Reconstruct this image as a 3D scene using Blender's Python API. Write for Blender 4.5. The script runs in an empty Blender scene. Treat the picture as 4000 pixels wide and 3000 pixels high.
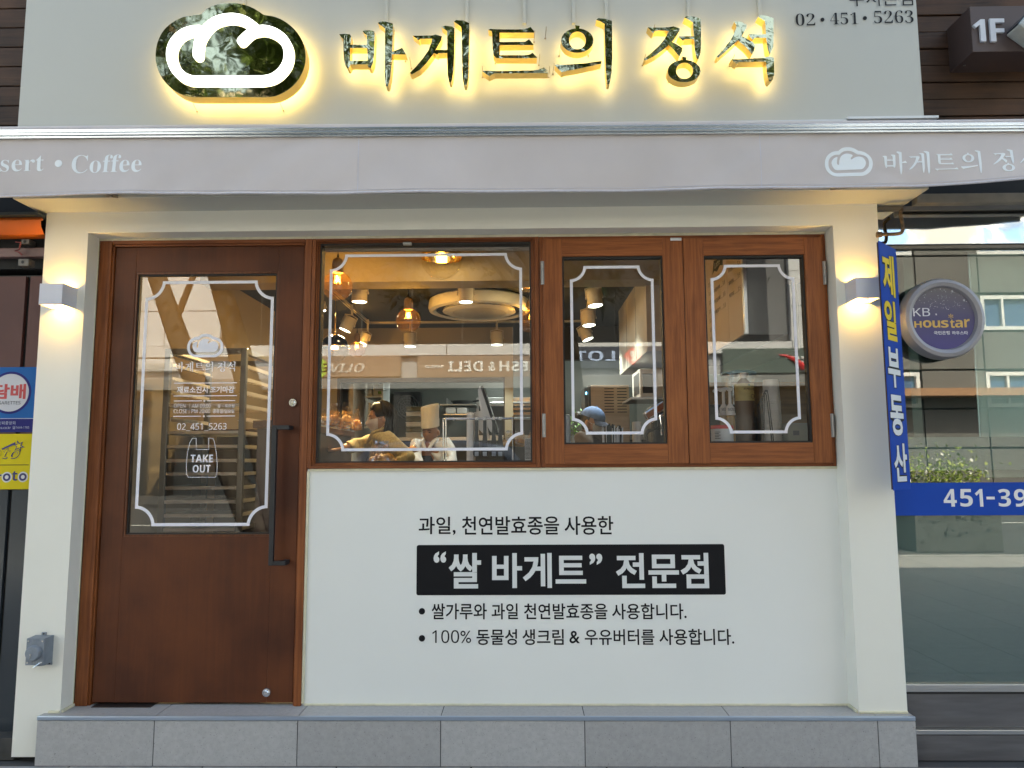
import bpy, bmesh, math, random
from mathutils import Vector, Matrix
random.seed(7)
SC = bpy.context.scene
COL = SC.collection
PI = math.pi
# ------------------------------------------------------------------ camera, sky, sun, exposure
CAM = Vector((0.0, -3.5, 1.40))
FPX = 2800.0
def _basis(p, y, r):
    f = Vector((math.sin(y)*math.cos(p), math.cos(y)*math.cos(p), math.sin(p)))
    ri = Vector((math.cos(y), -math.sin(y), 0)); up = ri.cross(f)
    return ri*math.cos(r)+up*math.sin(r), up*math.cos(r)-ri*math.sin(r), f
RI, UP, FW = _basis(math.radians(6.045), math.radians(-0.894), math.radians(-0.291))
cam_d = bpy.data.cameras.new('camera'); cam_d.sensor_width = 36; cam_d.sensor_fit = 'HORIZONTAL'
cam_d.lens = 36*FPX/4000; cam_d.clip_start = 0.05; cam_d.clip_end = 500
cam = bpy.data.objects.new('camera', cam_d); COL.objects.link(cam)
M = Matrix.Identity(4)
for i, v in enumerate((RI, UP, -FW)):
    M[0][i], M[1][i], M[2][i] = v
M.translation = CAM
cam.matrix_world = M; SC.camera = cam

SUN_EL, SUN_AZ = 52.0, 14.0       # degrees; the sun stands behind the shop, a little to the right
world = bpy.data.worlds.new('World'); SC.world = world; world.use_nodes = True
wn = world.node_tree; bg = wn.nodes['Background']
sky = wn.nodes.new('ShaderNodeTexSky'); sky.sky_type = 'NISHITA'; sky.sun_disc = False
sky.sun_elevation = math.radians(SUN_EL); sky.sun_rotation = math.radians(SUN_AZ)
wn.links.new(sky.outputs[0], bg.inputs[0]); bg.inputs[1].default_value = 0.13
sky.air_density = 0.8; sky.dust_density = 4.0; sky.ozone_density = 0.4
sun_d = bpy.data.lights.new('sun', 'SUN'); sun_d.energy = 4.2; sun_d.angle = math.radians(0.5); sun_d.color = (1.0, 0.94, 0.86)
sun = bpy.data.objects.new('sun', sun_d); COL.objects.link(sun)
_e, _a = math.radians(SUN_EL), math.radians(SUN_AZ)
to_sun = Vector((math.sin(_a)*math.cos(_e), math.cos(_a)*math.cos(_e), math.sin(_e)))
sun.rotation_euler = to_sun.to_track_quat('Z', 'Y').to_euler()
SC.view_settings.view_transform = 'Standard'; SC.view_settings.look = 'None'
SC.view_settings.exposure = 2.5
SC.view_settings.use_white_balance = True; SC.view_settings.white_balance_temperature = 7250; SC.view_settings.white_balance_tint = -2      # the phone's white balance for open shade; SC.view_settings.gamma = 1.0
SC.render.engine = 'CYCLES'
SC.cycles.max_bounces = 10; SC.cycles.transparent_max_bounces = 16; SC.cycles.glossy_bounces = 6
SC.cycles.caustics_reflective = False; SC.cycles.caustics_refractive = False
SC.cycles.sample_clamp_indirect = 6.0; SC.cycles.use_denoising = True

# ------------------------------------------------------------------ measuring: where a photo pixel meets a plane
def W(px, py, Y):
    d = FW + RI*((px-2000)/FPX) - UP*((py-1500)/FPX)
    return CAM + d*((Y-CAM.y)/d.y)
def X(px, py, Y): return W(px, py, Y).x
def Zc(px, py, Y): return W(px, py, Y).z
def onz(px, py, z):
    d = FW + RI*((px-2000)/FPX) - UP*((py-1500)/FPX)
    return CAM + d*((z-CAM.z)/d.z)
def box_px(l, t, r, b, Y):
    """x0,x1,z0,z1 of a rectangle given by pixel bounds taken at mid-sides, on plane Y"""
    mx, my = (l+r)/2, (t+b)/2
    return X(l, my, Y), X(r, my, Y), Zc(mx, b, Y), Zc(mx, t, Y)

# ------------------------------------------------------------------ materials
MATS = {}
def lin(c):
    return tuple(((v/12.92) if v <= 0.04045 else ((v+0.055)/1.055)**2.4) for v in c)
def rgb(r, g, b): return lin((r/255, g/255, b/255))
def pm(name, col, rough=0.5, metal=0.0, var=0.08, scale=6.0, stretch=(1,1,1), bump=0.0, bscale=60.0, bstretch=None, spec=0.5, coat=0.0, detail=6.0, emit=None, estr=0.0, trans=0.0, alpha=1.0, rvar=0.0):
    if name in MATS: return MATS[name]
    m = bpy.data.materials.new(name); m.use_nodes = True; nt = m.node_tree; N = nt.nodes; L = nt.links
    p = N['Principled BSDF']
    p.inputs['Roughness'].default_value = rough; p.inputs['Metallic'].default_value = metal
    p.inputs['Specular IOR Level'].default_value = spec
    p.inputs['Coat Weight'].default_value = coat
    p.inputs['Transmission Weight'].default_value = trans; p.inputs['Alpha'].default_value = alpha
    tc = N.new('ShaderNodeTexCoord')
    mp = N.new('ShaderNodeMapping'); mp.inputs['Scale'].default_value = stretch; L.new(tc.outputs['Object'], mp.inputs[0])
    nz = N.new('ShaderNodeTexNoise'); nz.inputs['Scale'].default_value = scale; nz.inputs['Detail'].default_value = detail
    L.new(mp.outputs[0], nz.inputs['Vector'])
    rp = N.new('ShaderNodeValToRGB')
    rp.color_ramp.elements[0].position = 0.3; rp.color_ramp.elements[1].position = 0.7
    rp.color_ramp.elements[0].color = tuple(max(0, c*(1-var)) for c in col)+(1,)
    rp.color_ramp.elements[1].color = tuple(min(1, c*(1+var)) for c in col)+(1,)
    L.new(nz.outputs['Fac'], rp.inputs[0]); L.new(rp.outputs[0], p.inputs['Base Color'])
    if rvar:
        mr = N.new('ShaderNodeMapRange'); mr.inputs['To Min'].default_value = rough-rvar; mr.inputs['To Max'].default_value = rough+rvar
        L.new(nz.outputs['Fac'], mr.inputs[0]); L.new(mr.outputs[0], p.inputs['Roughness'])
    if bump:
        mp2 = N.new('ShaderNodeMapping'); mp2.inputs['Scale'].default_value = bstretch or stretch; L.new(tc.outputs['Object'], mp2.inputs[0])
        n2 = N.new('ShaderNodeTexNoise'); n2.inputs['Scale'].default_value = bscale; n2.inputs['Detail'].default_value = 3
        L.new(mp2.outputs[0], n2.inputs['Vector'])
        b = N.new('ShaderNodeBump'); b.inputs['Strength'].default_value = bump; b.inputs['Distance'].default_value = 0.01
        L.new(n2.outputs['Fac'], b.inputs['Height']); L.new(b.outputs[0], p.inputs['Normal'])
    if emit:
        p.inputs['Emission Color'].default_value = emit+(1,); p.inputs['Emission Strength'].default_value = estr
    MATS[name] = m
    return m
def wood(name, dark, light, axis='z', scale=3.0, rough=0.42, bump=0.12, knots=0.0, blotch=0.35, coat=0.0):
    """stained timber: fine grain along one axis over slow blotches"""
    if name in MATS: return MATS[name]
    m = bpy.data.materials.new(name); m.use_nodes = True; nt = m.node_tree; N = nt.nodes; L = nt.links
    p = N['Principled BSDF']; p.inputs['Roughness'].default_value = rough; p.inputs['Coat Weight'].default_value = coat; p.inputs['Specular IOR Level'].default_value = 0.3
    p.inputs['Coat Roughness'].default_value = 0.25
    tc = N.new('ShaderNodeTexCoord'); mp = N.new('ShaderNodeMapping')
    s = [22, 22, 22]; s['xyz'.index(axis)] = 1.0
    mp.inputs['Scale'].default_value = s; L.new(tc.outputs['Object'], mp.inputs[0])
    n1 = N.new('ShaderNodeTexNoise'); n1.inputs['Scale'].default_value = scale; n1.inputs['Detail'].default_value = 9; n1.inputs['Roughness'].default_value = 0.65; n1.inputs['Distortion'].default_value = 0.5
    L.new(mp.outputs[0], n1.inputs['Vector'])
    n2 = N.new('ShaderNodeTexNoise'); n2.inputs['Scale'].default_value = 3.2; n2.inputs['Detail'].default_value = 4; L.new(tc.outputs['Object'], n2.inputs['Vector'])
    mx = N.new('ShaderNodeMix'); mx.data_type = 'FLOAT'; mx.inputs['Factor'].default_value = blotch
    L.new(n1.outputs['Fac'], mx.inputs['A']); L.new(n2.outputs['Fac'], mx.inputs['B'])
    rp = N.new('ShaderNodeValToRGB'); e = rp.color_ramp.elements
    e[0].position = 0.36; e[0].color = dark+(1,); e[1].position = 0.64; e[1].color = light+(1,)
    L.new(mx.outputs['Result'], rp.inputs[0]); L.new(rp.outputs[0], p.inputs['Base Color'])
    b = N.new('ShaderNodeBump'); b.inputs['Strength'].default_value = bump; b.inputs['Distance'].default_value = 0.004
    L.new(n1.outputs['Fac'], b.inputs['Height']); L.new(b.outputs[0], p.inputs['Normal'])
    MATS[name] = m
    return m
def glass(name, ior=1.7, tint=(1,1,1), rough=0.0, rcol=(1,1,1)):
    """clear pane: lets light and view straight through, mirrors by Fresnel"""
    if name in MATS: return MATS[name]
    m = bpy.data.materials.new(name); m.use_nodes = True; nt = m.node_tree; N = nt.nodes; L = nt.links
    out = N['Material Output']; N.remove(N['Principled BSDF'])
    t = N.new('ShaderNodeBsdfTransparent'); t.inputs[0].default_value = tint+(1,)
    g = N.new('ShaderNodeBsdfGlossy'); g.inputs['Roughness'].default_value = rough; g.inputs[0].default_value = rcol+(1,)
    fr = N.new('ShaderNodeFresnel'); fr.inputs['IOR'].default_value = ior
    geo = N.new('ShaderNodeNewGeometry'); ml = N.new('ShaderNodeMath'); ml.operation = 'SUBTRACT'; ml.inputs[0].default_value = 1.0
    L.new(geo.outputs['Backfacing'], ml.inputs[1])
    m2 = N.new('ShaderNodeMath'); m2.operation = 'MULTIPLY'; L.new(fr.outputs[0], m2.inputs[0]); L.new(ml.outputs[0], m2.inputs[1])
    mx = N.new('ShaderNodeMixShader'); L.new(m2.outputs[0], mx.inputs[0]); L.new(t.outputs[0], mx.inputs[1]); L.new(g.outputs[0], mx.inputs[2])
    L.new(mx.outputs[0], out.inputs[0])
    MATS[name] = m
    return m
def emis(name, col, s):
    if name in MATS: return MATS[name]
    m = bpy.data.materials.new(name); m.use_nodes = True; N = m.node_tree.nodes
    N.remove(N['Principled BSDF']); e = N.new('ShaderNodeEmission'); e.inputs[0].default_value = col+(1,); e.inputs[1].default_value = s
    m.node_tree.links.new(e.outputs[0], N['Material Output'].inputs[0]); MATS[name] = m
    return m

# ------------------------------------------------------------------ objects
def tag(o, label=None, cat=None, group=None, kind=None):
    if label: o['label'] = label
    if cat: o['category'] = cat
    if group: o['group'] = group
    if kind: o['kind'] = kind
    return o
def thing(name, loc, label, cat, group=None, rz=0.0):
    o = bpy.data.objects.new(name, None); COL.objects.link(o); o.empty_display_size = 0.1
    o.location = loc; o.rotation_euler = (0, 0, rz)
    return tag(o, label, cat, group)
def link_mesh(name, me, m=None, parent=None):
    o = bpy.data.objects.new(name, me); COL.objects.link(o)
    if m is not None:
        for mm in (m if isinstance(m, (list, tuple)) else [m]): me.materials.append(mm)
    if parent is not None:
        o.parent = parent
        w = Matrix.Identity(4)
        par = parent
        chain = []
        while par is not None:
            chain.append(par); par = par.parent
        for q in reversed(chain):
            w = w @ (q.matrix_parent_inverse if q.parent else Matrix.Identity(4)) @ Matrix.LocRotScale(q.location, q.rotation_euler, q.scale)
        o.matrix_parent_inverse = w.inverted()
    return o
def copy_tree(o, parent=None):
    c = o.copy(); COL.objects.link(c)
    if parent is not None: c.parent = parent
    for ch in [q for q in bpy.data.objects if q.parent == o]: copy_tree(ch, c)
    return c

class MB:
    """collects shapes (world coordinates) into one mesh"""
    def __init__(s): s.v = []; s.f = []; s.mi = []; s.sm = []
    def add(s, vs, fs, mi=0, smooth=False):
        o = len(s.v); s.v += [tuple(v) for v in vs]
        for f in fs: s.f.append([i+o for i in f]); s.mi.append(mi); s.sm.append(smooth)
        return s
    def box(s, x0, x1, y0, y1, z0, z1, mi=0, bev=0.0, T=None):
        if x1 < x0: x0, x1 = x1, x0
        if y1 < y0: y0, y1 = y1, y0
        if z1 < z0: z0, z1 = z1, z0
        b = min(bev, (x1-x0)*.45, (y1-y0)*.45, (z1-z0)*.45)
        if b <= 0:
            vs = [(x, y, z) for x in (x0, x1) for y in (y0, y1) for z in (z0, z1)]
            fs = [(0,1,3,2), (4,6,7,5), (0,4,5,1), (2,3,7,6), (0,2,6,4), (1,5,7,3)]
        else:
            bm = bmesh.new(); bmesh.ops.create_cube(bm, size=1.0)
            for v in bm.verts:
                v.co = Vector(((x0+x1)/2+v.co.x*(x1-x0), (y0+y1)/2+v.co.y*(y1-y0), (z0+z1)/2+v.co.z*(z1-z0)))
            bmesh.ops.bevel(bm, geom=bm.edges[:], offset=b, segments=2, affect='EDGES', profile=0.5)
            bm.verts.index_update()
            vs = [tuple(v.co) for v in bm.verts]; fs = [[v.index for v in f.verts] for f in bm.faces]; bm.free()
        if T is not None: vs = [tuple(T @ Vector(v)) for v in vs]
        return s.add(vs, fs, mi)
    def prism(s, poly, y0, y1, mi=0, T=None, caps=True, hole=None, smooth=False):
        """polygon in x,z extruded along y"""
        n = len(poly)
        a = sum(poly[i][0]*poly[(i+1)%n][1]-poly[(i+1)%n][0]*poly[i][1] for i in range(n))
        if a < 0: poly = poly[::-1]
        vs = [(p[0], y0, p[1]) for p in poly]+[(p[0], y1, p[1]) for p in poly]
        fs = [(i, i+n, (i+1)%n+n, (i+1)%n) for i in range(n)]
        if caps:
            from mathutils.geometry import tessellate_polygon
            for t in tessellate_polygon([[Vector((p[0], p[1], 0)) for p in poly]]):
                (ax, az), (bx, bz), (cx, cz) = poly[t[0]], poly[t[1]], poly[t[2]]
                t = tuple(t)
                if (bx-ax)*(cz-az)-(cx-ax)*(bz-az) < 0: t = t[::-1]
                fs.append(t); fs.append(tuple(i+n for i in t[::-1]))
        if T is not None: vs = [tuple(T @ Vector(v)) for v in vs]
        return s.add(vs, fs, mi, smooth)
    def ring(s, outer, inner, y0, y1, mi=0, T=None):
        """band between two matched closed outlines in x,z, extruded along y"""
        n = len(outer)
        a = sum(outer[i][0]*outer[(i+1)%n][1]-outer[(i+1)%n][0]*outer[i][1] for i in range(n))
        if a < 0: outer, inner = outer[::-1], inner[::-1]
        vs = [(p[0], y, p[1]) for y in (y0, y1) for q in (outer, inner) for p in q]
        fs = []
        for i in range(n):
            j = (i+1) % n
            fs += [(i, j, n+j, n+i), (2*n+i, 3*n+i, 3*n+j, 2*n+j), (i, 2*n+i, 2*n+j, j), (n+i, n+j, 3*n+j, 3*n+i)]
        if T is not None: vs = [tuple(T @ Vector(v)) for v in vs]
        return s.add(vs, fs, mi)
    def tube(s, pts, r, n=8, mi=0, caps=True, smooth=True):
        pts = [Vector(p) for p in pts]; k = len(pts); rs = r if isinstance(r, (list, tuple)) else [r]*k
        vs = []; prev = None
        for i, p in enumerate(pts):
            d = (pts[min(i+1, k-1)]-pts[max(i-1, 0)]).normalized()
            if prev is None:
                ref = Vector((0, 0, 1)) if abs(d.z) < 0.9 else Vector((1, 0, 0))
                u = d.cross(ref).normalized()
            else:
                u = (prev-d*prev.dot(d)).normalized()
            prev = u; w = d.cross(u)
            for j in range(n):
                a = 2*PI*j/n; vs.append(p+(u*math.cos(a)+w*math.sin(a))*rs[i])
        fs = [(i*n+j, i*n+(j+1)%n, (i+1)*n+(j+1)%n, (i+1)*n+j) for i in range(k-1) for j in range(n)]
        s.add(vs, fs, mi, smooth)
        if caps:
            o = len(s.v)-len(vs)
            s.f.append([o+j for j in reversed(range(n))]); s.mi.append(mi); s.sm.append(False)
            s.f.append([o+(k-1)*n+j for j in range(n)]); s.mi.append(mi); s.sm.append(False)
        return s
    def lathe(s, prof, c, n=24, mi=0, smooth=True, T=None):
        """profile (radius, height) turned about z through c"""
        c = Vector(c); vs = []; k = len(prof)
        for r, h in prof:
            for j in range(n):
                a = 2*PI*j/n; v = Vector((r*math.cos(a), r*math.sin(a), h))
                vs.append((T @ v if T is not None else v)+c)
        fs = [(i*n+j, i*n+(j+1)%n, (i+1)*n+(j+1)%n, (i+1)*n+j) for i in range(k-1) for j in range(n)]
        return s.add(vs, fs, mi, smooth)
    def ball(s, c, r, n=16, mi=0, sc=(1,1,1), a0=-PI/2, a1=PI/2):
        prof = [(max(1e-4, r*math.cos(a0+(a1-a0)*i/n)), r*math.sin(a0+(a1-a0)*i/n)) for i in range(n+1)]
        return s.lathe(prof, c, n+8, mi, True, Matrix.Diagonal((sc[0], sc[1], sc[2])))
    def mesh(s, name='m'):
        me = bpy.data.meshes.new(name); me.from_pydata(s.v, [], s.f)
        for p, a, b in zip(me.polygons, s.mi, s.sm): p.material_index = a; p.use_smooth = b
        me.update()
        if any(s.sm): me.set_sharp_from_angle(angle=math.radians(38))
        return me
    def build(s, name, m, parent=None):
        return link_mesh(name, s.mesh(name), m, parent)
    def clusters(s, tol):
        """the separate pieces: joined faces, and pieces whose boxes come within tol"""
        p = list(range(len(s.v)))
        def find(i):
            while p[i] != i: p[i] = p[p[i]]; i = p[i]
            return i
        for f in s.f:
            for i in f[1:]: p[find(i)] = find(f[0])
        boxes = {}
        for f in s.f:
            for i in f:
                b = boxes.setdefault(find(i), [1e9]*3+[-1e9]*3)
                for k in range(3): b[k] = min(b[k], s.v[i][k]); b[k+3] = max(b[k+3], s.v[i][k])
        keys = list(boxes); g = {k: k for k in keys}
        def gf(k):
            while g[k] != k: k = g[k]
            return k
        moved = True
        while moved:
            moved = False; roots = [k for k in keys if g[k] == k]
            for i, a in enumerate(roots):
                for c in roots[i+1:]:
                    if g[a] != a or g[c] != c: continue
                    A, B = boxes[a], boxes[c]
                    if all(A[k]-tol <= B[k+3] and B[k]-tol <= A[k+3] for k in range(3)):
                        g[c] = a; moved = True
                        for k in range(3): A[k] = min(A[k], B[k]); A[k+3] = max(A[k+3], B[k+3])
        out = {}
        for f, mi, sm in zip(s.f, s.mi, s.sm): out.setdefault(gf(find(f[0])), []).append((f, mi, sm))
        res = []
        for fs in out.values():
            m = MB(); mp = {}
            for f, mi, sm in fs:
                q = []
                for i in f:
                    if i not in mp: mp[i] = len(m.v); m.v.append(s.v[i])
                    q.append(mp[i])
                m.f.append(q); m.mi.append(mi); m.sm.append(sm)
            res.append(m)
        return res
    def build_each(s, name, m, parent=None, tol=0.002):
        """every separate piece as a mesh of its own"""
        return [q.build(name, m, parent) for q in s.clusters(tol)]
def struct(o): return tag(o, kind='structure')

# ------------------------------------------------------------------ lettering
_tc = {}
def text_poly(s, off=0.0, shear=0.0, space=1.0):
    # plain sans forms for latin letters and digits
    s = ''.join(chr(0x1D5A0+ord(c)-65) if 'A' <= c <= 'Z' else chr(0x1D5BA+ord(c)-97) if 'a' <= c <= 'z' else chr(0x1D7E2+ord(c)-48) if '0' <= c <= '9' else c for c in s)
    cu = bpy.data.curves.new('t', 'FONT'); cu.body = s; cu.size = 1.0; cu.offset = off; cu.resolution_u = 3; cu.shear = shear; cu.space_character = space
    o = bpy.data.objects.new('t', cu); COL.objects.link(o); bpy.context.view_layer.update()
    me = bpy.data.meshes.new_from_object(o.evaluated_get(bpy.context.evaluated_depsgraph_get()))
    vs = [(v.co.x, v.co.y) for v in me.vertices]; fs = [list(p.vertices) for p in me.polygons]
    bpy.data.objects.remove(o); bpy.data.curves.remove(cu); bpy.data.meshes.remove(me)
    return vs, fs
def add_text(mb, s, x0, x1, z0, z1, Y, off=0.0, mi=0, thick=0.0, T=None, shear=0.0, flip=False, space=1.0):
    """lettering fitted to a rectangle on the plane y=Y, facing -y (flip: facing +y)"""
    if s.isascii():        # latin: heavier forms instead of a fattened outline
        if off >= 0.02: s = ''.join(chr(0x1D5D4+ord(c)-65) if 'A' <= c <= 'Z' else chr(0x1D5EE+ord(c)-97) if 'a' <= c <= 'z' else chr(0x1D7EC+ord(c)-48) if '0' <= c <= '9' else c for c in s)
        off = 0.012 if s == '&' else 0.0
    vs, fs = text_poly(s, off, shear, space)
    if not vs: return mb
    ax, bx = min(v[0] for v in vs), max(v[0] for v in vs); ay, by = min(v[1] for v in vs), max(v[1] for v in vs)
    if x1 is None: x1 = x0+(z1-z0)*(bx-ax)/(by-ay)
    out = []
    for v in vs:
        u = (v[0]-ax)/(bx-ax); w = (v[1]-ay)/(by-ay)
        x = x1-(x1-x0)*u if flip else x0+(x1-x0)*u
        out.append(Vector((x, Y, z0+(z1-z0)*w)))
    n = len(out)
    if thick:
        dy = thick if not flip else -thick
        back = [v+Vector((0, dy, 0)) for v in out]
        cnt = {}
        for f in fs:
            for a, b in zip(f, f[1:]+f[:1]): cnt[(a, b)] = cnt.get((a, b), 0)+1
        sides = [(a, a+n, b+n, b) if not flip else (a, b, b+n, a+n) for (a, b) in cnt if (b, a) not in cnt]
        fs2 = fs + sides; vv = out+back
    else:
        fs2 = fs; vv = out
    if T is not None: vv = [T @ v for v in vv]
    return mb.add(vv, fs2, mi)
def text_px(mb, s, l, t, r, b, Y, **k):
    x0, x1, z0, z1 = box_px(l, t, r, b, Y)
    return add_text(mb, s, x0, x1, z0, z1, Y, **k)
def catmull(p, n=5):
    out = []; k = len(p)
    for i in range(k):
        a, b, c, d = [Vector(p[(i+j) % k]) for j in (-1, 0, 1, 2)]
        for q in range(n):
            t = q/n
            out.append(tuple(0.5*((2*b)+(-a+c)*t+(2*a-5*b+4*c-d)*t*t+(-a+3*b-3*c+d)*t**3)))
    return out
def catmull_open(p, n=6):
    P = [Vector(q) for q in p]; P = [P[0]*2-P[1]]+P+[P[-1]*2-P[-2]]; out = []
    for i in range(1, len(P)-2):
        a, b, c, d = P[i-1:i+3]
        for q in range(n):
            t = q/n; out.append(0.5*((2*b)+(-a+c)*t+(2*a-5*b+4*c-d)*t*t+(-a+3*b-3*c+d)*t**3))
    out.append(P[-2]); return out
def star_resample(p, c, n=96):
    out = []
    for i in range(n):
        a = 2*PI*i/n; d = Vector((math.cos(a), math.sin(a))); best = None
        for j in range(len(p)):
            u = Vector(p[j])-Vector(c); v = Vector(p[(j+1) % len(p)])-Vector(c); e = v-u
            den = d.x*e.y-d.y*e.x
            if abs(den) < 1e-12: continue
            t = (u.x*e.y-u.y*e.x)/den; w = (u.x*d.y-u.y*d.x)/den
            if t > 0 and -1e-9 <= w <= 1+1e-9 and (best is None or t > best): best = t
        out.append((c[0]+d.x*best, c[1]+d.y*best))
    return out
# ------------------------------------------------------------------ palette
plaster = pm('cream_render', (0.80, 0.78, 0.70), 0.75, var=0.02, scale=2.5, bump=0.05, bscale=300)
plaster_low = pm('white_render', (0.79, 0.79, 0.755), 0.7, var=0.02, scale=1.6, bump=0.04, bscale=320)
fascia_m = pm('cream_metal', (0.50, 0.505, 0.47), 0.5, var=0.02, scale=1.5, bump=0.03, bscale=30)
door_w = wood('door_veneer', rgb(70, 34, 17), rgb(98, 52, 26), 'z', 2.2, 0.5, 0.05, blotch=0.72)
frame_w = wood('frame_timber', rgb(98, 51, 26), rgb(146, 85, 46), 'z', 3.0, 0.45, 0.15, blotch=0.3)
frame_wx = wood('frame_timber_across', rgb(98, 51, 26), rgb(144, 83, 44), 'x', 3.0, 0.45, 0.15, blotch=0.3)
sash_w = wood('sash_timber', rgb(114, 62, 32), rgb(160, 96, 53), 'z', 3.4, 0.45, 0.2, blotch=0.25)
sash_wx = wood('sash_timber_across', rgb(114, 62, 32), rgb(160, 96, 53), 'x', 3.4, 0.45, 0.2, blotch=0.25)
gasket = pm('black_gasket', (0.012, 0.011, 0.011), 0.6)
steel = pm('brushed_steel', (0.55, 0.55, 0.55), 0.28, 1.0, var=0.06, scale=8, stretch=(1, 30, 30))
chrome = pm('chrome', (0.75, 0.75, 0.75), 0.12, 1.0, var=0.02)
black_metal = pm('black_powder_coat', (0.014, 0.015, 0.018), 0.45, 0.0, var=0.1, bump=0.05, bscale=300)
vinyl_w = pm('white_vinyl', (0.80, 0.79, 0.86), 0.45, var=0.01)
vinyl_k = pm('black_vinyl', (0.006, 0.006, 0.008), 0.6, var=0.05, spec=0.2)
ink = pm('dark_grey_lettering', (0.02, 0.021, 0.023), 0.6, spec=0.2)
win_glass = glass('shop_glass', 1.85)
tile_m = pm('grey_stone_tile', (0.395, 0.385, 0.38), 0.55, var=0.08, scale=55, bump=0.06, bscale=160, detail=10)
grout = pm('dark_grout', (0.06, 0.06, 0.062), 0.9)
caulk = pm('cream_sealant', (0.66, 0.62, 0.46), 0.6, var=0.12, scale=20)
alu = pm('aluminium', (0.60, 0.63, 0.68), 0.33, 1.0, var=0.05, scale=4, stretch=(1, 40, 40))
def speckle(m, dens=170.0, dark=0.6):
    """small dark pits in the tile face"""
    nt = m.node_tree; N = nt.nodes; L = nt.links; p = N['Principled BSDF']
    src = p.inputs['Base Color'].links[0].from_socket
    tc = N.new('ShaderNodeTexCoord'); nz = N.new('ShaderNodeTexNoise'); nz.inputs['Scale'].default_value = dens; nz.inputs['Detail'].default_value = 2
    L.new(tc.outputs['Object'], nz.inputs['Vector'])
    mr = N.new('ShaderNodeMapRange'); mr.inputs['From Min'].default_value = 0.66; mr.inputs['From Max'].default_value = 0.72
    mr.inputs['To Min'].default_value = 1.0; mr.inputs['To Max'].default_value = dark; L.new(nz.outputs['Fac'], mr.inputs[0])
    mx = N.new('ShaderNodeMix'); mx.data_type = 'RGBA'; mx.blend_type = 'MULTIPLY'; mx.inputs['Factor'].default_value = 1.0
    geo = N.new('ShaderNodeNewGeometry'); m3 = N.new('ShaderNodeMapRange'); m3.inputs['To Min'].default_value = 0.90; m3.inputs['To Max'].default_value = 1.06      # slabs differ a little
    L.new(geo.outputs['Random Per Island'], m3.inputs[0]); m4 = N.new('ShaderNodeMath'); m4.operation = 'MULTIPLY'; L.new(mr.outputs[0], m4.inputs[0]); L.new(m3.outputs[0], m4.inputs[1])
    L.new(src, mx.inputs['A']); L.new(m4.outputs[0], mx.inputs['B']); L.new(mx.outputs['Result'], p.inputs['Base Color'])
speckle(tile_m)

# ------------------------------------------------------------------ main planes (metres)
YP, YF, YC = 0.0, 0.104, -0.193            # pillar face, frame / low wall face, canopy front
ZS = 0.22                                  # top of the step
ZT, ZCAN, ZSILL = 2.556, 2.665, 1.360      # opening head, canopy underside, window sill line
XL, XR, OL, OR = -2.20, 1.551, -2.42, 1.775
XJ, XD = -1.085, 0.097                     # door jamb / window joint, window / sash joint
YSTEP = -0.045

# ------------------------------------------------------------------ ground and streets
gm = MB(); gm.add([(-90, -90, 0), (90, -90, 0), (90, 60, 0), (-90, 60, 0)], [(0, 1, 2, 3)])
asphalt = pm('asphalt', (0.06, 0.06, 0.062), 0.85, var=0.2, scale=30, bump=0.2, bscale=200)
# the base sheet lies below the paved sheets
g = gm.build('ground', asphalt); g.location.z = -0.12; struct(g)
pave = pm('paving', (0.33, 0.32, 0.31), 0.75, var=0.14, scale=14, bump=0.1, bscale=150)
speckle(pave, 120, 0.5)
pb = MB()
n = 0
for i in range(-24, 24):
    for j in range(0, 11):
        x0 = -0.02+i*0.62+0.004; y1 = YSTEP-0.004-j*0.62
        pb.box(x0-0.85, x0-0.85+0.612, y1-0.612, y1, -0.118, 0.0, bev=0.0)
struct(pb.build('pavement', pave))
pj = MB(); pj.box(-16, 16, -6.95, 0.5, -0.119, -0.006); struct(pj.build('pavement_ground', grout))
kb = MB()
for i in range(-16, 16): kb.box(i+0.005, i+0.995, -7.12, -6.96, -0.118, 0.0, bev=0.01)
struct(kb.build('kerb', pm('kerb_granite', (0.33, 0.32, 0.31), 0.7, var=0.2, scale=60)))
fp = MB(); fp.box(-60, 60, -26.5, -20.0, -0.118, 0.0); struct(fp.build('far_pavement', asphalt))
rl = MB()
for i in range(-12, 12): rl.add([(i*5, -13.6, -0.114), (i*5+3, -13.6, -0.114), (i*5+3, -13.45, -0.114), (i*5, -13.45, -0.114)], [(0, 1, 2, 3)])
struct(rl.build('road_marking', pm('road_paint', (0.75, 0.74, 0.7), 0.6)))

# ------------------------------------------------------------------ bakery building
shop = thing('bakery_building', (0, 0, 0), 'cream rendered bakery front with brown timber door and windows under a wide lilac awning', 'building')
# portal: two pillars and the lintel
wb = MB()
wb.box(OL, XL, YP, 0.30, 0.022, ZCAN)
wb.box(XR, OR, YP, 0.30, ZS, ZCAN)
wb.box(XL, XR, YP, 0.30, ZT, ZCAN)
wb.build('wall', plaster, shop)
lw = MB(); lw.box(XJ+0.0, XR, YF+0.003, 0.24, ZS, ZSILL); lw.build('low_wall', plaster_low, shop)
cb = MB()
cb.box(XL+0.001, XL+0.012, YP+0.004, YF, ZS, ZS+0.014, bev=.003); cb.box(XJ+0.012, XR-0.001, YF-0.006, YF+0.004, ZS, ZS+0.010, bev=.003)
cb.box(XR-0.011, XR-0.001, YP+0.004, YF-0.006, ZS, ZS+0.014, bev=.003); cb.box(XR, OR, YP-0.008, YP+0.002, ZS, ZS+0.011, bev=.003); cb.box(OL+0.165, XL-0.001, YP-0.008, YP+0.002, ZS, ZS+0.012, bev=.003)
cb.box(XJ, XJ+0.012, YF-0.006, YF+0.004, ZS+0.012, ZSILL-0.012); cb.box(XJ+0.0125, XR-0.0, YF-0.005, YF+0.004, ZSILL-0.012, ZSILL)
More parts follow.
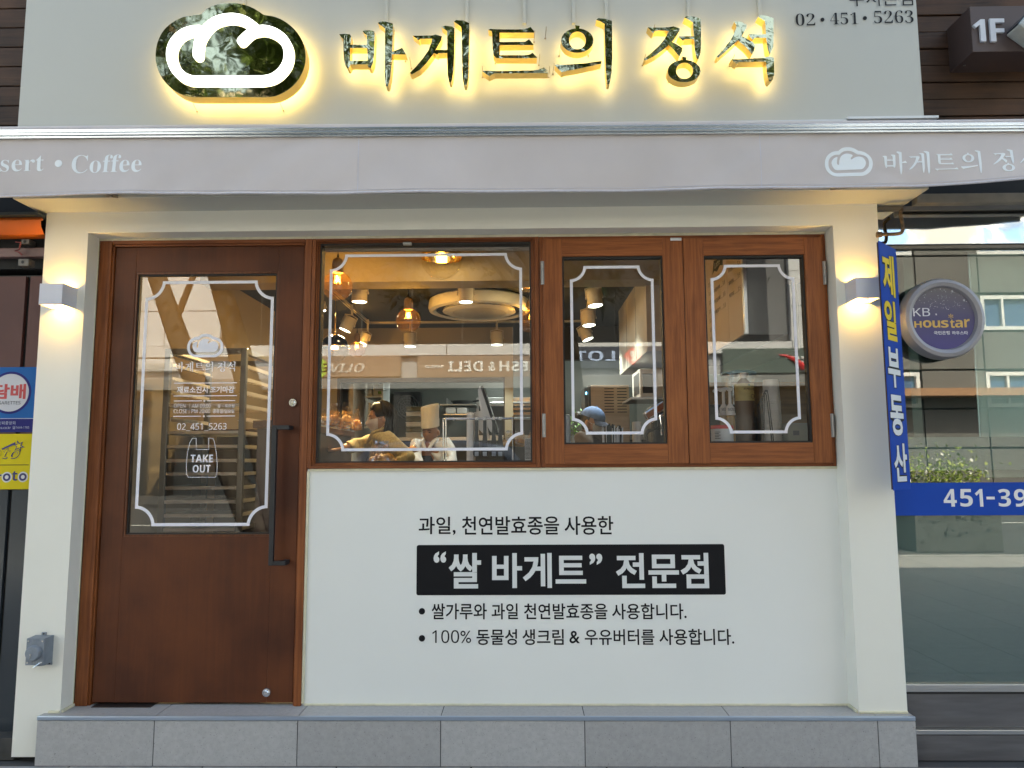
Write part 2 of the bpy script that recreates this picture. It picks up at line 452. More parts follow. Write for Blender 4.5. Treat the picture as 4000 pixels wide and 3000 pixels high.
cb.box(XL+0.0005, XR-0.0005, YF-0.010, YF-0.001, ZT-0.014, ZT-0.0005)
cb.box(XL, XL+0.010, YF-0.012, YF-0.001, ZS+0.016, ZT-0.016)
cb.build('sealant', caulk, shop)
# canopy and fascia box
fb = MB()
fb.box(-2.459, 1.927, YC, 0.10, ZCAN, 2.80, bev=0.004)
fb.box(-2.459, 1.927, YC+0.002, 0.30, 2.80, 5.2)
fasc = fb.build('sign_fascia', fascia_m, shop)
# cover strips hiding the cables of the letters
bt = MB()
for px in (1508, 1823, 2048, 2240, 2368, 2690, 2968):
    x = X(px, 20, YC-0.01); bt.box(x-0.0085, x+0.0085, YC-0.010, YC+0.003, Zc(px, 95, YC), 4.2, bev=0.002)
x = X(950, 10, YC-.01); bt.box(x-0.009, x+0.009, YC-0.010, YC+0.003, Zc(950, 20, YC), 4.2, bev=0.002)
bt.build_each('cable_strip', fascia_m, shop)
# printed phone number and branch name
tm = MB()
digits = {'0': '𝟎', '1': '𝟏', '2': '𝟐', '3': '𝟑', '4': '𝟒', '5': '𝟓', '6': '𝟔'}
def serif(s): return ''.join(digits.get(c, c) for c in s)
TY = YC-0.003
text_px(tm, serif('02'), 3108, 53, 3184, 100, TY, off=-0.017)
text_px(tm, serif('451'), 3243, 48, 3352, 95, TY, off=-0.017)
text_px(tm, serif('5263'), 3414, 41, 3568, 90, TY, off=-0.017)
for px, py in ((3213, 76), (3379, 70)):
    x, z = X(px, py, TY), Zc(px, py, TY)
    tm.prism([(x+0.0095*math.cos(a*PI/8), z+0.0095*math.sin(a*PI/8)) for a in range(16)], TY, TY+0.002)
text_px(tm, '수서본점', 3318, -38, 3566, 23, TY, off=-0.004)
tm.build_each('lettering', ink, shop, 0.03)
# small canopy hangers and edge trim
hb = MB()
for px in (415, 3265):
    p = onz(px, 757 if px < 1000 else 742, ZCAN)
    hb.box(p.x-0.028, p.x+0.028, YC-0.012, YC+0.0, ZCAN-0.004, ZCAN+0.012); hb.box(p.x-0.006, p.x+0.006, YC-0.02, YC-0.012, ZCAN-0.002, ZCAN+0.02)
hb.build_each('hanger_clip', steel, shop)

# step of grey tiles
sb = MB()
XS0, XS1 = -2.277, 1.785
zf = ZS-0.016
js = [X(p, 2890, YSTEP) for p in (600, 1161, 1721, 2285, 2855, 3432)]
edges = [XS0]+js+[XS1]
gp = 0.0022
for a, b in zip(edges[:-1], edges[1:]):
    sb.box(a+(gp if a != XS0 else 0), b-(gp if b != XS1 else 0), YSTEP, YSTEP+0.012, 0.001, zf-0.003)
    sb.box(a+(gp if a != XS0 else 0), b-(gp if b != XS1 else 0), YSTEP+0.012, 0.135, ZS-0.012, ZS)
sb.build('step_tiles', tile_m, shop)
gb = MB(); gb.box(XS0+0.001, XS1-0.001, YSTEP+0.0035, 0.13, 0.0, ZS-0.003); gb.build('step_core', grout, shop)
nb = MB(); nb.box(XS0, XS1, YSTEP-0.004, YSTEP+0.010, zf-0.001, ZS+0.0015, bev=0.002); nb.build('step_nosing', pm('nosing', (0.42, 0.50, 0.62), 0.35, 0.9, var=0.06, scale=5, stretch=(1, 40, 40)), shop)

# frames (one run of jambs and heads; profile in two steps)
def jamb(mb, x0, x1, z0, z1, y0=0.092, y1=0.20, b=0.004): mb.box(x0, x1, y0, y1, z0, z1, bev=b)
fm = MB()
DL0, DR0 = -2.198, -1.128          # door frame inner edges come from the leaf
jx = X(440, 1800, YF)              # (kept for reference of the leaf edge)
leafL, leafR = -2.118, -1.131
leafT = Zc(800, 965, 0.115); leafB = ZS+0.012
jamb(fm, XL+0.001, leafL-0.012, ZS, ZT-0.012); jamb(fm, leafL-0.012, leafL-0.003, ZS, leafT, 0.104, 0.20, 0)
jamb(fm, leafR+0.003, leafR+0.010, ZS, leafT, 0.104, 0.20, 0); jamb(fm, leafR+0.010, XJ-0.001, ZS, ZT-0.012)
k0 = len(fm.f); jamb(fm, leafL-0.0115, leafR+0.0095, leafT+0.012, ZT-0.012); jamb(fm, leafL-0.0025, leafR+0.0025, leafT+0.003, leafT+0.012, 0.104, 0.2, 0)
fm.mi[k0:] = [1]*(len(fm.f)-k0)
fr_l = fm.build('door_frame', [frame_w, frame_wx], shop)

# the door: leaf with a tall pane
DY = 0.112
door = bpy.data.objects.new('door', None)
dp = [X(535, 1067, 0.13), X(1099, 1063, 0.13)]
pL, pR = -2.017, -1.235
pT, pB = Zc(800, 1064, 0.125), Zc(770, 2095, 0.125)
pL = (X(535, 1067, 0.125)+X(487, 2095, 0.125))/2; pR = (X(1099, 1062, 0.125)+X(1056, 2095, 0.125))/2
db = MB()
db.box(leafL, pL, DY, DY+0.045, leafB, leafT, bev=0.003); db.box(pR, leafR, DY, DY+0.045, leafB, leafT, bev=0.003)
db.box(pL, pR, DY+0.0005, DY+0.0445, pT, leafT-0.0004); db.box(pL, pR, DY+0.0005, DY+0.0445, leafB+0.0004, pB)
bpy.data.objects.remove(door)
door = db.build('door', door_w, shop)
bd = MB(); t = 0.010
bd.box(pL, pL+t, DY+0.004, DY+0.03, pB+t, pT-t); bd.box(pR-t, pR, DY+0.004, DY+0.03, pB+t, pT-t)
bd.box(pL, pR, DY+0.004, DY+0.03, pT-t, pT); bd.box(pL, pR, DY+0.004, DY+0.03, pB, pB+t)
bd.build('glazing_bead', wood('bead_timber', rgb(70, 36, 20), rgb(120, 70, 40), 'z', 3, 0.4), door)
kx = MB(); t2 = 0.018
kx.box(pL+t, pL+t2, DY+0.012, DY+0.03, pB+t2, pT-t2); kx.box(pR-t2, pR-t, DY+0.012, DY+0.03, pB+t2, pT-t2); kx.box(pL+t, pR-t, DY+0.012, DY+0.03, pT-t2, pT-t); kx.box(pL+t, pR-t, DY+0.012, DY+0.03, pB+t, pB+t2)
kx.build('gasket', gasket, door)
GY = DY+0.022
gl = MB(); gl.box(pL+t, pR-t, GY, GY+0.006, pB+t, pT-t); gl.build('pane', win_glass, door)

def notched(x0, x1, z0, z1, r, w, Y, mb, n=10, th=0.0012):
    """white line with hollow corners"""
    def path(ins):
        P = []
        for cx, cz, a0 in ((x1, z1, 1.0), (x0, z1, 1.5), (x0, z0, 0.0), (x1, z0, 0.5)):
            R = r+ins
            s = math.asin(min(1, ins/R)) if ins else 0
            A0, A1 = a0*PI+PI/2-s, a0*PI+s
            for i in range(n+1):
                a = A0+(A1-A0)*i/n
                P.append((cx+R*math.cos(a), cz+R*math.sin(a)))
        return P
    o, i2 = path(0), path(w)
    mb.ring(o, i2, Y, Y+th)
# door trim line
VY = GY-0.0022
tl = MB()
dx0 = (X(564, 1159, VY)+X(531, 1988, VY))/2; dx1 = (X(1067, 1155, VY)+X(1048, 1986, VY))/2
dz1 = Zc(820, 1097, VY); dz0 = Zc(785, 2055, VY)
notched(dx0, dx1, dz0, dz1, 0.088, 0.0155, VY, tl)
tl.build('trim_line', vinyl_w, door)

# cloud emblem outlines (unit square coordinates, from the sign)
C_OUT = [(155,690),(165,600),(190,510),(240,410),(310,330),(400,265),(500,220),(600,198),(690,188),(745,172),(800,120),(880,75),(970,50),(1080,40),(1190,42),(1300,65),(1400,105),(1480,155),(1540,190),(1640,205),(1750,245),(1850,310),(1940,395),(2010,500),(2050,610),(2062,720),(2050,830),(2010,940),(1940,1050),(1840,1140),(1720,1205),(1600,1232),(1350,1234),(1100,1234),(850,1234),(620,1232),(500,1205),(400,1155),(310,1080),(230,980),(180,870),(158,770)]
C_NEO = [(305,660),(320,570),(360,490),(430,420),(520,370),(600,345),(680,335),(770,335),(830,270),(920,215),(1030,185),(1150,180),(1270,205),(1380,260),(1440,305),(1500,340),(1600,345),(1700,375),(1800,430),(1870,510),(1910,610),(1915,720),(1895,830),(1830,930),(1740,1020),(1640,1075),(1540,1092),(1300,1092),(1080,1092),(850,1092),(620,1092),(500,1060),(400,985),(335,890),(305,780)]
def cu(p): return ((p[0]-155)/1907.0, 1-(p[1]-40)/1194.0)
C_OUT = catmull([cu(p) for p in C_OUT], 3); C_NEO = catmull([cu(p) for p in C_NEO], 3)
def ac(p): return ((p[0]-187)/481.0, 1-(p[1]-88)/302.0)
C_IN = catmull([ac(p) for p in [(256,250),(264,222),(286,197),(318,187),(315,215),(311,245),(318,264),(332,262),(338,222),(358,177),(400,153),(440,153),(477,170),(455,198),(462,213),(490,195),(530,184),(570,195),(592,220),(600,250),(590,285),(560,316),(520,322),(420,322),(310,322),(275,300)]], 3)
def add_logo(mb, x0, x1, z0, z1, Y, th=0.0012, mi=0):
    q = lambda P: [(x0+(x1-x0)*a, z0+(z1-z0)*b) for a, b in P]
    c = (0.5, 0.42)
    mb.ring(q(star_resample(C_OUT, c)), q(star_resample(C_NEO, c)), Y, Y+th, mi)
    mb.prism(q(C_IN), Y, Y+th, mi)

# brush letters of the shop name, traced stroke by stroke on the board
def o1(P, ox, oy=40): return [(ox+x/3.6867, oy+y/3.6867) for x, y in P]
def ell(cx, cy, a, b, n=32): return [(cx+a*math.cos(2*PI*i/n), cy+b*math.sin(2*PI*i/n)) for i in range(n)]
A1, A2, A3 = 1300, 1850, 2480
GLYPHS = [
 ('바', [o1(p, A1) for p in (
  [(92,345),(180,338),(245,348),(262,372),(258,480),(250,560),(248,700),(255,790),(230,835),(205,838),(180,790),(160,700),(152,560),(150,410),(120,385)],
  [(428,300),(470,288),(560,290),(603,310),(603,420),(595,640),(580,760),(550,830),(515,830),(500,780),(498,640),(492,480),(490,360),(455,335)],
  [(240,498),(510,495),(510,545),(240,545)], [(235,730),(520,725),(520,780),(235,780)],
  [(648,185),(690,158),(770,165),(860,190),(868,215),(862,350),(858,520),(850,760),(830,950),(810,1050),(795,1098),(765,1098),(752,1000),(748,880),(748,640),(752,420),(752,265),(720,240)],
  [(845,605),(1000,545),(1055,640),(845,638)])], []),
 ('게', [o1(p, A1) for p in (
  [(1150,365),(1200,368),(1420,362),(1480,348),(1570,375),(1560,430),(1500,540),(1440,640),(1350,760),(1250,860),(1140,922),(1107,905),(1200,810),(1300,690),(1380,570),(1425,450),(1430,410),(1260,412),(1240,432)],
  [(1445,612),(1490,570),(1660,570),(1660,615),(1520,618),(1510,638)],
  [(1565,238),(1620,222),(1720,235),(1752,262),(1752,420),(1748,640),(1740,850),(1720,990),(1705,1035),(1678,1035),(1655,930),(1648,700),(1648,420),(1645,300),(1600,268)],
  [(1745,165),(1775,142),(1880,148),(1965,185),(1965,340),(1960,600),(1955,850),(1945,1000),(1925,1078),(1890,1078),(1870,980),(1862,800),(1858,500),(1855,300),(1850,240),(1800,205)])], []),
 ('트', [o1(p, A2) for p in (
  [(210,285),(240,268),(420,275),(700,275),(770,262),(820,240),(872,300),(872,322),(265,325),(262,300)],
  [(268,318),(375,318),(375,690),(330,692),(285,640),(272,560)],
  [(365,458),(740,455),(800,418),(865,498),(865,503),(365,503)],
  [(285,650),(375,648),(720,648),(800,640),(850,615),(910,675),(912,690),(330,692)],
  [(122,880),(150,872),(330,878),(860,868),(930,858),(1015,820),(1070,890),(1070,905),(300,910),(225,950)])], []),
 ('의', [o1(p, A2) for p in (
  [(1462,215),(1530,225),(1520,275),(1470,275)],
  [(1170,790),(1210,778),(1330,782),(1600,765),(1845,730),(1840,770),(1500,845),(1350,870),(1268,892),(1240,865)],
  [(1765,140),(1795,115),(1890,120),(1993,155),(1997,400),(1998,700),(1985,920),(1960,1065),(1925,1068),(1905,880),(1895,600),(1888,300),(1885,195),(1830,165)])],
  [(o1(ell(1493,440,233,176), A2), o1(ell(1495,438,122,128), A2))]),
 ('정', [o1(p, A3) for p in (
  [(185,245),(340,248),(510,242),(555,230),(648,262),(640,300),(560,420),(500,490),(420,560),(300,650),(150,725),(130,708),(230,620),(340,520),(430,410),(490,300),(340,292),(290,300),(265,330),(235,300)],
  [(500,440),(600,490),(685,545),(680,590),(640,670),(560,570),(480,490)],
  [(715,108),(735,88),(850,92),(948,125),(950,250),(955,480),(945,610),(915,705),(890,700),(865,600),(850,400),(840,250),(836,180),(790,150)],
  [(625,385),(640,375),(850,375),(850,415),(720,420),(690,440)], [(680,668),(742,680),(735,735),(690,735)])],
  [(o1(ell(707,878,236,161), A3), o1(ell(714,875,122,116), A3))]),
 ('석', [o1(p, A3) for p in (
  [(1430,170),(1455,158),(1530,165),(1612,215),(1600,270),(1540,370),(1470,450),(1380,530),(1300,600),(1195,688),(1180,665),(1260,580),(1360,450),(1420,350),(1460,260),(1460,210)],
  [(1520,375),(1570,385),(1700,460),(1735,510),(1720,580),(1692,635),(1600,530),(1480,430)],
  [(1775,95),(1795,70),(1890,78),(1995,115),(1998,350),(1995,530),(1940,645),(1910,560),(1890,400),(1880,200),(1870,155),(1820,125)],
  [(1640,345),(1690,342),(1895,345),(1895,398),(1720,400),(1700,430),(1650,380)],
  [(1390,705),(1480,708),(1750,690),(1850,685),(1910,668),(2000,682),(2005,800),(2005,920),(1985,1000),(1945,1030),(1920,1000),(1900,900),(1890,790),(1885,742),(1500,748),(1475,775),(1420,745)])], []),
]
YL = YC-0.105                       # face plane of the brush letters
G_PLAN = []
for ch, strokes, rings in GLYPHS:
    G_PLAN.append((ch, [[(X(a, b, YL), Zc(a, b, YL)) for a, b in s] for s in strokes], [tuple([(X(a, b, YL), Zc(a, b, YL)) for a, b in q] for q in r) for r in rings]))
_all = [p for g in G_PLAN for s in g[1] for p in s]
GX0, GX1 = min(p[0] for p in _all), max(p[0] for p in _all); GZ0, GZ1 = min(p[1] for p in _all), max(p[1] for p in _all)
def add_name(mb, x0, x1, z0, z1, Y, th=0.0012, mi=0, last=6):
    q = lambda P: [(x0+(x1-x0)*(a-GX0)/(GX1-GX0), z0+(z1-z0)*(b-GZ0)/(GZ1-GZ0)) for a, b in P]
    for k, (ch, ss, rr) in enumerate(G_PLAN[:last]):
        for i, s_ in enumerate(ss): mb.prism(q(s_), Y-0.00006*i, Y+th, mi)
        for i, (a, b) in enumerate(rr): mb.ring(q(a), q(b), Y-0.0005, Y+th, mi)

# lettering on the door pane
dl = MB()
lx0, lx1, lz0, lz1 = box_px(731, 1304, 873, 1396, VY); add_logo(dl, lx0, lx1, lz0, lz1, VY)
lx0, lx1, lz0, lz1 = box_px(683, 1412, 919, 1453, VY); add_name(dl, lx0, lx1, lz0, lz1, VY)
text_px(dl, '재료소진시', 691, 1509, 811, 1536, VY, off=0.02); text_px(dl, '조기마감', 821, 1509, 915, 1535, VY, off=0.02)
for l, r, y in ((680, 925, 1496), (678, 925, 1546), (679, 788, 1566), (809, 918, 1565), (677, 785, 1626), (807, 918, 1625)):
    a, b, c, d = box_px(l, y-1.6, r, y+1.6, VY); dl.box(a, b, VY, VY+0.0012, c, d)
for px, py in ((798, 1566), (796, 1626)):
    x, z = X(px, py, VY), Zc(px, py, VY); dl.prism([(x+0.005*math.cos(a*PI/6), z+0.005*math.sin(a*PI/6)) for a in range(12)], VY-0.0003, VY+0.001)
for s, l, t_, r, b_ in (('OPEN', 679, 1577, 724, 1593), ('I', 739, 1577, 742, 1593), ('AM 09:00', 749, 1577, 823, 1593), ('월 ~ 토요일', 849, 1578, 916, 1592),
                        ('CLOSE', 678, 1598, 731, 1614), ('I', 737, 1598, 740, 1614), ('PM 20:00', 748, 1598, 821, 1614), ('공휴일/일요일', 831, 1598, 915, 1614)):
    text_px(dl, s, l, t_, r, b_, VY, off=0.012)
text_px(dl, '02_451_5263', 692, 1653, 885, 1683, VY, off=0.006)
text_px(dl, 'TAKE', 744, 1776, 832, 1806, VY, off=0.02); text_px(dl, 'OUT', 753, 1816, 822, 1846, VY, off=0.02)
bagp = [(751,1711),(767,1711),(767,1755),(814,1755),(814,1711),(832,1712),(838,1725),(846,1770),(849,1810),(848,1850),(842,1865),(735,1865),(727,1852),(727,1810),(731,1770),(740,1730)]
bo = [(X(a, b, VY), Zc(a, b, VY)) for a, b in bagp]
cxm, czm = sum(p[0] for p in bo)/len(bo), sum(p[1] for p in bo)/len(bo)
def inset(P, w):
    n = len(P); out = []
    for i in range(n):
        a, b, c = Vector(P[i-1]), Vector(P[i]), Vector(P[(i+1) % n])
        e1, e2 = (b-a).normalized(), (c-b).normalized()
        n1, n2 = Vector((-e1.y, e1.x)), Vector((-e2.y, e2.x)); m_ = (n1+n2); l = max(0.35, m_.length_squared/2)
        out.append(tuple(b+m_*(w/(2*l)) if True else b))
    return out
bs = -1 if sum(bo[i][0]*bo[(i+1) % len(bo)][1]-bo[(i+1) % len(bo)][0]*bo[i][1] for i in range(len(bo))) < 0 else 1
dl.ring(bo, inset(bo, 0.0045*bs), VY, VY+0.0012)
dl.build_each('lettering', vinyl_w, door, 0.012)
# pull handle, lock, floor lock
hd = MB()
hx0, hx1 = X(1061, 1663, 0.05), X(1078, 1663, 0.05)
hz1, hz0 = Zc(1090, 1661, 0.05), Zc(1080, 2209, 0.05)
xa = (X(1062, 1700, 0.05)+X(1051, 2180, 0.05))/2; w = 0.022
hd.box(xa, xa+w, 0.045, 0.068, hz0, hz1, bev=0.002)
for z in (hz1-w, hz0): hd.box(xa+w, xa+w+0.062, 0.0455, 0.0675, z+0.0004, z+w-0.0004, bev=0.0015); hd.box(xa+w+0.040, xa+w+0.0615, 0.0675, DY, z+0.001, z+w-0.001)
hd.build('handle', black_metal, door)
for px, py in ((1145, 1573), (1042, 2704)):
    c = W(px, py, DY-0.004); lk = MB(); T = Matrix.Rotation(PI/2, 4, 'X')
    lk.lathe([(0.0, 0.016), (0.010, 0.016), (0.013, 0.013), (0.013, 0.008), (0.019, 0.008), (0.0215, 0.004), (0.0215, -0.004)], c, 28, 0, True, T)
    lk.box(c.x-0.0012, c.x+0.0012, c.y-0.0168, c.y-0.0155, c.z-0.005, c.z+0.005)
    lk.build('lock', chrome, door)
pv = MB(); pv.box(leafL+0.02, leafL+0.31, 0.075, 0.16, ZS-0.002, ZS+0.003); pv.build('floor_plate', pm('dark_plate', (0.06, 0.045, 0.04), 0.4, 0.5), shop)

# fixed window
YW = 0.092
winf = MB()
wi = box_px(1257, 955, 2072, 1801, 0.13)
gx0, gx1 = (X(1259, 1000, 0.13)+X(1241, 1790, 0.13))/2, (X(2065, 1000, 0.13)+X(2076, 1780, 0.13))/2
gz1, gz0 = Zc(1660, 957, 0.13), Zc(1660, 1800, 0.13)
fx0, fx1 = XJ+0.001, XD-0.012
def stepped(mbz, mbx, x0, x1, z0, z1, gx0, gx1, gz0, gz1, y0):
    for mb, ax in ((mbz, 'z'), (mbx, 'x')):
        for k, (f0, f1, dy) in enumerate(((0.0, 0.55, 0.0), (0.55, 0.8, 0.012), (0.8, 1.0, 0.024))):
            if ax == 'z':
                zz0, zz1 = z0+(gz0-z0)*f0, z1+(gz1-z1)*f0
                mb.box(x0+(gx0-x0)*f0, x0+(gx0-x0)*f1, y0+dy, 0.2, zz0, zz1, bev=0.002)
                mb.box(x1+(gx1-x1)*f1, x1+(gx1-x1)*f0, y0+dy, 0.2, zz0, zz1, bev=0.002)
            else:
                xx0, xx1 = x0+(gx0-x0)*f1, x1+(gx1-x1)*f1
                mb.box(xx0, xx1, y0+dy+0.0008, 0.199, z1+(gz1-z1)*f1, z1+(gz1-z1)*f0, bev=0.002)
                mb.box(xx0, xx1, y0+dy+0.0008, 0.199, z0+(gz0-z0)*f0, z0+(gz0-z0)*f1, bev=0.002)
fz, fxm = MB(), MB()
stepped(fz, fxm, fx0, fx1, ZSILL+0.001, ZT-0.013, gx0-0.008, gx1+0.008, gz0-0.008, gz1+0.010, YW)
fz.add(fxm.v, fxm.f, 1); window = fz.build('window', [frame_w, frame_wx], shop)
def gaskets(parent, x0, x1, z0, z1, y0, y1, w=0.010, name='gasket'):
    k = MB(); k.box(x0-w*.8, x0, y0, y1, z0, z1); k.box(x1, x1+w*.8, y0, y1, z0, z1); k.box(x0-w*.8, x1+w*.8, y0, y1, z1, z1+w); k.box(x0-w*.8, x1+w*.8, y0, y1, z0-w*.8, z0)
    return k.build(name, gasket, parent)
gaskets(window, gx0, gx1, gz0, gz1, 0.122, 0.18)
gl = MB(); gl.box(gx0-0.006, gx1+0.006, 0.142, 0.148, gz0-0.006, gz1+0.006); gl.build('pane', win_glass, window)
WY = 0.1395
tl = MB()
x0 = (X(1288, 1055, WY)+X(1275, 1690, WY))/2; x1 = (X(2038, 1055, WY)+X(2045, 1690, WY))/2
z1 = Zc(1660, 991, WY); z0 = Zc(1660, 1761, WY)
notched(x0, x1, z0, z1, 0.079, 0.0145, WY, tl); tl.build('trim_line', vinyl_w, window)
ct = MB(); p = W(1590, 949, 0.10); ct.box(p.x-0.022, p.x+0.022, 0.098, 0.125, p.z-0.007, p.z+0.005, bev=0.002); ct.build('catch', steel, window)

# pair of side-hung sashes
so = MB(); sox = MB()
sx0, sx1 = XD-0.010, XR-0.002
so.box(sx0, sx0+0.022, 0.094, 0.2, ZSILL+0.001, ZT-0.013, bev=0.003); so.box(sx1-0.022, sx1, 0.094, 0.2, ZSILL+0.001, ZT-0.013, bev=0.003)
sox.box(sx0+0.022, sx1-0.022, 0.0945, 0.2, ZT-0.034, ZT-0.013, bev=0.003); sox.box(sx0+0.022, sx1-0.022, 0.0945, 0.2, ZSILL+0.001, ZSILL+0.022, bev=0.003)
so.add(sox.v, sox.f, 1); frame2 = so.build('sash_frame', [frame_w, frame_wx], shop)
SY = 0.078
def sash(l, r, pl, pr, ptop, pbot, trim, hinge_left, ytop, ybot):
    sx0 = (X(l[0], 1000, SY)+X(l[1], 1780, SY))/2; sx1 = (X(r[0], 1000, SY)+X(r[1], 1780, SY))/2
    z1, z0 = Zc((l[0]+r[0])/2, ytop, SY), Zc((l[0]+r[0])/2, ybot, SY)
    qx0 = (X(pl[0], 1020, 0.10)+X(pl[1], 1720, 0.10))/2; qx1 = (X(pr[0], 1020, 0.10)+X(pr[1], 1720, 0.10))/2
    qz1, qz0 = Zc((l[0]+r[0])/2, ptop, 0.10), Zc((l[0]+r[0])/2, pbot, 0.10)
    a = MB(); a.box(sx0, qx0, SY, SY+0.05, z0, z1, bev=0.003); a.box(qx1, sx1, SY, SY+0.05, z0, z1, bev=0.003)
    k0 = len(a.f); a.box(qx0, qx1, SY+0.0012, SY+0.049, qz1, z1-0.0005, bev=0.0015); a.box(qx0, qx1, SY+0.0012, SY+0.049, z0+0.0005, qz0, bev=0.0015); a.mi[k0:] = [1]*(len(a.f)-k0)
    w = a.build('window_sash', [sash_w, sash_wx], shop)
    k = MB(); t = 0.009
    k.box(qx0, qx0+t, SY+0.012, SY+0.045, qz0+t, qz1-t); k.box(qx1-t, qx1, SY+0.012, SY+0.045, qz0+t, qz1-t); k.box(qx0, qx1, SY+0.012, SY+0.045, qz1-t*1.2, qz1); k.box(qx0, qx1, SY+0.012, SY+0.045, qz0, qz0+t)
    k.build('gasket', gasket, w)
    g_ = MB(); g_.box(qx0+0.002, qx1-0.002, SY+0.030, SY+0.036, qz0+0.002, qz1-0.002); g_.build('pane', win_glass, w)
    vy = SY+0.0275; tr = MB()
    notched((X(trim[0][0], 1090, vy)+X(trim[0][1], 1640, vy))/2, (X(trim[1][0], 1090, vy)+X(trim[1][1], 1640, vy))/2, Zc(trim[4], trim[3], vy), Zc(trim[4], trim[2], vy), 0.070, 0.0145, vy, tr)
    tr.build('trim_line', vinyl_w, w)
    hx = sx0-0.002 if hinge_left else sx1+0.002
    for (py0, py1) in ((1021, 1112), (1616, 1708)):
        px = l[0] if hinge_left else r[0]
        h = MB(); za, zb = Zc(px, py1, SY), Zc(px, py0, SY)
        for q in range(3):
            u0 = za+(zb-za)*q/3; u1 = za+(zb-za)*(q+1)/3
            h.tube([(hx, SY-0.006, u0+0.001), (hx, SY-0.006, u1-0.001)], 0.0055, 10)
        h.box(hx-0.009, hx+0.009, SY-0.003, SY+0.001, za, zb); h.build('hinge', pm('hinge_steel', (0.34, 0.33, 0.32), 0.4, 0.8, var=0.1, scale=30), w)
    return w
s1 = sash((2121, 2126), (2668, 2690), (2198, 2200), (2588, 2603), 1004, 1735, ((2226, 2234), (2555, 2565), 1038, 1697, 2395), True, 930, 1812)
s2 = sash((2671, 2692), (3220, 3252), (2746, 2768), (3137, 3170), 1000, 1730, ((2777, 2793), (3105, 3127), 1033, 1693, 2950), False, 928, 1810)
pl_ = MB(); p = W(2640, 935, SY); pl_.box(p.x-0.028, p.x+0.028, SY-0.004, SY+0.0, p.z-0.008, p.z+0.008, bev=0.003); pl_.build('striker_plate', alu, s1)

# slogan on the low wall
YV = YF+0.003-0.0012
lt = MB()
def wtx(s, l, t_, r, b_, off): text_px(lt, s, 1550+l/1.58, 1950+t_/1.58, 1550+r/1.58, 1950+b_/1.58, YV, off=off)
wtx('과일,', 135, 108, 363, 222, 0.013); wtx('천연발효종을', 402, 105, 1002, 220, 0.013); wtx('사용한', 1035, 104, 1336, 220, 0.013)
for y in (692, 859):
    x, z = X(1550+155/1.58, 1950+y/1.58, YV), Zc(1550+155/1.58, 1950+y/1.58, YV)
    lt.prism([(x+0.0155*math.cos(a*PI/12), z+0.0155*math.sin(a*PI/12)) for a in range(24)], YV, YV+0.001)
for s, l, r in (('쌀가루와', 215, 556), ('과일', 585, 748), ('천연발효종을', 785, 1300), ('사용합니다.', 1328, 1788)): wtx(s, l, 643, r, 742, 0.013)
for s, l, r, t_, b_ in (('100%', 218, 459, 808, 888), ('동물성', 492, 742, 802, 900), ('생크림', 775, 1030, 802, 900), ('&', 1065, 1130, 812, 890), ('우유버터를', 1160, 1590, 802, 900), ('사용합니다.', 1620, 2082, 800, 900)): wtx(s, l, t_, r, b_, 0.013)
lt.build_each('lettering', vinyl_k, shop, 0.032)
px0, px1, pz0, pz1 = box_px(1550+122/1.58, 1950+280/1.58, 1550+2026/1.58, 1950+591/1.58, YV)
def rrect(x0, x1, z0, z1, r, n=5):
    P = []
    for cx, cz, a in ((x1-r, z1-r, 0), (x0+r, z1-r, 1), (x0+r, z0+r, 2), (x1-r, z0+r, 3)):
        for i in range(n+1):
            t = (a+i/n)*PI/2; P.append((cx+r*math.cos(t), cz+r*math.sin(t)))
    return P
bp = MB(); bp.prism(rrect(px0, px1, pz0, pz1, 0.010), YV, YV+0.001); bp.build('black_panel', vinyl_k, shop)
YV -= 0.0012
l2 = MB(); lt = l2
wtx('“', 227, 322, 305, 392, 0.03); wtx('쌀', 320, 332, 520, 551, 0.024); wtx('바게트', 588, 332, 1168, 548, 0.024); wtx('”', 1188, 336, 1268, 405, 0.03); wtx('전문점', 1352, 332, 1925, 550, 0.024)
l2.build_each('panel_lettering', pm('pale_vinyl', (0.70, 0.71, 0.70), 0.5, var=0.01), shop, 0.05)
# ------------------------------------------------------------------ halo lit brush letters
def mirror_gold(name, col, bstr, bsc, rough=0.04):
    m = bpy.data.materials.new(name); m.use_nodes = True; nt = m.node_tree; N = nt.nodes; L = nt.links; p = N['Principled BSDF']
    p.inputs['Metallic'].default_value = 1.0; p.inputs['Roughness'].default_value = rough; p.inputs['Base Color'].default_value = col+(1,)
    tc = N.new('ShaderNodeTexCoord'); n1 = N.new('ShaderNodeTexNoise'); n1.inputs['Scale'].default_value = bsc; n1.inputs['Detail'].default_value = 1.5; n1.inputs['Distortion'].default_value = 0.6
    L.new(tc.outputs['Object'], n1.inputs['Vector']); b = N.new('ShaderNodeBump'); b.inputs['Strength'].default_value = bstr; b.inputs['Distance'].default_value = 0.01
    L.new(n1.outputs['Fac'], b.inputs['Height']); L.new(b.outputs[0], p.inputs['Normal'])
    return m
gold_face = mirror_gold('polished_gold_sheet', (0.92, 0.77, 0.44), 0.16, 15.0)
gold_side = pm('gold_return', (0.86, 0.62, 0.22), 0.32, 0.75, var=0.06, scale=20)
halo = emis('warm_led', (1.0, 0.70, 0.24), 2.8)
wire_m = pm('pin_wire', (0.30, 0.25, 0.2), 0.4, 0.6)
LET_LABEL = ['first gold brush letter, right of the cloud sign, with a small triangle stroke', 'second gold brush letter with two long upright strokes side by side', 'third gold brush letter with a stack of horizontal bars', 'fourth gold brush letter with a ring beside one upright stroke', 'fifth gold brush letter with a ring hanging under it', 'last gold brush letter before the printed phone number']
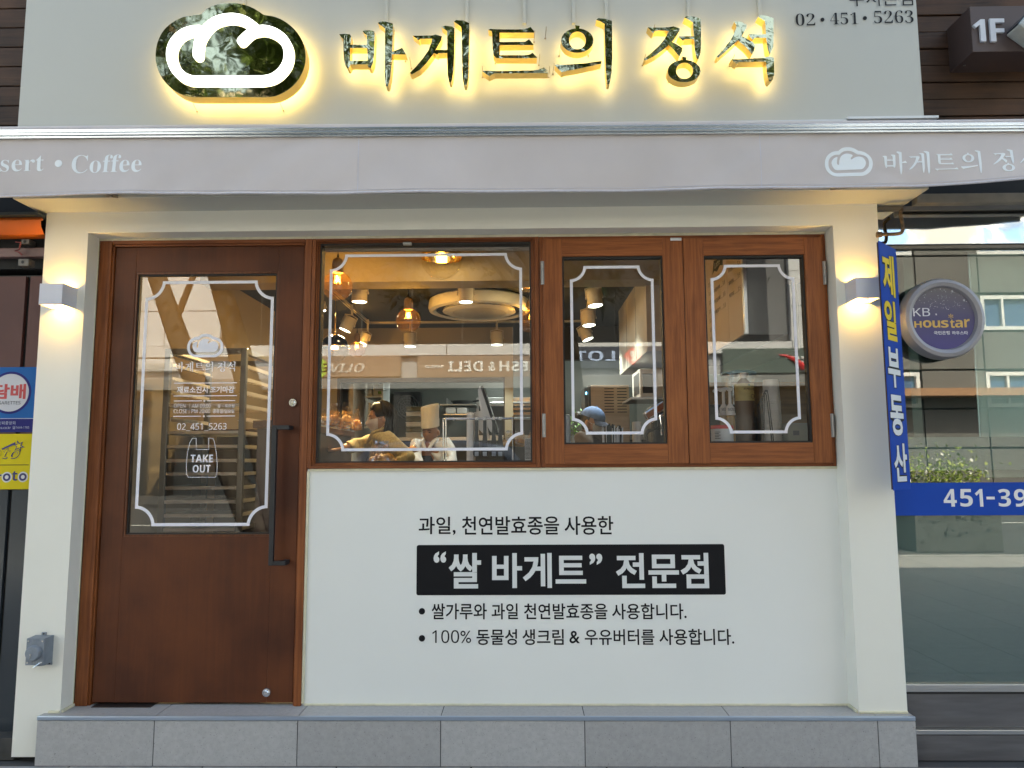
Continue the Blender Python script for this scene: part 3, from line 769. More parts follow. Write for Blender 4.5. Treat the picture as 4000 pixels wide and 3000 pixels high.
PINS = [[(1360,232),(1448,232),(1510,318),(1584,240)], [(1607,268),(1762,290),(1824,302)], [(1935,248),(2105,255),(1885,302),(2143,302),(2086,165)], [(2185,218),(2298,218),(2160,290),(2375,300),(2130,150)], [(2510,255),(2612,320),(2712,322),(2545,142)], [(2800,240),(2850,258),(2995,330)]]
for k, (ch, ss, rr) in enumerate(G_PLAN):
    pts = [p for s_ in ss for p in s_]
    bx = (min(p[0] for p in pts)+max(p[0] for p in pts))/2; bz = min(p[1] for p in pts)
    t = thing('sign_letter', (bx, YC, bz), LET_LABEL[k], 'sign letter', 'halo lit brush letters on the fascia')
    f = MB(); s_b = MB(); h = MB()
    for i, s_ in enumerate(ss):
        y = YL-0.0003*i
        f.prism(s_, y, y+0.0015, caps=True)
        s_b.prism(s_, y+0.0016, YL+0.046+0.0002*i)
        c = Vector((sum(p[0] for p in s_)/len(s_), sum(p[1] for p in s_)/len(s_)))
        h.prism(inset([tuple(p) for p in s_], 0.004*(1 if sum(s_[q][0]*s_[(q+1) % len(s_)][1]-s_[(q+1) % len(s_)][0]*s_[q][1] for q in range(len(s_))) > 0 else -1)), YL+0.0475+0.0003*i, YL+0.049+0.0003*i)
    for i, (a, b) in enumerate(rr):
        f.ring(a, b, YL-0.002, YL-0.0005); s_b.ring(a, b, YL-0.0004, YL+0.0445)
        m_ = [((p[0]*.88+q[0]*.12), (p[1]*.88+q[1]*.12)) for p, q in zip(a, b)]; n_ = [((p[0]*.12+q[0]*.88), (p[1]*.12+q[1]*.88)) for p, q in zip(a, b)]
        h.ring(m_, n_, YL+0.0462, YL+0.0475)
    f.build('face', gold_face, t); s_b.build('return_edge', gold_side, t); h.build('led_strip', halo, t)
    pn = MB()
    for (px, py) in PINS[k]:
        q = W(px, py, YC-0.004); a = q+Vector((0, 0.004, 0)); b = Vector((q.x, YL+0.05, q.z+0.055))
        pn.tube([a, q, (q.x, q.y-0.01, q.z+0.002), (q.x+0.003, YL+0.047, q.z+0.010), (q.x+0.003, YL+0.025, q.z+0.013)], 0.0013, 5); pn.ball(q, 0.0045, 6)
    pn.build_each('mounting_pin', wire_m, t)
# cloud sign
YK = YC-0.115
def kx_(p): return (X(560+p[0]/3.253, p[1]/3.253, YK), Zc(560+p[0]/3.253, p[1]/3.253, YK))
o_ = [kx_((155+a*1907, 40+(1-b)*1194)) for a, b in C_OUT]
ct = thing('cloud_sign', (o_[0][0]+.4, YC, min(p[1] for p in o_)), 'cloud shaped mirror gold sign with a glowing white outline on the cream fascia', 'sign')
f = MB(); f.prism(o_, YK, YK+0.002); f.build('face', mirror_gold('polished_gold_panel', (0.92, 0.77, 0.44), 0.07, 11.0), ct)
f = MB(); f.prism(o_, YK+0.0022, YK+0.062, smooth=False); f.build('return_edge', gold_side, ct)
cx_, cz_ = sum(p[0] for p in o_)/len(o_), sum(p[1] for p in o_)/len(o_)
sc_ = lambda P, k: [(cx_+(p[0]-cx_)*k, cz_+(p[1]-cz_)*k) for p in P]
f = MB(); f.ring(sc_(star_resample(o_, (cx_, cz_)), 0.97), sc_(star_resample(o_, (cx_, cz_)), 0.80), YK+0.0635, YK+0.065); f.build('led_strip', halo, ct)
neo = emis('white_acrylic_lit', (0.93, 0.95, 1.0), 1.1)
def ribbon(mb, path, r, y0, y1, ends=(True, True)):
    P = [Vector(p) for p in path]; Lf, Rt = [], []
    for i, p in enumerate(P):
        d = (P[min(i+1, len(P)-1)]-P[max(i-1, 0)]).normalized(); nn = Vector((-d.y, d.x)); Lf.append(p+nn*r); Rt.append(p-nn*r)
    def cap(c, d):
        a0 = math.atan2(d.y, d.x); return [c+Vector((math.cos(a0-PI/2+PI*i/8), math.sin(a0-PI/2+PI*i/8)))*r for i in range(1, 8)]
    poly = Rt + (cap(P[-1], (P[-1]-P[-2])) if ends[1] else []) + Lf[::-1] + (cap(P[0], (P[0]-P[1])) if ends[0] else [])
    n = len(P); vs = [(p.x, y, p.y) for y in (y0, y1) for p in poly]; N_ = len(poly)
    from mathutils.geometry import tessellate_polygon
    quads = []
    for i in range(n-1):
        a, b = i, i+1; la = n+(7 if ends[1] else 0)+(n-1-i); lb = la-1
        quads.append((a, b, lb, la))
    fs = [q for q in quads]+[tuple(i+N_ for i in q[::-1]) for q in quads]
    if ends[1]:
        e = [n-1]+list(range(n, n+7))+[n+7]; fs += [tuple(e), tuple(i+N_ for i in e[::-1])]
    if ends[0]:
        e = [len(Rt)+(7 if ends[1] else 0)+n-1]+list(range(N_-7, N_))+[0]; fs += [tuple(e), tuple(i+N_ for i in e[::-1])]
    fs += [(i, i+N_, (i+1) % N_+N_, (i+1) % N_) for i in range(N_)]
    mb.add(vs, fs)
r_ = (kx_((758, 500))[0]-kx_((642, 500))[0])/2
main_ = [(720,396),(640,402),(560,424),(480,470),(415,540),(378,620),(366,700),(378,790),(430,905),(520,990),(580,1018),(640,1034),(760,1035),(1000,1035),(1250,1035),(1440,1035),(1540,1033),(1660,1003),(1760,930),(1830,830),(1855,720),(1840,610),(1780,510),(1690,440),(1590,402),(1500,396),(1400,420),(1330,468),(1262,535)]
sec_ = [(705,720),(708,630),(730,520),(785,420),(860,335),(960,275),(1080,247),(1180,247),(1290,277),(1390,340),(1460,405)]
f = MB(); ribbon(f, [tuple(v) for v in catmull_open([kx_(p) for p in main_], 5)], r_, YK-0.014, YK-0.0005, (True, True))
ribbon(f, [tuple(v) for v in catmull_open([kx_(p) for p in sec_], 5)], r_, YK-0.0145, YK-0.0006, (True, True)); f.build('lit_outline', neo, ct)
pn = MB()
for px in (770, 1107):
    q = W(px, 436 if px < 1000 else 432, YC-0.004); pn.tube([q, (q.x-0.012, YC-0.02, q.z+0.03), (q.x-0.02, YC-0.06, q.z+0.09)], 0.0012, 5); pn.ball(q, 0.004, 6)
pn.build_each('mounting_pin', wire_m, ct)

# ------------------------------------------------------------------ awning
fab = pm('lilac_canvas', (0.575, 0.528, 0.525), 0.85, var=0.05, scale=3, bump=0.15, bscale=500)
hem = pm('pale_hem', (0.55, 0.54, 0.60), 0.8, var=0.06, scale=60)
awn_print = pm('pale_blue_print', (0.80, 0.84, 0.87), 0.7, var=0.01)
YA = -0.285
aw = thing('awning', (-0.3, YC, 2.75), 'lilac canvas awning with a hanging valance printed in pale lettering', 'awning')
def va_z(px): return Zc(px, 745, YA)
top = MB()
for (z0p, z1p, y, ) in ((476, 490, YA-0.02),):
    pass
AX0, AX1 = -3.2, 2.75
def rowmesh(z_of, y_of, nx, rows, x0=AX0, x1=AX1):
    vs = []; fs = []
    for j in range(rows):
        for i in range(nx+1):
            x = x0+(x1-x0)*i/nx; vs.append((x, y_of(x, j/(rows-1)), z_of(x, j/(rows-1))))
    for j in range(rows-1):
        for i in range(nx): a = j*(nx+1)+i; fs.append((a, a+nx+1, a+nx+2, a+1))
    return vs, fs
zr_t, zr_b = Zc(2000, 479, YA-0.05), Zc(2000, 525, YA-0.05)
def tiltz(x): return -0.0055*(x)      # the bar sags a little to the left in the picture
zt0 = Zc(2000, 524, YA); zb0 = Zc(2000, 744, YA)
def zb(x):
    d = max(0.0, x-1.45); return zb0+0.004*math.sin(x*2.2)+0.030*d*d*1.1
random.seed(3)
def vy(x, t): return YA + 0.014*math.sin(x*1.7+0.6)*t + 0.008*math.sin(x*4.1)*t*t + 0.0022*math.sin(x*23+t*9)*math.sin(x*1.3)**2 + 0.004*math.exp(-((x-1.3-0.5*t)/.05)**2)*t + 0.004*math.sin(x*9.0+t*3)*t - (0.02*t*max(0, x-1.5))
vs, fs = rowmesh(lambda x, t: zt0+0.004+(zb(x)-zt0-0.004)*t+tiltz(x)*(1-t), vy, 240, 22)
v = MB(); v.add(vs, fs, 0, True)
vs2 = [(a, b+0.0025, c) for a, b, c in vs]; v.add(vs2, [f[::-1] for f in fs], 0, True)
val = v.build('valance', fab, aw)
# seams and hem
sm = MB()
for px in (1400, 2972):
    x = X(px, 630, YA)
    n = 14
    for i in range(n):
        t0, t1 = i/n, (i+1)/n
        za, zc = zt0+(zb(x)-zt0)*t0, zt0+(zb(x)-zt0)*t1
        sm.add([(x-0.002, vy(x, t0)-0.0012, za), (x+0.002, vy(x, t0)-0.0012, za), (x+0.002, vy(x, t1)-0.0012, zc), (x-0.002, vy(x, t1)-0.0012, zc)], [(0, 3, 2, 1)])
sm.build_each('seam', hem, aw)
hm = MB()
xs = [AX0+(AX1-AX0)*i/160 for i in range(161)]
hm.tube([(x, vy(x, 1)+0.001, zb(x)-0.001) for x in xs], 0.0058, 8)
hm.tube([(x, vy(x, 0.955)-0.001, zt0+(zb(x)-zt0)*0.955) for x in xs], 0.0012, 5)
hm.build('hem', hem, aw)
# cassette: fabric roll lip, grooved metal front bar
cas = MB()
zl0, zl1 = Zc(2000, 492, YA-0.012), Zc(2000, 479, YA+0.03)
cas.tube([(x, YA+0.03, zl0+0.012+tiltz(x)+0.0015*math.sin(3*x)) for x in xs], 0.022, 14); cas.build('fabric_roll', fab, aw)
brs = MB()
b0, b1 = Zc(2000, 527, YA-0.012), Zc(2000, 492, YA-0.012)
for k, (u0, u1, dy) in enumerate(((0.0, 0.22, 0.003), (0.22, 0.30, 0.008), (0.30, 0.55, 0.0), (0.55, 0.62, 0.007), (0.62, 1.0, 0.002))):
    T = Matrix.Rotation(math.radians(0.3), 4, 'Y')
    brs.box(AX0, AX1, YA-0.016+dy, YA+0.05, b0+(b1-b0)*u0, b0+(b1-b0)*u1-0.0003, bev=0.0015, T=T)
brs.build('front_bar', pm('awning_bar', (0.62, 0.66, 0.70), 0.25, 1.0, var=0.12, scale=2.5, stretch=(1, 1, 1)), aw)
rail = MB(); p0 = W(3300, 462, YC-0.02); p1 = W(3662, 459, YC-0.02)
rail.box(1.55, p1.x, YC-0.03, YC-0.002, p0.z-0.008, p0.z+0.004); rail.box(-2.46, 1.55, YC-0.02, YC-0.001, p0.z-0.016, p0.z-0.004); rail.build('back_rail', pm('white_rail', (0.66, 0.68, 0.70), 0.4), aw)
# printing on the valance, following the cloth
def on_cloth(mb):
    out = []
    for (x, y, z) in mb.v:
        t = min(1, max(0, (zt0-z)/(zt0-zb(x)))); out.append((x, vy(x, t)-0.0015+(y-YA), z))
    mb.v = out; return mb
pr = MB()
x0, x1, z0, z1 = box_px(3222, 575, 3407, 690, YA); add_logo(pr, x0, x1, z0, z1, YA)
x0, x1, z0, z1 = box_px(3446, 590, 4052, 681, YA); add_name(pr, x0, x1, z0, z1, YA, last=6)
def sf(s): return ''.join(chr(0x1D400+ord(c)-65) if c.isupper() else (chr(0x1D41A+ord(c)-97) if c.islower() else c) for c in s)
text_px(pr, sf('Coffee'), 281, 605, 557, 677, YA, off=-0.006)
text_px(pr, sf('Dessert'), -176, 605, 172, 671, YA, off=-0.006)
x, z = X(229, 639, YA), Zc(229, 639, YA); pr.prism([(x+0.0175*math.cos(a*PI/12), z+0.0175*math.sin(a*PI/12)) for a in range(24)], YA, YA+0.001)
on_cloth(pr).build_each('lettering', awn_print, aw, 0.05)

# ------------------------------------------------------------------ up and down wall lamps
lampm = pm('lamp_white', (0.62, 0.61, 0.66), 0.5, var=0.02)
bulb = emis('lamp_led', (1.0, 0.58, 0.15), 85.0)
def wall_lamp(px0, py0, px1, py1, label):
    x0, x1, z0, z1 = box_px(px0, py0, px1, py1, -0.115)
    t = thing('wall_lamp', ((x0+x1)/2, YP, z0), label, 'wall lamp', 'up and down lamps on the pillars')
    b = MB(); w = 0.003
    b.box(x0, x1, -0.115, -0.112, z0, z1, bev=0.001); b.box(x0, x0+w, -0.112, -0.003, z0, z1); b.box(x1-w, x1, -0.112, -0.003, z0, z1); b.box(x0, x1, -0.003, -0.0005, z0, z1)
    b.build('housing', lampm, t)
    c = MB(); zm = (z0+z1)/2; c.box(x0+w, x1-w, -0.112, -0.003, zm-0.004, zm+0.004); c.box(x0+0.03, x1-0.02, -0.085, -0.03, zm-0.022, zm-0.0045); c.build('baffle', lampm, t)
    e = MB(); xm = (x0+x1)/2; e.box(xm-0.016, xm+0.016, -0.05, -0.02, zm+0.006, zm+0.0075); e.box(xm-0.016, xm+0.016, -0.05, -0.02, zm-0.0245, zm-0.023); e.build_each('led', bulb, t)
    return t
wall_lamp(153, 1107, 243, 1189, 'white box lamp on the pillar left of the door, shining up and down')
wall_lamp(3344, 1083, 3438, 1164, 'white box lamp on the pillar beside the vertical blue signboard')

# grey weatherproof outlet low on the left pillar
cast = pm('grey_cast_box', (0.22, 0.25, 0.29), 0.5, 0.3, var=0.08, scale=40, bump=0.1, bscale=200)
so0, so1, sz0, sz1 = box_px(103, 2494, 172, 2598, -0.06)
t = thing('outdoor_outlet', ((so0+so1)/2, 0, sz0), 'grey weatherproof outlet box with a round screw cap low on the left pillar', 'outlet box')
b = MB(); bx1 = X(200, 2540, 0)
def frustum(mb, a, ya, c, yc):
    vs = [(a[0], ya, a[2]), (a[1], ya, a[2]), (a[1], ya, a[3]), (a[0], ya, a[3]), (c[0], yc, c[2]), (c[1], yc, c[2]), (c[1], yc, c[3]), (c[0], yc, c[3])]
    mb.add(vs, [(0, 1, 2, 3), (0, 4, 5, 1), (1, 5, 6, 2), (2, 6, 7, 3), (3, 7, 4, 0)])
frustum(b, (so0, so1, sz0, sz1), -0.062, (so0-0.002, so1+0.004, sz0-0.002, sz1+0.002), 0.0)
for i in range(3): b.box(so0+0.022+i*0.012, so0+0.028+i*0.012, -0.0635, -0.062, sz1-0.018, sz1-0.003); b.box(so0+0.022+i*0.012, so0+0.028+i*0.012, -0.0635, -0.062, sz0+0.003, sz0+0.018)
xm = (so0+so1)/2
b.box(xm-0.012, xm+0.012, -0.006, -0.0002, sz1, sz1+0.016, bev=0.003); b.box(so1-0.02, so1+0.006, -0.006, -0.0002, sz0-0.014, sz0+0.002, bev=0.002)
b.build('box', cast, t)
T = Matrix.Rotation(PI/2, 4, 'X')
b = MB(); b.lathe([(0.0, 0.020), (0.030, 0.020), (0.034, 0.016), (0.036, 0.0)], (xm-0.002, -0.062, (sz0+sz1)/2-0.004), 36, 0, True, T)
cap = b.build('screw_cap', cast, t)
b = MB(); b.lathe([(0.0, 0.012), (0.022, 0.012), (0.026, 0.0)], (xm+0.012, -0.03, sz0-0.006), 24); b.build('outlet_spout', cast, t)
b = MB()
for sx in (so0+0.009, so1-0.009):
    for z in (sz0+0.011, sz1-0.012): b.lathe([(0, 0.003), (0.004, 0.0025), (0.005, 0)], (sx, -0.062, z), 12, 0, True, T)
b.lathe([(0, 0.005), (0.0035, 0.0045), (0.0045, 0)], (xm-0.006, -0.082, (sz0+sz1)/2-0.008), 10, 0, True, T)
b.tube([(xm-0.004, -0.084, (sz0+sz1)/2-0.013), (xm-0.009, -0.085, (sz0+sz1)/2-0.026)], 0.0016, 6); b.tube([(xm+0.03, -0.066, sz0+0.012), (xm+0.012, -0.07, sz0-0.002), (xm+0.0, -0.068, sz0-0.01)], 0.0022, 6)
b.build_each('screw', chrome, t)
b = MB(); b.lathe([(0, 0.0007), (0.004, 0.0007)], (xm, -0.0062, sz1+0.009), 12, 0, False, T); b.lathe([(0, 0.0007), (0.004, 0.0007)], (so1-0.006, -0.0062, sz0-0.007), 12, 0, False, T); b.build_each('bolt_hole', gasket, t)

# ------------------------------------------------------------------ neighbour on the left: convenience shop
ls = thing('convenience_shop', (-3.2, 0.1, 0), 'dark panelled shopfront left of the bakery under brown boards', 'building')
dpan = pm('maroon_panel', (0.10, 0.040, 0.034), 0.5, var=0.15, scale=2, spec=0.3)
lpan = pm('dark_glass_panel', (0.035, 0.042, 0.05), 0.16, var=0.1, scale=2)
b = MB(); yl = 0.10
zsplit = Zc(60, 1912, yl)
xa = X(96, 1300, yl); xb = X(20, 2200, yl)
b.box(-4.6, xa-0.012, yl, yl+0.05, zsplit, 2.36); b.box(xa+0.012, OL-0.002, yl, yl+0.05, zsplit, 2.36); b.build('upper_panel', dpan, ls)
b = MB(); b.box(-4.6, xb-0.01, yl+0.001, yl+0.05, 0.10, zsplit-0.002); b.box(xb+0.01, OL-0.002, yl+0.001, yl+0.05, 0.10, zsplit-0.002); b.build('lower_panel', lpan, ls)
b = MB(); b.box(-4.6, OL-0.002, yl+0.02, yl+0.06, 0.02, 2.37); b.build('back_panel', gasket, ls)
b = MB(); b.box(-4.6, OL-0.002, 0.02, yl, 0.0, 0.10); b.build('plinth', pm('dark_plinth', (0.05, 0.048, 0.045), 0.8, var=0.3, scale=12, bump=.2), ls)
b = MB(); z0 = Zc(60, 1006, 0.06); z1 = Zc(60, 970, 0.06); b.box(-4.6, OL-0.004, 0.05, 0.09, z0, z1, bev=0.004); b.build('shutter_rail', pm('dusty_pink_rail', (0.16, 0.09, 0.085), 0.5, var=0.2), ls)
b = MB(); q = W(105, 1030, 0.03); b.box(q.x-0.025, q.x+0.03, 0.0, 0.05, q.z-0.02, q.z+0.018, bev=0.003); q2 = W(108, 948, 0.05); b.box(q2.x-0.02, q2.x+0.022, 0.03, 0.08, q2.z-0.013, q2.z+0.013, bev=0.003); brs_ = b.build_each('lock_bracket', pm('dull_zinc', (0.13, 0.12, 0.11), 0.5, 0.6, var=.2, scale=30), ls)
for c, br in zip((q, q2), brs_):
    b = MB(); b.lathe([(0, 0.001), (0.008, 0.001)], (c.x, (-0.0005 if c is q else 0.0295), c.z), 14, 0, False, T); b.build('bolt_hole', gasket, br)
b = MB(); b.tube([(q2.x-0.04, 0.02, q2.z-0.005), (q2.x-0.01, 0.015, q2.z-0.01), (q2.x-0.02, 0.02, q2.z-0.045), (q2.x-0.05, 0.03, q2.z-0.05), (q2.x-0.02, 0.02, q2.z-0.058), (q2.x+0.0, 0.015, q2.z-0.075)], 0.004, 6); b.build('knotted_cord', pm('red_cord', (0.22, 0.05, 0.05), 0.8), ls)
brown_bd = wood('weathered_cladding', (0.022, 0.014, 0.010), (0.095, 0.048, 0.027), 'x', 2.2, 0.6, 0.5, blotch=0.6)
b = MB()
for i in range(22):
    z0 = 2.86+i*0.111; b.box(-4.6, -2.40, 0.12, 0.145, z0, z0+0.105, bev=0.003)
b.build('cladding', brown_bd, ls)
b = MB(); b.box(-4.6, -2.43, 0.10, 0.30, 2.40, 2.86); b.build('soffit_box', pm('flat_black', (0.012, 0.012, 0.013), 0.8), ls)  # even black box under the boards
b = MB(); z = Zc(60, 838, -0.05); b.box(-4.6, OL-0.003, -0.06, 0.1, z-0.006, z+0.010); b.build('gutter_edge', pm('grey_green_metal', (0.055, 0.062, 0.058), 0.5, 0.3), ls)
oc = thing('orange_canopy', (-3.0, 0.05, 2.3), 'short orange canvas canopy over the dark shopfront at the left edge', 'canopy')
b = MB(); zA, zB, zC_ = Zc(60, 850, -0.02), Zc(60, 868, 0.0), Zc(60, 926, 0.04)
vs, fs = [], []
prof = [(0.09, zA+0.012), (-0.02, zA), (-0.035, zB), (-0.03, (zB+zC_)/2), (-0.005, zC_), (0.06, zC_-0.004)]
for x in (-4.4, -3.4, -2.9, OL-0.004): vs += [(x, y_, z_) for y_, z_ in prof]
for i in range(3):
    for j in range(5): a = i*6+j; fs.append((a, a+1, a+7, a+6))
b.add(vs, fs, 0, True); b.build('canopy_cloth', pm('orange_canvas', (0.60, 0.13, 0.015), 0.6, var=0.1), oc)
b = MB(); b.tube([(-4.4, -0.025, zB+0.004), (OL-0.004, -0.025, zB+0.004)], 0.006, 8); b.build('front_tube', pm('orange_tube', (0.45, 0.10, 0.02), 0.4), oc)
# posters
def decal(par, name, x0, x1, z0, z1, y, m, th=0.0015):
    k = MB(); k.box(x0, x1, y, y+th, z0, z1); return k.build(name, m, par)
yp = yl-0.004
cs = thing('cigarette_sign', (-2.55, yp, 1.5), 'blue poster with a white disc announcing cigarettes, on the dark panel', 'poster')
cx0, cx1, cz0, cz1 = -2.95, (X(142, 1440, yp)+X(131, 1680, yp))/2, Zc(70, 1688, yp), Zc(70, 1434, yp)
k = MB(); k.prism(rrect(cx0, cx1, cz0, cz1, 0.008), yp, yp+0.003); k.build('sheet', pm('poster_blue', (0.004, 0.10, 0.34), 0.5, var=0.03, spec=0.2), cs)
zs = Zc(70, 1636, yp); decal(cs, 'footer', cx0, cx1-0.001, cz0+0.001, zs, yp-0.001, pm('poster_navy', (0.010, 0.010, 0.14), 0.5, spec=0.2))
ccx, ccz = X(40, 1534, yp), Zc(40, 1534, yp); rr_ = X(122, 1534, yp)-ccx
k = MB(); k.prism([(ccx+rr_*math.cos(a*PI/32), ccz+rr_*math.sin(a*PI/32)) for a in range(64)], yp-0.0008, yp); k.build('ring', MATS['poster_navy'], cs)
ri_ = X(113, 1534, yp)-ccx
k = MB(); k.prism([(ccx+ri_*math.cos(a*PI/32), ccz+ri_*math.sin(a*PI/32)) for a in range(64)], yp-0.0016, yp-0.0009); k.build('disc', pm('poster_white', (0.50, 0.50, 0.54), 0.4, var=0.02), cs)
k = MB(); text_px(k, '담배', -26, 1500, 101, 1559, yp-0.0022, off=0.035); k.build_each('lettering', pm('poster_red', (0.45, 0.02, 0.03), 0.4), cs, 0.02)
k = MB(); text_px(k, 'CIGARETTES', -26, 1567, 80, 1580, yp-0.0022, off=0.01); k.build('small_lettering', ink, cs)
k = MB(); text_px(k, '한국담배판매인회중앙회', -92, 1646, 60, 1659, yp-0.002); text_px(k, 'www.kosea.co.kr', -60, 1665, 42, 1676, yp-0.002); text_px(k, '☎1644-1785', 48, 1664, 114, 1676, yp-0.002); k.build_each('footer_lettering', pm('poster_pale', (0.42, 0.45, 0.58), 0.4), cs, 0.007)
decal(cs, 'footer_rule', cx0, cx1-0.001, zs, zs+0.003, yp-0.0012, MATS['poster_pale'])
ys = thing('lottery_sign', (-2.55, yp, 1.3), 'yellow poster with dark blue lettering below the cigarette poster', 'poster')
yx1 = (X(130, 1698, yp)+X(117, 1908, yp))/2; yz0, yz1 = Zc(60, 1911, yp), Zc(60, 1695, yp)
decal(ys, 'sheet', -2.95, yx1, yz0, yz1, yp, pm('poster_yellow', (0.62, 0.50, 0.010), 0.5, var=0.03, spec=0.2), 0.003)
navy = pm('print_navy', (0.02, 0.02, 0.12), 0.4); halo_w = pm('print_pale_halo', (0.62, 0.62, 0.60), 0.4)
def disc_ring(mb, c, a, b, y, sx=1.0): mb.ring([(c[0]+a*sx*math.cos(t*PI/16), c[1]+a*math.sin(t*PI/16)) for t in range(32)], [(c[0]+b*sx*math.cos(t*PI/16), c[1]+b*math.sin(t*PI/16)) for t in range(32)], y, y+0.0007)
k = MB(); k2 = MB(); s_ = X(100, 1863, yp)-X(99, 1863, yp)
for px, py in ((27, 1864), (90, 1863)):
    c = (X(px, py, yp), Zc(px, py, yp)); disc_ring(k, c, 15*s_, 7.5*s_, yp-0.0022); disc_ring(k2, c, 20*s_, 14*s_, yp-0.0012); disc_ring(k2, c, 8*s_, 0.3*s_, yp-0.0012)
text_px(k2, 'P r', -48, 1843, 10, 1882, yp-0.0012, off=0.07)
text_px(k, 't', 46, 1841, 68, 1878, yp-0.0022, off=0.05); text_px(k, 'P r', -45, 1846, 6, 1878, yp-0.0022, off=0.03)
text_px(k, 'toto', -62, 1752, 78, 1793, yp-0.0018, off=0.075, shear=0.35)
stars = []
sc0 = (75, 1742)
for i in range(12):
    a = PI/2+i*PI/6+0.3; R_ = 24 if i % 2 == 0 else 10; stars.append((X(sc0[0]+R_*math.cos(a), sc0[1]-R_*math.sin(a), yp), Zc(sc0[0]+R_*math.cos(a), sc0[1]-R_*math.sin(a), yp)))
k.prism(stars, yp-0.0030, yp-0.0023)
k.prism([(X(a, c, yp), Zc(a, c, yp)) for a, c in ((8, 1752), (60, 1727), (62, 1735), (10, 1758))], yp-0.0030, yp-0.0023)
decal(ys, 'rule', -2.95, X(112, 1816, yp), Zc(50, 1817.5, yp), Zc(50, 1815, yp), yp-0.001, ink, 0.0008)
k.build_each('lettering', navy, ys, 0.02); k2.build_each('letter_halo', halo_w, ys, 0.02)
k3 = MB(); cst = (sum(p[0] for p in stars)/12, sum(p[1] for p in stars)/12)
k3.prism([(cst[0]+(p[0]-cst[0])*0.62, cst[1]+(p[1]-cst[1])*0.62) for p in stars], yp-0.0038, yp-0.0031); text_px(k3, 'toto', -60, 1754, 76, 1790, yp-0.0030, off=0.012, shear=0.35); k3.build('letter_fill', MATS['poster_yellow'], ys)

# ------------------------------------------------------------------ neighbour on the right: estate office
YG = 0.06
eo = thing('estate_office', (2.6, 0.1, 0), 'estate office front with tall glass, polished steel header and grey stone base', 'building')
gx = OR+0.006
b = MB()
offg = glass('office_glass', 2.1, tint=(0.82, 0.90, 0.88))
zg0, zg1 = Zc(3780, 2668, YG), Zc(3780, 974, YG)
b.box(gx+0.012, 4.4, YG, YG+0.008, zg0, zg1); b.build('window_pane', offg, eo)
frost = pm('frosted_film', (0.15, 0.165, 0.17), 0.22, var=0.02, scale=1.5, spec=0.6)
b = MB(); b.box(gx+0.012, 4.4, YG+0.009, YG+0.011, Zc(3780, 1837, YG), Zc(3780, 1707, YG)); b.box(gx+0.012, 4.4, YG+0.009, YG+0.011, zg0, Zc(3780, 2012, YG)); b.build('frosted_band', frost, eo)
pol = pm('polished_header', (0.78, 0.80, 0.82), 0.05, 1.0, var=0.02, bump=0.22, bscale=2.6)
b = MB(); zh0, zh1 = Zc(3780, 953, YG-0.03), Zc(3780, 822, YG-0.03); b.box(gx, 4.4, YG-0.03, YG+0.06, zh0, zh1, bev=0.003); b.build('steel_header', pol, eo)
bt_ = pm('taupe_trim', (0.15, 0.135, 0.115), 0.5, 0.3)
b = MB(); b.box(gx, 4.4, YG-0.022, YG+0.06, zg1, zh0-0.003); b.box(gx, 4.4, YG-0.04, YG+0.06, zh1, Zc(3780, 803, YG-.04)); b.build('window_head', bt_, eo)
b = MB(); b.box(gx, 4.4, YG+0.04, YG+0.2, zh1+0.03, 2.98); b.build('dark_recess', MATS['flat_black'], eo)  # even black block filling the gap above the header
b = MB(); q = W(3800, 775, -0.06); b.box(1.93, 4.4, -0.08, -0.03, q.z-0.028, q.z+0.02, bev=0.004); b.build('awning_arm', pm('dusty_taupe', (0.20, 0.175, 0.14), 0.6, var=0.15, scale=14), eo)
gran = pm('grey_granite', (0.11, 0.105, 0.11), 0.38, var=0.22, scale=6, stretch=(0.6, 1, 5), coat=0.1)
b = MB(); zt_, zb_ = Zc(3780, 2700, YG), Zc(3780, 2843, YG)
b.box(gx+0.012, 4.4, YG-0.004, YG+0.05, zb_, zt_, bev=0.002); b.build('stone_panel', gran, eo)
b = MB(); b.box(gx+0.012, 4.4, YG-0.03, YG+0.05, 0.0, Zc(3780, 2872, YG-.03)); b.build('stone_base', gran, eo)
b = MB()
b.box(gx+0.012, 4.4, YG-0.02, YG+0.03, zt_+0.014, zg0-0.0005, bev=0.002); b.box(gx+0.012, 4.4, YG-0.012, YG+0.03, zt_, zt_+0.0135, bev=0.002); b.box(gx, gx+0.012, YG-0.006, YG+0.05, 0.0, zg1)
b.box(gx+0.012, 4.4, YG-0.045, YG+0.03, Zc(3780, 2859, YG-.04), zb_+0.006, bev=0.002); b.box(gx+0.012, 4.4, YG-0.036, YG+0.02, Zc(3780, 2871, YG-.04), Zc(3780, 2860, YG-.04), bev=0.001)
b.build('steel_trim', steel, eo)
b = MB(); b.box(gx+0.012, 4.4, YG-0.0042, YG-0.002, zt_-0.012, zt_-0.0005); b.build('trim_shadow_gap', gasket, eo)
b = MB()
for i in range(22):
    z0 = 2.975+i*0.0925; b.box(1.80, 4.4, 0.075+0.006*(i % 2), 0.12, z0, z0+0.087, bev=0.003)
clad = b.build('cladding', brown_bd, eo)
b = MB(); random.seed(5)
for i in range(14):
    z0 = 2.975+i*0.0925
    for zz in (z0+0.02, z0+0.066): b.lathe([(0, 0.0012), (0.0028, 0.0012)], (1.955+random.uniform(-.006, .006), 0.0735+0.006*(i % 2), zz), 8, 0, False, T)
b.build_each('nail_head', gasket, clad)
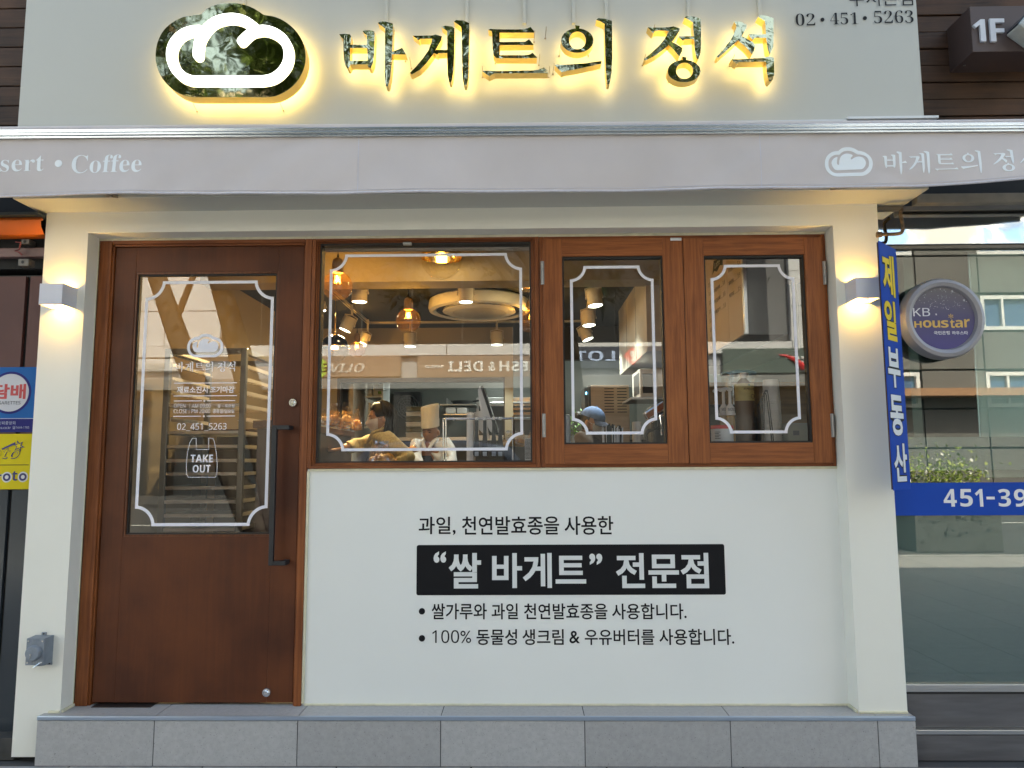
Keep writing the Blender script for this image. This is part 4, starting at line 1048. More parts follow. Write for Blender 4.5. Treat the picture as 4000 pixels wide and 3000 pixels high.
# inside of the office
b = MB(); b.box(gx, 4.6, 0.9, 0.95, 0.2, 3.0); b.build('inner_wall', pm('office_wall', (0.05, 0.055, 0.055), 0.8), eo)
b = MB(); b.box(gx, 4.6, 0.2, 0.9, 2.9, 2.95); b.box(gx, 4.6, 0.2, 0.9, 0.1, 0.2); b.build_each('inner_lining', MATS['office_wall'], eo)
vb = thing('vertical_blind', (2.75, 0.17, 2.3), 'pale vertical strip blind behind the estate office glass', 'blind')
vbm = pm('blind_strip', (0.70, 0.70, 0.66), 0.7, var=0.04)
b = MB(); x = X(3815, 1300, 0.17)
while x < 4.3:
    Tr = Matrix.Translation((x, 0.17, 0)) @ Matrix.Rotation(math.radians(58), 4, 'Z')
    b.box(-0.0005, 0.0005, -0.0125, 0.0125, 1.30, 2.62, T=Tr); x += 0.027
b.build('strips', vbm, vb)
b = MB(); b.box(X(3800, 1300, .17), 4.3, 0.155, 0.19, 2.62, 2.65); b.tube([(X(3806, 1300, .165), 0.165, 2.62), (X(3812, 1500, .165), 0.165, 1.32)], 0.004, 6); b.build('head_rail', alu, vb)
# round sign standing off the glass
rx, rz = X(3681, 1245, -0.02), Zc(3677, 1245, -0.02); rr_ = (X(3839, 1245, -0.02)-X(3518, 1245, -0.02))/2
rs = thing('round_sign', (rx, YG, rz-rr_), 'round purple night sky bank sign with a thick grey rim on the office glass', 'sign')
b = MB(); b.lathe([(rr_*.76, 0.005), (rr_*.80, 0.022), (rr_*.88, 0.030), (rr_*.96, 0.024), (rr_, 0.006), (rr_, -0.035), (rr_*.9, -0.04)], (rx, -0.02, rz), 72, 0, True, T); b.build('rim', pm('grey_rim', (0.30, 0.29, 0.31), 0.4, 0.3, var=0.04), rs)
nm = bpy.data.materials.new('night_sky_print'); nm.use_nodes = True; nt = nm.node_tree; N = nt.nodes; L_ = nt.links
tcn = N.new('ShaderNodeTexCoord'); sp = N.new('ShaderNodeSeparateXYZ'); L_.new(tcn.outputs['Generated'], sp.inputs[0]); rp = N.new('ShaderNodeValToRGB')
rp.color_ramp.elements[0].position = 0.0; rp.color_ramp.elements[0].color = rgb(48, 42, 118)+(1,); rp.color_ramp.elements[1].position = 1.0; rp.color_ramp.elements[1].color = rgb(92, 88, 92)+(1,)
e = rp.color_ramp.elements.new(0.5); e.color = rgb(56, 52, 100)+(1,)
L_.new(sp.outputs['Z'], rp.inputs[0]); L_.new(rp.outputs[0], N['Principled BSDF'].inputs['Base Color']); N['Principled BSDF'].inputs['Roughness'].default_value = 0.35
b = MB(); b.prism([(rx+rr_*.80*math.cos(a*PI/36), rz+rr_*.80*math.sin(a*PI/36)) for a in range(72)], -0.027, -0.02); b.build('face', nm, rs)
yk = -0.0285
b = MB(); random.seed(11)
for i in range(120):
    a = random.uniform(0.12*PI, 0.95*PI); r = rr_*random.uniform(0.25, 0.76); x, z = rx+r*math.cos(a), rz+r*math.sin(a)
    if z < rz+rr_*0.22: continue
    s_ = random.choice((0.0006, 0.0008, 0.001, 0.0015)); b.prism([(x+s_*math.cos(q*PI/3), z+s_*math.sin(q*PI/3)) for q in range(6)], yk, yk+0.001)
for px, py, s_ in ((3720, 1138, 0.008), (3766, 1173, 0.007), (3657, 1228, 0.006)):
    x, z = X(px, py, yk), Zc(px, py, yk); b.prism([(x+(s_ if q % 2 == 0 else s_*.25)*math.cos(q*PI/6+.2), z+(s_ if q % 2 == 0 else s_*.25)*math.sin(q*PI/6+.2)) for q in range(12)], yk-0.0003, yk+0.001)
def kb(px, py): return 3400+px/1.6583, 900+py/1.659
def kbt(mb, s, l, t_, r, b_, **k): a = kb(l, t_); c = kb(r, b_); text_px(mb, s, a[0], a[1], c[0], c[1], yk, **k)
b.build('stars', pm('print_white', (0.66, 0.66, 0.72), 0.5, var=0.01), rs)
b = MB(); kbt(b, 'KB', 277, 503, 386, 556); kbt(b, '국민은행', 411, 652, 515, 676, off=0.02); kbt(b, '하우스타', 528, 652, 632, 676, off=0.02)
b.build_each('white_lettering', MATS['print_white'], rs, 0.02)
b = MB(); kbt(b, 'H', 284, 588, 332, 630, off=0.04); kbt(b, 'o', 340, 582, 396, 630, off=0.05); kbt(b, 'u', 402, 584, 452, 630, off=0.05); kbt(b, 's', 458, 582, 506, 630, off=0.05); kbt(b, 't', 516, 578, 546, 632, off=0.04); kbt(b, 'a', 548, 580, 598, 630, off=0.05); kbt(b, 'r', 608, 574, 644, 628, off=0.05); kbt(b, '*', 505, 540, 537, 572, off=0.04)
b.build('gold_lettering', pm('print_gold', (0.62, 0.40, 0.10), 0.5, var=0.01), rs)
# blue strip with the telephone number
bs_ = thing('phone_strip', (2.6, YG, 1.2), 'wide blue strip with white telephone digits across the office glass', 'sign')
blue = pm('sign_blue', (0.004, 0.055, 0.37), 0.5, var=0.02, spec=0.2)
b = MB(); bz0, bz1 = Zc(3780, 2013, YG-0.002), Zc(3780, 1885, YG-0.002); b.box(gx+0.013, 4.4, YG-0.003, YG-0.0004, bz0, bz1); b.build('strip', blue, bs_)
b = MB()
for s, l, r in (('4', 434, 528), ('5', 553, 644), ('1', 662, 718), ('3', 829, 918), ('9', 943, 1036)):
    text_px(b, s, 3450+l/1.8436, 1800+203/1.8436, 3450+r/1.8436, 1800+330/1.8436, YG-0.0042, off=0.045)
x0, x1, z0, z1 = box_px(3450+744/1.8436, 1800+258/1.8436, 3450+803/1.8436, 1800+278/1.8436, YG-.0042); b.box(x0, x1, YG-0.0042, YG-0.0034, z0, z1)
b.build_each('lettering', pm('sign_white', (0.72, 0.73, 0.74), 0.45, var=0.01), bs_, 0.05)
# vertical board, set at an angle on the end of the pillar
ang0 = W(3436, 1420, -0.20); ang1 = W(3512, 1420, -0.055)
va = Vector((X(3436, 941, -0.20), -0.20, 0)); vb_ = Vector((X(3502, 978, -0.055), -0.055, 0))
va = Vector(((X(3434, 941, -0.20)+X(3491, 1916, -0.20))/2, -0.20, 0)); vb_ = Vector(((X(3501, 978, -0.055)+X(3557, 1914, -0.055))/2, -0.055, 0))
dv = vb_-va; wv = dv.length; Tv = Matrix.Translation(va) @ Matrix.Rotation(math.atan2(dv.y, dv.x), 4, 'Z')
vz1, vz0 = Zc(3434, 941, -0.20), Zc(3491, 1916, -0.20)
vs_ = thing('vertical_signboard', (va.x, va.y, vz0), 'tall narrow blue signboard with yellow and white lettering on the right pillar edge', 'signboard')
b = MB(); b.box(0, wv, 0.0, 0.004, vz0, vz1, T=Tv); b.build('board', blue, vs_)
b = MB(); b.box(0.004, 0.012, 0.0045, 0.012, vz0+0.004, vz1-0.004, T=Tv); b.build('board_batten', brown_bd, vs_)
# letters placed by their share of the board: (char, left, right, bottom, top)
def vb_u(px, py):   # board coordinates of a pixel
    d = FW + RI*((px-2000)/FPX) - UP*((py-1500)/FPX); nn = Vector((-dv.y, dv.x, 0)).normalized(); t_ = (va-CAM).dot(nn)/d.dot(nn); P = CAM+d*t_; return ((P-va).dot(dv)/wv, P.z)
def vlet(mb, s, l, t_, r, b_, y, off):
    mx, my = (l+r)/2, (t_+b_)/2
    add_text(mb, s, vb_u(l, my)[0], vb_u(r, my)[0], vb_u(mx, b_)[1], vb_u(mx, t_)[1], y, off=off, thick=0.0, T=Tv)
def q4(px, py): return 3400+px/1.6583, 900+py/1.659
LT = [('제', 78, 158, 153, 422, 'y'), ('일', 92, 455, 165, 712, 'y'), ('부', 112, 762, 190, 1018, 'w'), ('동', 128, 1068, 212, 1330, 'w'), ('산', 152, 1380, 236, 1628, 'w')]
by, bw, bk = MB(), MB(), MB()
for s, l, t_, r, b_, c in LT:
    (l2, t2), (r2, b2) = q4(l, t_), q4(r, b_)
    vlet(by if c == 'y' else bw, s, l2, t2, r2, b2, -0.0018, 0.03); vlet(bk, s, l2-1, t2-1, r2+2, b2+3, -0.0009, 0.06)
by.build('yellow_lettering', pm('sign_yellow', (0.78, 0.56, 0.01), 0.4, var=0.01), vs_); bw.build('white_lettering', MATS['sign_white'], vs_); bk.build('letter_outline', ink, vs_)
# rusty pipe elbow at the top of the office front
pp = thing('drain_pipe', (1.8, -0.02, 2.45), 'rusty bent drain pipe below the canopy corner', 'pipe')
b = MB(); P_ = [W(3432, 916, -0.03), W(3500, 914, -0.045), W(3523, 906, -0.05), W(3526, 880, -0.05), W(3517, 835, -0.05), W(3524, 818, -0.03)]
b.tube(catmull_open(P_, 4), 0.0085, 10); b.tube([P_[0]+Vector((-0.008, .004, 0)), P_[0]+Vector((0.015, 0, 0))], 0.014, 10); b.build('pipe', pm('rusty_iron', (0.13, 0.085, 0.05), 0.85, 0.2, var=0.6, scale=60, bump=0.4, bscale=120), pp)
# box sign with the floor number, and the flood light beside it
fs_ = thing('floor_sign', (2.4, 0.07, 3.1), 'brown box sign reading 1F on dark boards at the upper right', 'sign')
yb = -0.12
b = MB(); fx0 = (X(3790, 24, yb)+X(3798, 200, yb))/2; fz0, fz1 = Zc(3900, 201, yb), Zc(3900, 24, yb)
b.box(fx0, fx0+0.62, yb, 0.074, fz0, fz1, bev=0.002); b.build('box', pm('box_brown', (0.075, 0.052, 0.050), 0.5, var=0.05), fs_)
b = MB(); text_px(b, '1', 3803, 75, 3850, 161, yb-0.014, off=0.06, thick=0.012); text_px(b, 'F', 3869, 72, 3926, 161, yb-0.014, off=0.06, thick=0.012); b.build_each('lettering', pm('letter_white', (0.60, 0.62, 0.68), 0.5), fs_, 0.03)
b = MB(); q = W(3778, 233, yb+.06); b.lathe([(0.003, 0), (0.006, 0.001), (0.006, 0.003)], (fx0+0.03, yb+0.12, fz0-0.004), 12); b.build('screw', steel, fs_)
fl = thing('flood_light', (2.5, -0.2, 3.2), 'white tilted lamp head cut by the upper right edge', 'lamp')
b = MB(); c0, c1 = W(3962, 118, -0.17), W(4060, 210, -0.17)
d_ = (c1-c0).normalized(); Tq = Matrix.Translation(W(4010, 125, -0.17)) @ Matrix.Rotation(math.radians(40), 4, 'Y')
b.box(-0.06, 0.14, -0.05, 0.05, -0.035, 0.035, bev=0.008, T=Tq); b.build('housing', pm('dull_white', (0.42, 0.45, 0.45), 0.45, var=0.1, scale=20), fl)
b = MB(); b.box(-0.066, -0.058, -0.04, 0.04, -0.03, 0.03, T=Tq); b.build('lens', MATS['dark_glass_panel'], fl)
b = MB(); b.tube([W(4010, 125, -0.12), W(4030, 90, 0.0), W(4040, 90, 0.09)], 0.012, 10); b.build('arm', black_metal, fl)
# ------------------------------------------------------------------ inside the bakery: shell
beige = pm('warm_beige_paint', (0.32, 0.265, 0.185), 0.8, var=0.03, scale=2)
dark_ceil = pm('black_ceiling_paint', (0.022, 0.024, 0.026), 0.75, var=0.2, scale=3)
floor_m = pm('interior_tile', (0.22, 0.2, 0.18), 0.4)
grey_wall = pm('kitchen_tile', (0.15, 0.16, 0.148), 0.35, var=0.04)
ZR = 2.82; YB = 4.1; XI0, XI1 = -2.36, 2.05
b = MB(); b.box(XI0, XI1, 0.14, 6.9, 0.10, ZS-0.013); struct(b.build('floor', floor_m))
b = MB(); b.box(XI0-0.05, XI0, 0.305, 6.9, 0.1, 3.5); struct(b.build('interior_wall_left', beige))
b = MB(); b.box(XI1, XI1+0.05, 0.305, 6.9, 0.1, 3.5); struct(b.build('interior_wall_right', grey_wall))
b = MB(); b.box(XI0, XI1, 1.82, YB, ZR, ZR+0.05); struct(b.build('ceiling_back', dark_ceil))
b = MB(); b.box(XI0, XI1, 0.24, 1.6, 3.1, 3.15); struct(b.build('ceiling_front', beige))
zbm = Zc(1650, 1099, 1.6)
b = MB(); b.box(XI0, XI1, 1.6, 1.82, zbm, 3.15); struct(b.build('ceiling_beam', beige))
zlin = Zc(1650, 976, 0.30)
b = MB(); b.box(XI0, XI1, 0.301, 0.33, zlin, 3.2); struct(b.build('lintel_wall', pm('grey_beige_lining', (0.46, 0.42, 0.36), 0.8)))
# rear wall with the kitchen opening
ox0, ox1, oz0, oz1 = X(1316, 1600, YB), X(1972, 1600, YB), 1.0, Zc(1640, 1476, YB)
b = MB(); b.box(XI0, ox0, YB, YB+0.1, 0.2, ZR); b.box(ox0, ox1, YB, YB+0.1, oz1, ZR); b.box(ox0, ox1, YB, YB+0.1, 0.2, oz0); xk = X(2005, 1600, YB); b.box(ox1, xk, YB, YB+0.1, 0.2, ZR)
struct(b.build('rear_wall', beige))
b = MB(); b.box(ox0, ox0+0.03, YB-0.004, YB+0.1, oz0, oz1-0.045); b.box(ox1-0.012, ox1, YB-0.004, YB+0.1, oz0, oz1-0.045); b.box(ox0, ox1, YB-0.004, YB+0.1, oz1-0.045, oz1)
struct(b.build('opening_trim', pm('dark_brown_trim', (0.040, 0.025, 0.020), 0.5)))
b = MB(); b.box(XI0, XI1, 6.8, 6.9, 0.2, 3.5); struct(b.build('kitchen_wall_back', grey_wall))
b = MB(); b.box(XI0, XI1, YB+0.1, 6.8, 3.0, 3.05); struct(b.build('kitchen_ceiling', pm('kitchen_white', (0.55, 0.56, 0.55), 0.7)))
b = MB(); b.box(X(1434, 1600, 4.9)-0.05, X(1434, 1600, 4.9), YB+0.1, 5.3, 0.2, 3.0); b.box(ox0-0.4, X(1434, 1600, 5.3), 5.3, 5.35, 0.2, 3.0); struct(b.build('kitchen_partition', pm('kitchen_beige', (0.42, 0.36, 0.29), 0.8)))
b = MB(); b.box(xk, XI1, YB, YB+.1, Zc(2200, 1405, YB), ZR); struct(b.build('rear_bulkhead_wall', dark_ceil))
# lights of the kitchen
kl = emis('kitchen_led', (0.85, 0.95, 1.0), 1.5)
klb = [(1616, 1491), (1766, 1492), (1913, 1492)]
for i, (px, py) in enumerate(klb):
    q = W(px, py, 4.75); t = thing('kitchen_light', q, ['round cool kitchen lamp above the bench behind the opening, nearest the bread bags', 'round cool kitchen lamp above the bench behind the opening, over the chef hat', 'round cool kitchen lamp above the bench behind the opening, over the till screen'][i], 'ceiling light', 'cool lamps over the kitchen bench')
    b = MB(); b.lathe([(0.0, 0), (0.045, 0.0), (0.048, 0.004)], q, 24); b.build('diffuser', kl, t)
    b = MB(); b.lathe([(0.048, 0.004), (0.052, 0.0), (0.056, 0.01), (0.056, 0.06), (0, 0.06)], q, 24); b.tube([q+Vector((0, 0, .06)), (q.x, q.y, 3.0)], 0.006, 6); b.build('housing', lampm, t)
def plight(name, loc, e, col, r=0.03):
    d = bpy.data.lights.new(name, 'POINT'); d.energy = e; d.color = col; d.shadow_soft_size = r
    o = bpy.data.objects.new(name, d); COL.objects.link(o); o.location = loc; return o
def slight(name, loc, tgt, e, col, ang=80, r=0.03, blend=0.5):
    d = bpy.data.lights.new(name, 'SPOT'); d.energy = e; d.color = col; d.spot_size = math.radians(ang); d.spot_blend = blend; d.shadow_soft_size = r
    o = bpy.data.objects.new(name, d); COL.objects.link(o); o.location = loc; o.rotation_euler = (Vector(loc)-Vector(tgt)).to_track_quat('Z', 'Y').to_euler(); return o
WARM = (1.0, 0.72, 0.40); COOL = (0.86, 0.95, 1.0); NEUT = (1.0, 0.90, 0.76)
plight('kitchen_lamp_light', (-0.35, 5.2, 2.6), 4.5, COOL, 0.1)
plight('kitchen_lamp_light', (1.3, 5.0, 2.6), 5, COOL, 0.1)

# ------------------------------------------------------------------ pendant lamps
amber = glass('amber_glass', 1.75, tint=(0.90, 0.74, 0.50)); clear = glass('clear_globe', 1.8, tint=(0.93, 0.90, 0.80))
fil = emis('filament', (1.0, 0.55, 0.12), 12.0); 
_n = amber.node_tree; _t2 = _n.nodes.new('ShaderNodeBsdfDiffuse'); _t2.inputs[0].default_value = (0.50, 0.27, 0.09, 1); _m2 = _n.nodes.new('ShaderNodeMixShader'); _m2.inputs[0].default_value = 0.014; _l = _n.nodes['Material Output'].inputs[0].links[0].from_socket
_n.links.new(_l, _m2.inputs[1]); _n.links.new(_t2.outputs[0], _m2.inputs[2]); _n.links.new(_m2.outputs[0], _n.nodes['Material Output'].inputs[0])
cap_m = wood('pale_cap_wood', (0.24, 0.15, 0.08), (0.36, 0.24, 0.14), 'z', 3, 0.5)
def pendant(px, py, d_px, Y, label, cap_h=0.10, light=2.2):
    c = W(px, py, Y); R = d_px/2/FPX*(Y+3.5)
    t = thing('pendant_lamp', (c.x, c.y, c.z+R), label, 'pendant lamp', 'amber globe pendants')
    a1 = math.acos(0.36)
    b = MB(); b.ball(c, R, 22, 0, (1, 1, 0.98), -PI/2+0.62, PI/2-0.36); b.build('globe', amber, t)
    ct_ = c.z+R*math.sin(PI/2-0.36)*0.98; rc = R*math.cos(PI/2-0.36)
    b = MB(); b.lathe([(rc, -0.004), (rc*1.05, 0.0), (rc*1.05, cap_h*.62), (rc*.85, cap_h*.86), (rc*.3, cap_h), (0, cap_h)], (c.x, c.y, ct_), 24); b.build('cap', cap_m, t)
    b = MB(); zc = ct_+cap_h; top = 3.1 if Y < 1.6 else ZR
    b.tube([(c.x, c.y, zc), (c.x, c.y, zc+0.012)], 0.007, 8); b.tube([(c.x, c.y, zc+0.012), (c.x, c.y, zc+0.03)], [0.008, 0.003], 8); b.tube([(c.x, c.y, zc+.03), (c.x, c.y, top)], 0.0028, 6); b.build('cord', black_metal, t)
    k = R*0.30
    b = MB(); b.lathe([(k*.35, k*1.6), (k*.55, k*1.2), (k*1.0, k*.5), (k*1.05, 0), (k*.85, -k*.6), (k*.4, -k*.95), (0, -k*1.05)], (c.x, c.y, c.z+R*.35), 20); bl = b.build('bulb', glass('bulb_glass', 1.3, tint=(1.0, 0.85, 0.55)), t)
    zt_ = c.z+R*.35
    b = MB()
    for i in range(6):
        a = i*PI/3; b.tube([(c.x+k*.68*math.cos(a), c.y+k*.68*math.sin(a), zt_-k*.55), (c.x+k*.5*math.cos(a+.5), c.y+k*.5*math.sin(a+.5), zt_+k*1.1)], 0.0012, 5)
    b.build('filament_wire', fil, bl)
    plight('pendant_light', (c.x, c.y, zt_+k*.15), light, WARM, k*.5)
    return t
pendant(1318, 1117, 121, 1.15, 'largest amber globe pendant, close to the top left corner of the fixed window', 0.10, 3.6)
pendant(1595, 1252, 99, 2.15, 'amber globe pendant in front of the dark ceiling in the middle of the window')
pendant(1394, 1366, 66, 3.4, 'small amber globe pendant behind the half mirrored globe at the left', 0.09, 1.2)
pendant(2077, 1255, 100, 2.6, 'amber globe pendant mostly hidden by the right edge of the fixed window', 0.1, 1.2)
gold_mir = pm('gold_mirror', (0.85, 0.58, 0.22), 0.12, 1.0); smoke = pm('smoky_mirror', (0.12, 0.10, 0.075), 0.1, 1.0)
def half_globe(px, py, d_px, Y, label, m):
    c = W(px, py, Y); R = d_px/2/FPX*(Y+3.5)
    t = thing('half_mirror_pendant', (c.x, c.y, c.z+R), label, 'pendant lamp', 'half mirrored globe pendants')
    b = MB(); b.ball(c, R, 20, 0, (1, 1, 1), -PI/2, 0.1); b.build('globe', clear, t)
    b = MB(); b.ball(c, R*1.005, 14, 0, (1, 1, 1), 0.1, PI/2); b.build('mirror_cap', m, t)
    b = MB(); b.tube([(c.x, c.y, c.z+R), (c.x, c.y, c.z+R+.16)], 0.009, 10); b.tube([(c.x, c.y, c.z+R+.16), (c.x, c.y, 3.1 if Y < 1.6 else ZR)], 0.003, 6); b.build('stem', gold_mir, t)
    b = MB(); b.tube([(c.x, c.y, c.z+R*.22), (c.x, c.y, c.z+R)], R*.15, 12); b.build('bulb_holder', gold_mir, t)
    b = MB(); b.lathe([(R*.99, 0), (R*1.015, 0.003), (R*1.015, 0.009), (R*.99, 0.012)], (c.x, c.y, c.z+R*.06), 32); b.build('rim', gold_mir, t)
    plight('half_globe_light', (c.x, c.y, c.z-R*.06), 1.3, WARM, R*.25)
half_globe(1725, 1012, 166, 1.3, 'large half mirrored gold globe lamp cut by the window head', gold_mir)
half_globe(1307, 1362, 112, 2.5, 'half mirrored globe lamp with smoky top hanging at the left of the window', smoke)
half_globe(2085, 1120, 120, 2.0, 'half mirrored globe lamp almost hidden by the right edge of the fixed window', gold_mir)

# ------------------------------------------------------------------ ceiling cassette, track and spots
q = W(1872, 1178, 2.75); 
ac = thing('ceiling_air_conditioner', (q.x, 2.75, 2.7), 'round white ceiling air conditioner with a perforated disc', 'air conditioner')
ac_w = pm('ac_white', (0.62, 0.60, 0.54), 0.5, var=0.02)
Ra = 0.45
b = MB(); b.lathe([(Ra*.84, 0.015), (Ra*.9, 0), (Ra*.98, 0.01), (Ra, 0.04), (Ra*.98, 0.10), (Ra*.9, 0.12), (0, 0.12)], (q.x, 2.75, 2.70), 64); b.build('housing', ac_w, ac)
b = MB(); b.lathe([(Ra*.70, 0.03), (Ra*.84, 0.03)], (q.x, 2.75, 2.70), 64); b.build('air_slot', gasket, ac)
b = MB(); b.lathe([(0, 0), (Ra*.66, 0.0), (Ra*.72, 0.012), (Ra*.70, 0.03)], (q.x, 2.75, 2.695), 64); dk = b.build('grille_disc', ac_w, ac)
b = MB()
for i in range(-12, 13):
    for j in range(-12, 13):
        x, y = i*0.022+(0.011 if j % 2 else 0), j*0.019
        if math.hypot(x, y) < Ra*.52: b.add([(q.x+x+0.006*math.cos(k*PI/3), 2.75+y+0.006*math.sin(k*PI/3), 2.6945) for k in range(6)], [(5, 4, 3, 2, 1, 0)])
b.build('grille_hole', pm('grille_shadow', (0.10, 0.09, 0.08), 0.8), dk)
tr = thing('lighting_track', (0, 3.8, ZR), 'thin pale ceiling track on the black ceiling carrying the spotlights', 'lighting track')
yt = 3.75; xl_, xr_ = X(1440, 1262, yt), X(2279, 1252, yt); zt_ = Zc(1860, 1262, yt)
b = MB(); w = 0.018; b.box(xl_-w, xr_+w, yt-w, yt+w, zt_, zt_+0.03); b.box(xl_-w, xl_+w, 1.85, yt-w, zt_, zt_+0.03); b.box(xr_-w, xr_+w, 1.85, yt-w, zt_, zt_+0.03); b.build('rail', pm('track_cream', (0.50, 0.44, 0.33), 0.5), tr)
b = MB(); b.box(xl_-.004, xr_+.004, yt-0.005, yt+0.005, zt_-0.0006, zt_-0.0001); b.box(xl_-.005, xl_+.005, 1.85, yt-.006, zt_-0.0006, zt_-0.0001); b.build('slot', gasket, tr)
spot_m = pm('spot_cream', (0.55, 0.49, 0.40), 0.5, var=0.03); spot_e = emis('spot_led', (1.0, 0.93, 0.80), 3.5); spot_c = emis('spot_led_cool', (0.80, 0.95, 1.0), 3.5)
SPL = ['big warm spotlight beside the largest amber globe', 'spotlight cut by the left edge of the fixed window', 'tilted spotlight between the track and the half mirrored globe', 'smaller tilted spotlight above the small amber globe', 'upright spotlight directly under the middle amber globe', 'upright spotlight in front of the round air conditioner', 'upright spotlight hanging right of the air conditioner on the rear track', 'top spotlight of the three in the left sash window', 'middle spotlight of the three in the left sash window', 'tilted lowest spotlight of the three in the left sash window']
SP = [(1404, 1180, 62, 2.3, 0, 0, 0), (1263, 1215, 24, 2.7, 14, 0, 0), (1347, 1291, 50, 2.9, -22, 0, 0), (1417, 1342, 36, 3.6, -20, 0, 0), (1602, 1355, 47, 3.72, 0, 0, 1), (1820, 1181, 58, 2.1, 0, 0, 1), (1941, 1348, 46, 3.72, 0, 0, 1), (2326, 1195, 60, 2.3, 6, 0, 1), (2301, 1272, 53, 2.9, 3, 0, 1), (2297, 1327, 47, 3.4, 20, 0, 1)]
for i, (px, py, dp, Y, tilt, _, cool) in enumerate(SP):
    q = W(px, py, Y); R = dp/2/FPX*(Y+3.5); H = R*2.15
    t = thing('spotlight', (q.x, q.y, ZR), SPL[i], 'spotlight', 'track spotlights of the bakery')
    Tq = Matrix.Translation(q) @ Matrix.Rotation(math.radians(-tilt), 4, 'Y') @ Matrix.Rotation(math.radians(-6 if tilt else 0), 4, 'X')
    Lt = lambda prof: prof
    b = MB(); b.lathe([(R*.93, 0.0), (R, 0.0), (R, H), (R*.96, H+0.006), (0, H+0.006)], (0, 0, 0), 26); b.v = [tuple(Tq @ Vector(v)) for v in b.v]; b.build('housing', spot_m, t)
    b = MB(); b.lathe([(0, 0.006), (R*.94, 0.006)], (0, 0, 0), 26); b.v = [tuple(Tq @ Vector(v)) for v in b.v]; b.build('lens', spot_c if cool else spot_e, t)
    top = Tq @ Vector((0, 0, H*.75))
    b = MB(); 
    for s_ in (-1, 1):
        p1 = Tq @ Vector((s_*R*1.06, 0, H*.55)); p2 = Tq @ Vector((s_*R*1.06, 0, H+0.02)); b.tube([p1, p2, Tq @ Vector((0, 0, H+0.035))], 0.006, 6); b.tube([p1-(p1-q)*0.001, p1+(Tq.to_3x3() @ Vector((s_*0.008, 0, 0)))], 0.011, 10)
    e_ = Tq @ Vector((0, 0, H+.035)); b.tube([e_, (e_.x, e_.y, ZR)], 0.011, 8); b.build('bracket', spot_m, t)
    tg = Tq @ Vector((0, 0, -1))
    e_w = 10.0 if cool else 6.0
    if i < 4: tg = (Vector((-1.42, 1.25, 1.55)), Vector((-1.5, .9, 1.55)), Vector((-1.05, 1.5, 1.6)), Vector((-1.0, 1.45, 1.6)))[i]; e_w = (52.0, 48.0, 18.0, 10.0)[i]      # these are turned to the bread
    slight('spot_light', Tq @ Vector((0, 0, -0.012)), tg, e_w, COOL if cool else (WARM if i < 4 else NEUT), 95 if i > 3 else 60, 0.04)

# ------------------------------------------------------------------ bread rack behind the door
rk_m = pm('rack_steel', (0.20, 0.20, 0.19), 0.32, 1.0, var=0.12, scale=6)
tray_m = pm('tray_steel', (0.55, 0.52, 0.46), 0.42, 0.6, var=0.15, scale=5)
Yr = 0.85
rx0, rx1 = X(645, 1700, Yr), X(945, 1700, Yr); rz1 = Zc(800, 1362, Yr); Yr2 = 1.42
rk = thing('bread_rack', ((rx0+rx1)/2, Yr, ZS), 'tall steel baking rack with many trays behind the door glass', 'rack')
b = MB(); w = 0.017
for x in (rx0, rx1):
    for y in (Yr, Yr2): b.box(x-w, x+w, y-w, y+w, ZS+0.09, rz1, bev=0.003)
b.box(rx0+w, rx1-w, Yr-w, Yr+w, rz1-0.035, rz1-0.001); b.box(rx0+w, rx1-w, Yr2-w, Yr2+w, rz1-0.035, rz1-0.001)
for x in (rx0, rx1): b.box(x-w+.001, x+w-.001, Yr+w, Yr2-w, rz1-0.034, rz1-0.002); b.box(x-w+.001, x+w-.001, Yr+w, Yr2-w, ZS+0.1, ZS+0.14)
b.box(rx0+w, rx1-w, Yr2-w, Yr2+w, ZS+0.1, ZS+0.14); b.build('rack_frame', rk_m, rk)
trays_py = [1690, 1745, 1800, 1852, 1907, 1961, 2015, 2070]
zs_ = [Zc(790, p, Yr) for p in trays_py]; dz = (zs_[0]-zs_[-1])/7
allz = [zs_[0]+dz*k for k in (6, 5, 4, 3, 2, 1)]+zs_+[zs_[-1]-dz*k for k in (1, 2, 3, 4)]
b = MB()
for z in allz:
    for x in (rx0+w, rx1-w-0.022): b.box(x, x+0.022, Yr+0.02, Yr2-0.02, z-0.012, z-0.009); 
    b.box(rx0+w-.001, rx0+w+0.003, Yr+0.02, Yr2-0.02, z-0.009, z+0.012); b.box(rx1-w-.003, rx1-w+0.001, Yr+0.02, Yr2-0.02, z-0.009, z+0.012)
b.build('runners', tray_m, rk)
ORD = ['topmost', 'second from the top', 'third from the top', 'fourth from the top', 'fifth from the top', 'sixth from the top', 'seventh from the top', 'eighth from the top', 'second from the bottom', 'lowest']
for i, z in enumerate([zs_[0]+2*dz]+zs_+[zs_[-1]-dz]):
    t = thing('baking_tray', ((rx0+rx1)/2, Yr+.3, z), 'shallow steel baking tray in the tall rack, '+ORD[i], 'tray', 'baking trays in the rack')
    b = MB(); x0, x1 = rx0+w+0.004, rx1-w-0.004; b.box(x0, x1, Yr-0.012, Yr2-0.03, z-0.008, z-0.006); b.box(x0, x1, Yr-0.014, Yr-0.011, z-0.008, z+0.011, bev=.001); b.box(x0, x0+.002, Yr-0.011, Yr2-.03, z-.006, z+.011); b.box(x1-.002, x1, Yr-0.011, Yr2-.03, z-.006, z+.011); b.build('tray', tray_m, t)
for k in range(4):
    b = MB(); b.lathe([(0.0, -0.02), (0.045, -0.02), (0.05, -0.012), (0.05, 0.012), (0.045, 0.02), (0, 0.02)], ((rx0, rx1)[k % 2], (Yr, Yr2)[k//2], ZS+0.05), 18, 0, True, Matrix.Rotation(PI/2, 4, 'Y')); b.build('caster', black_metal, rk)

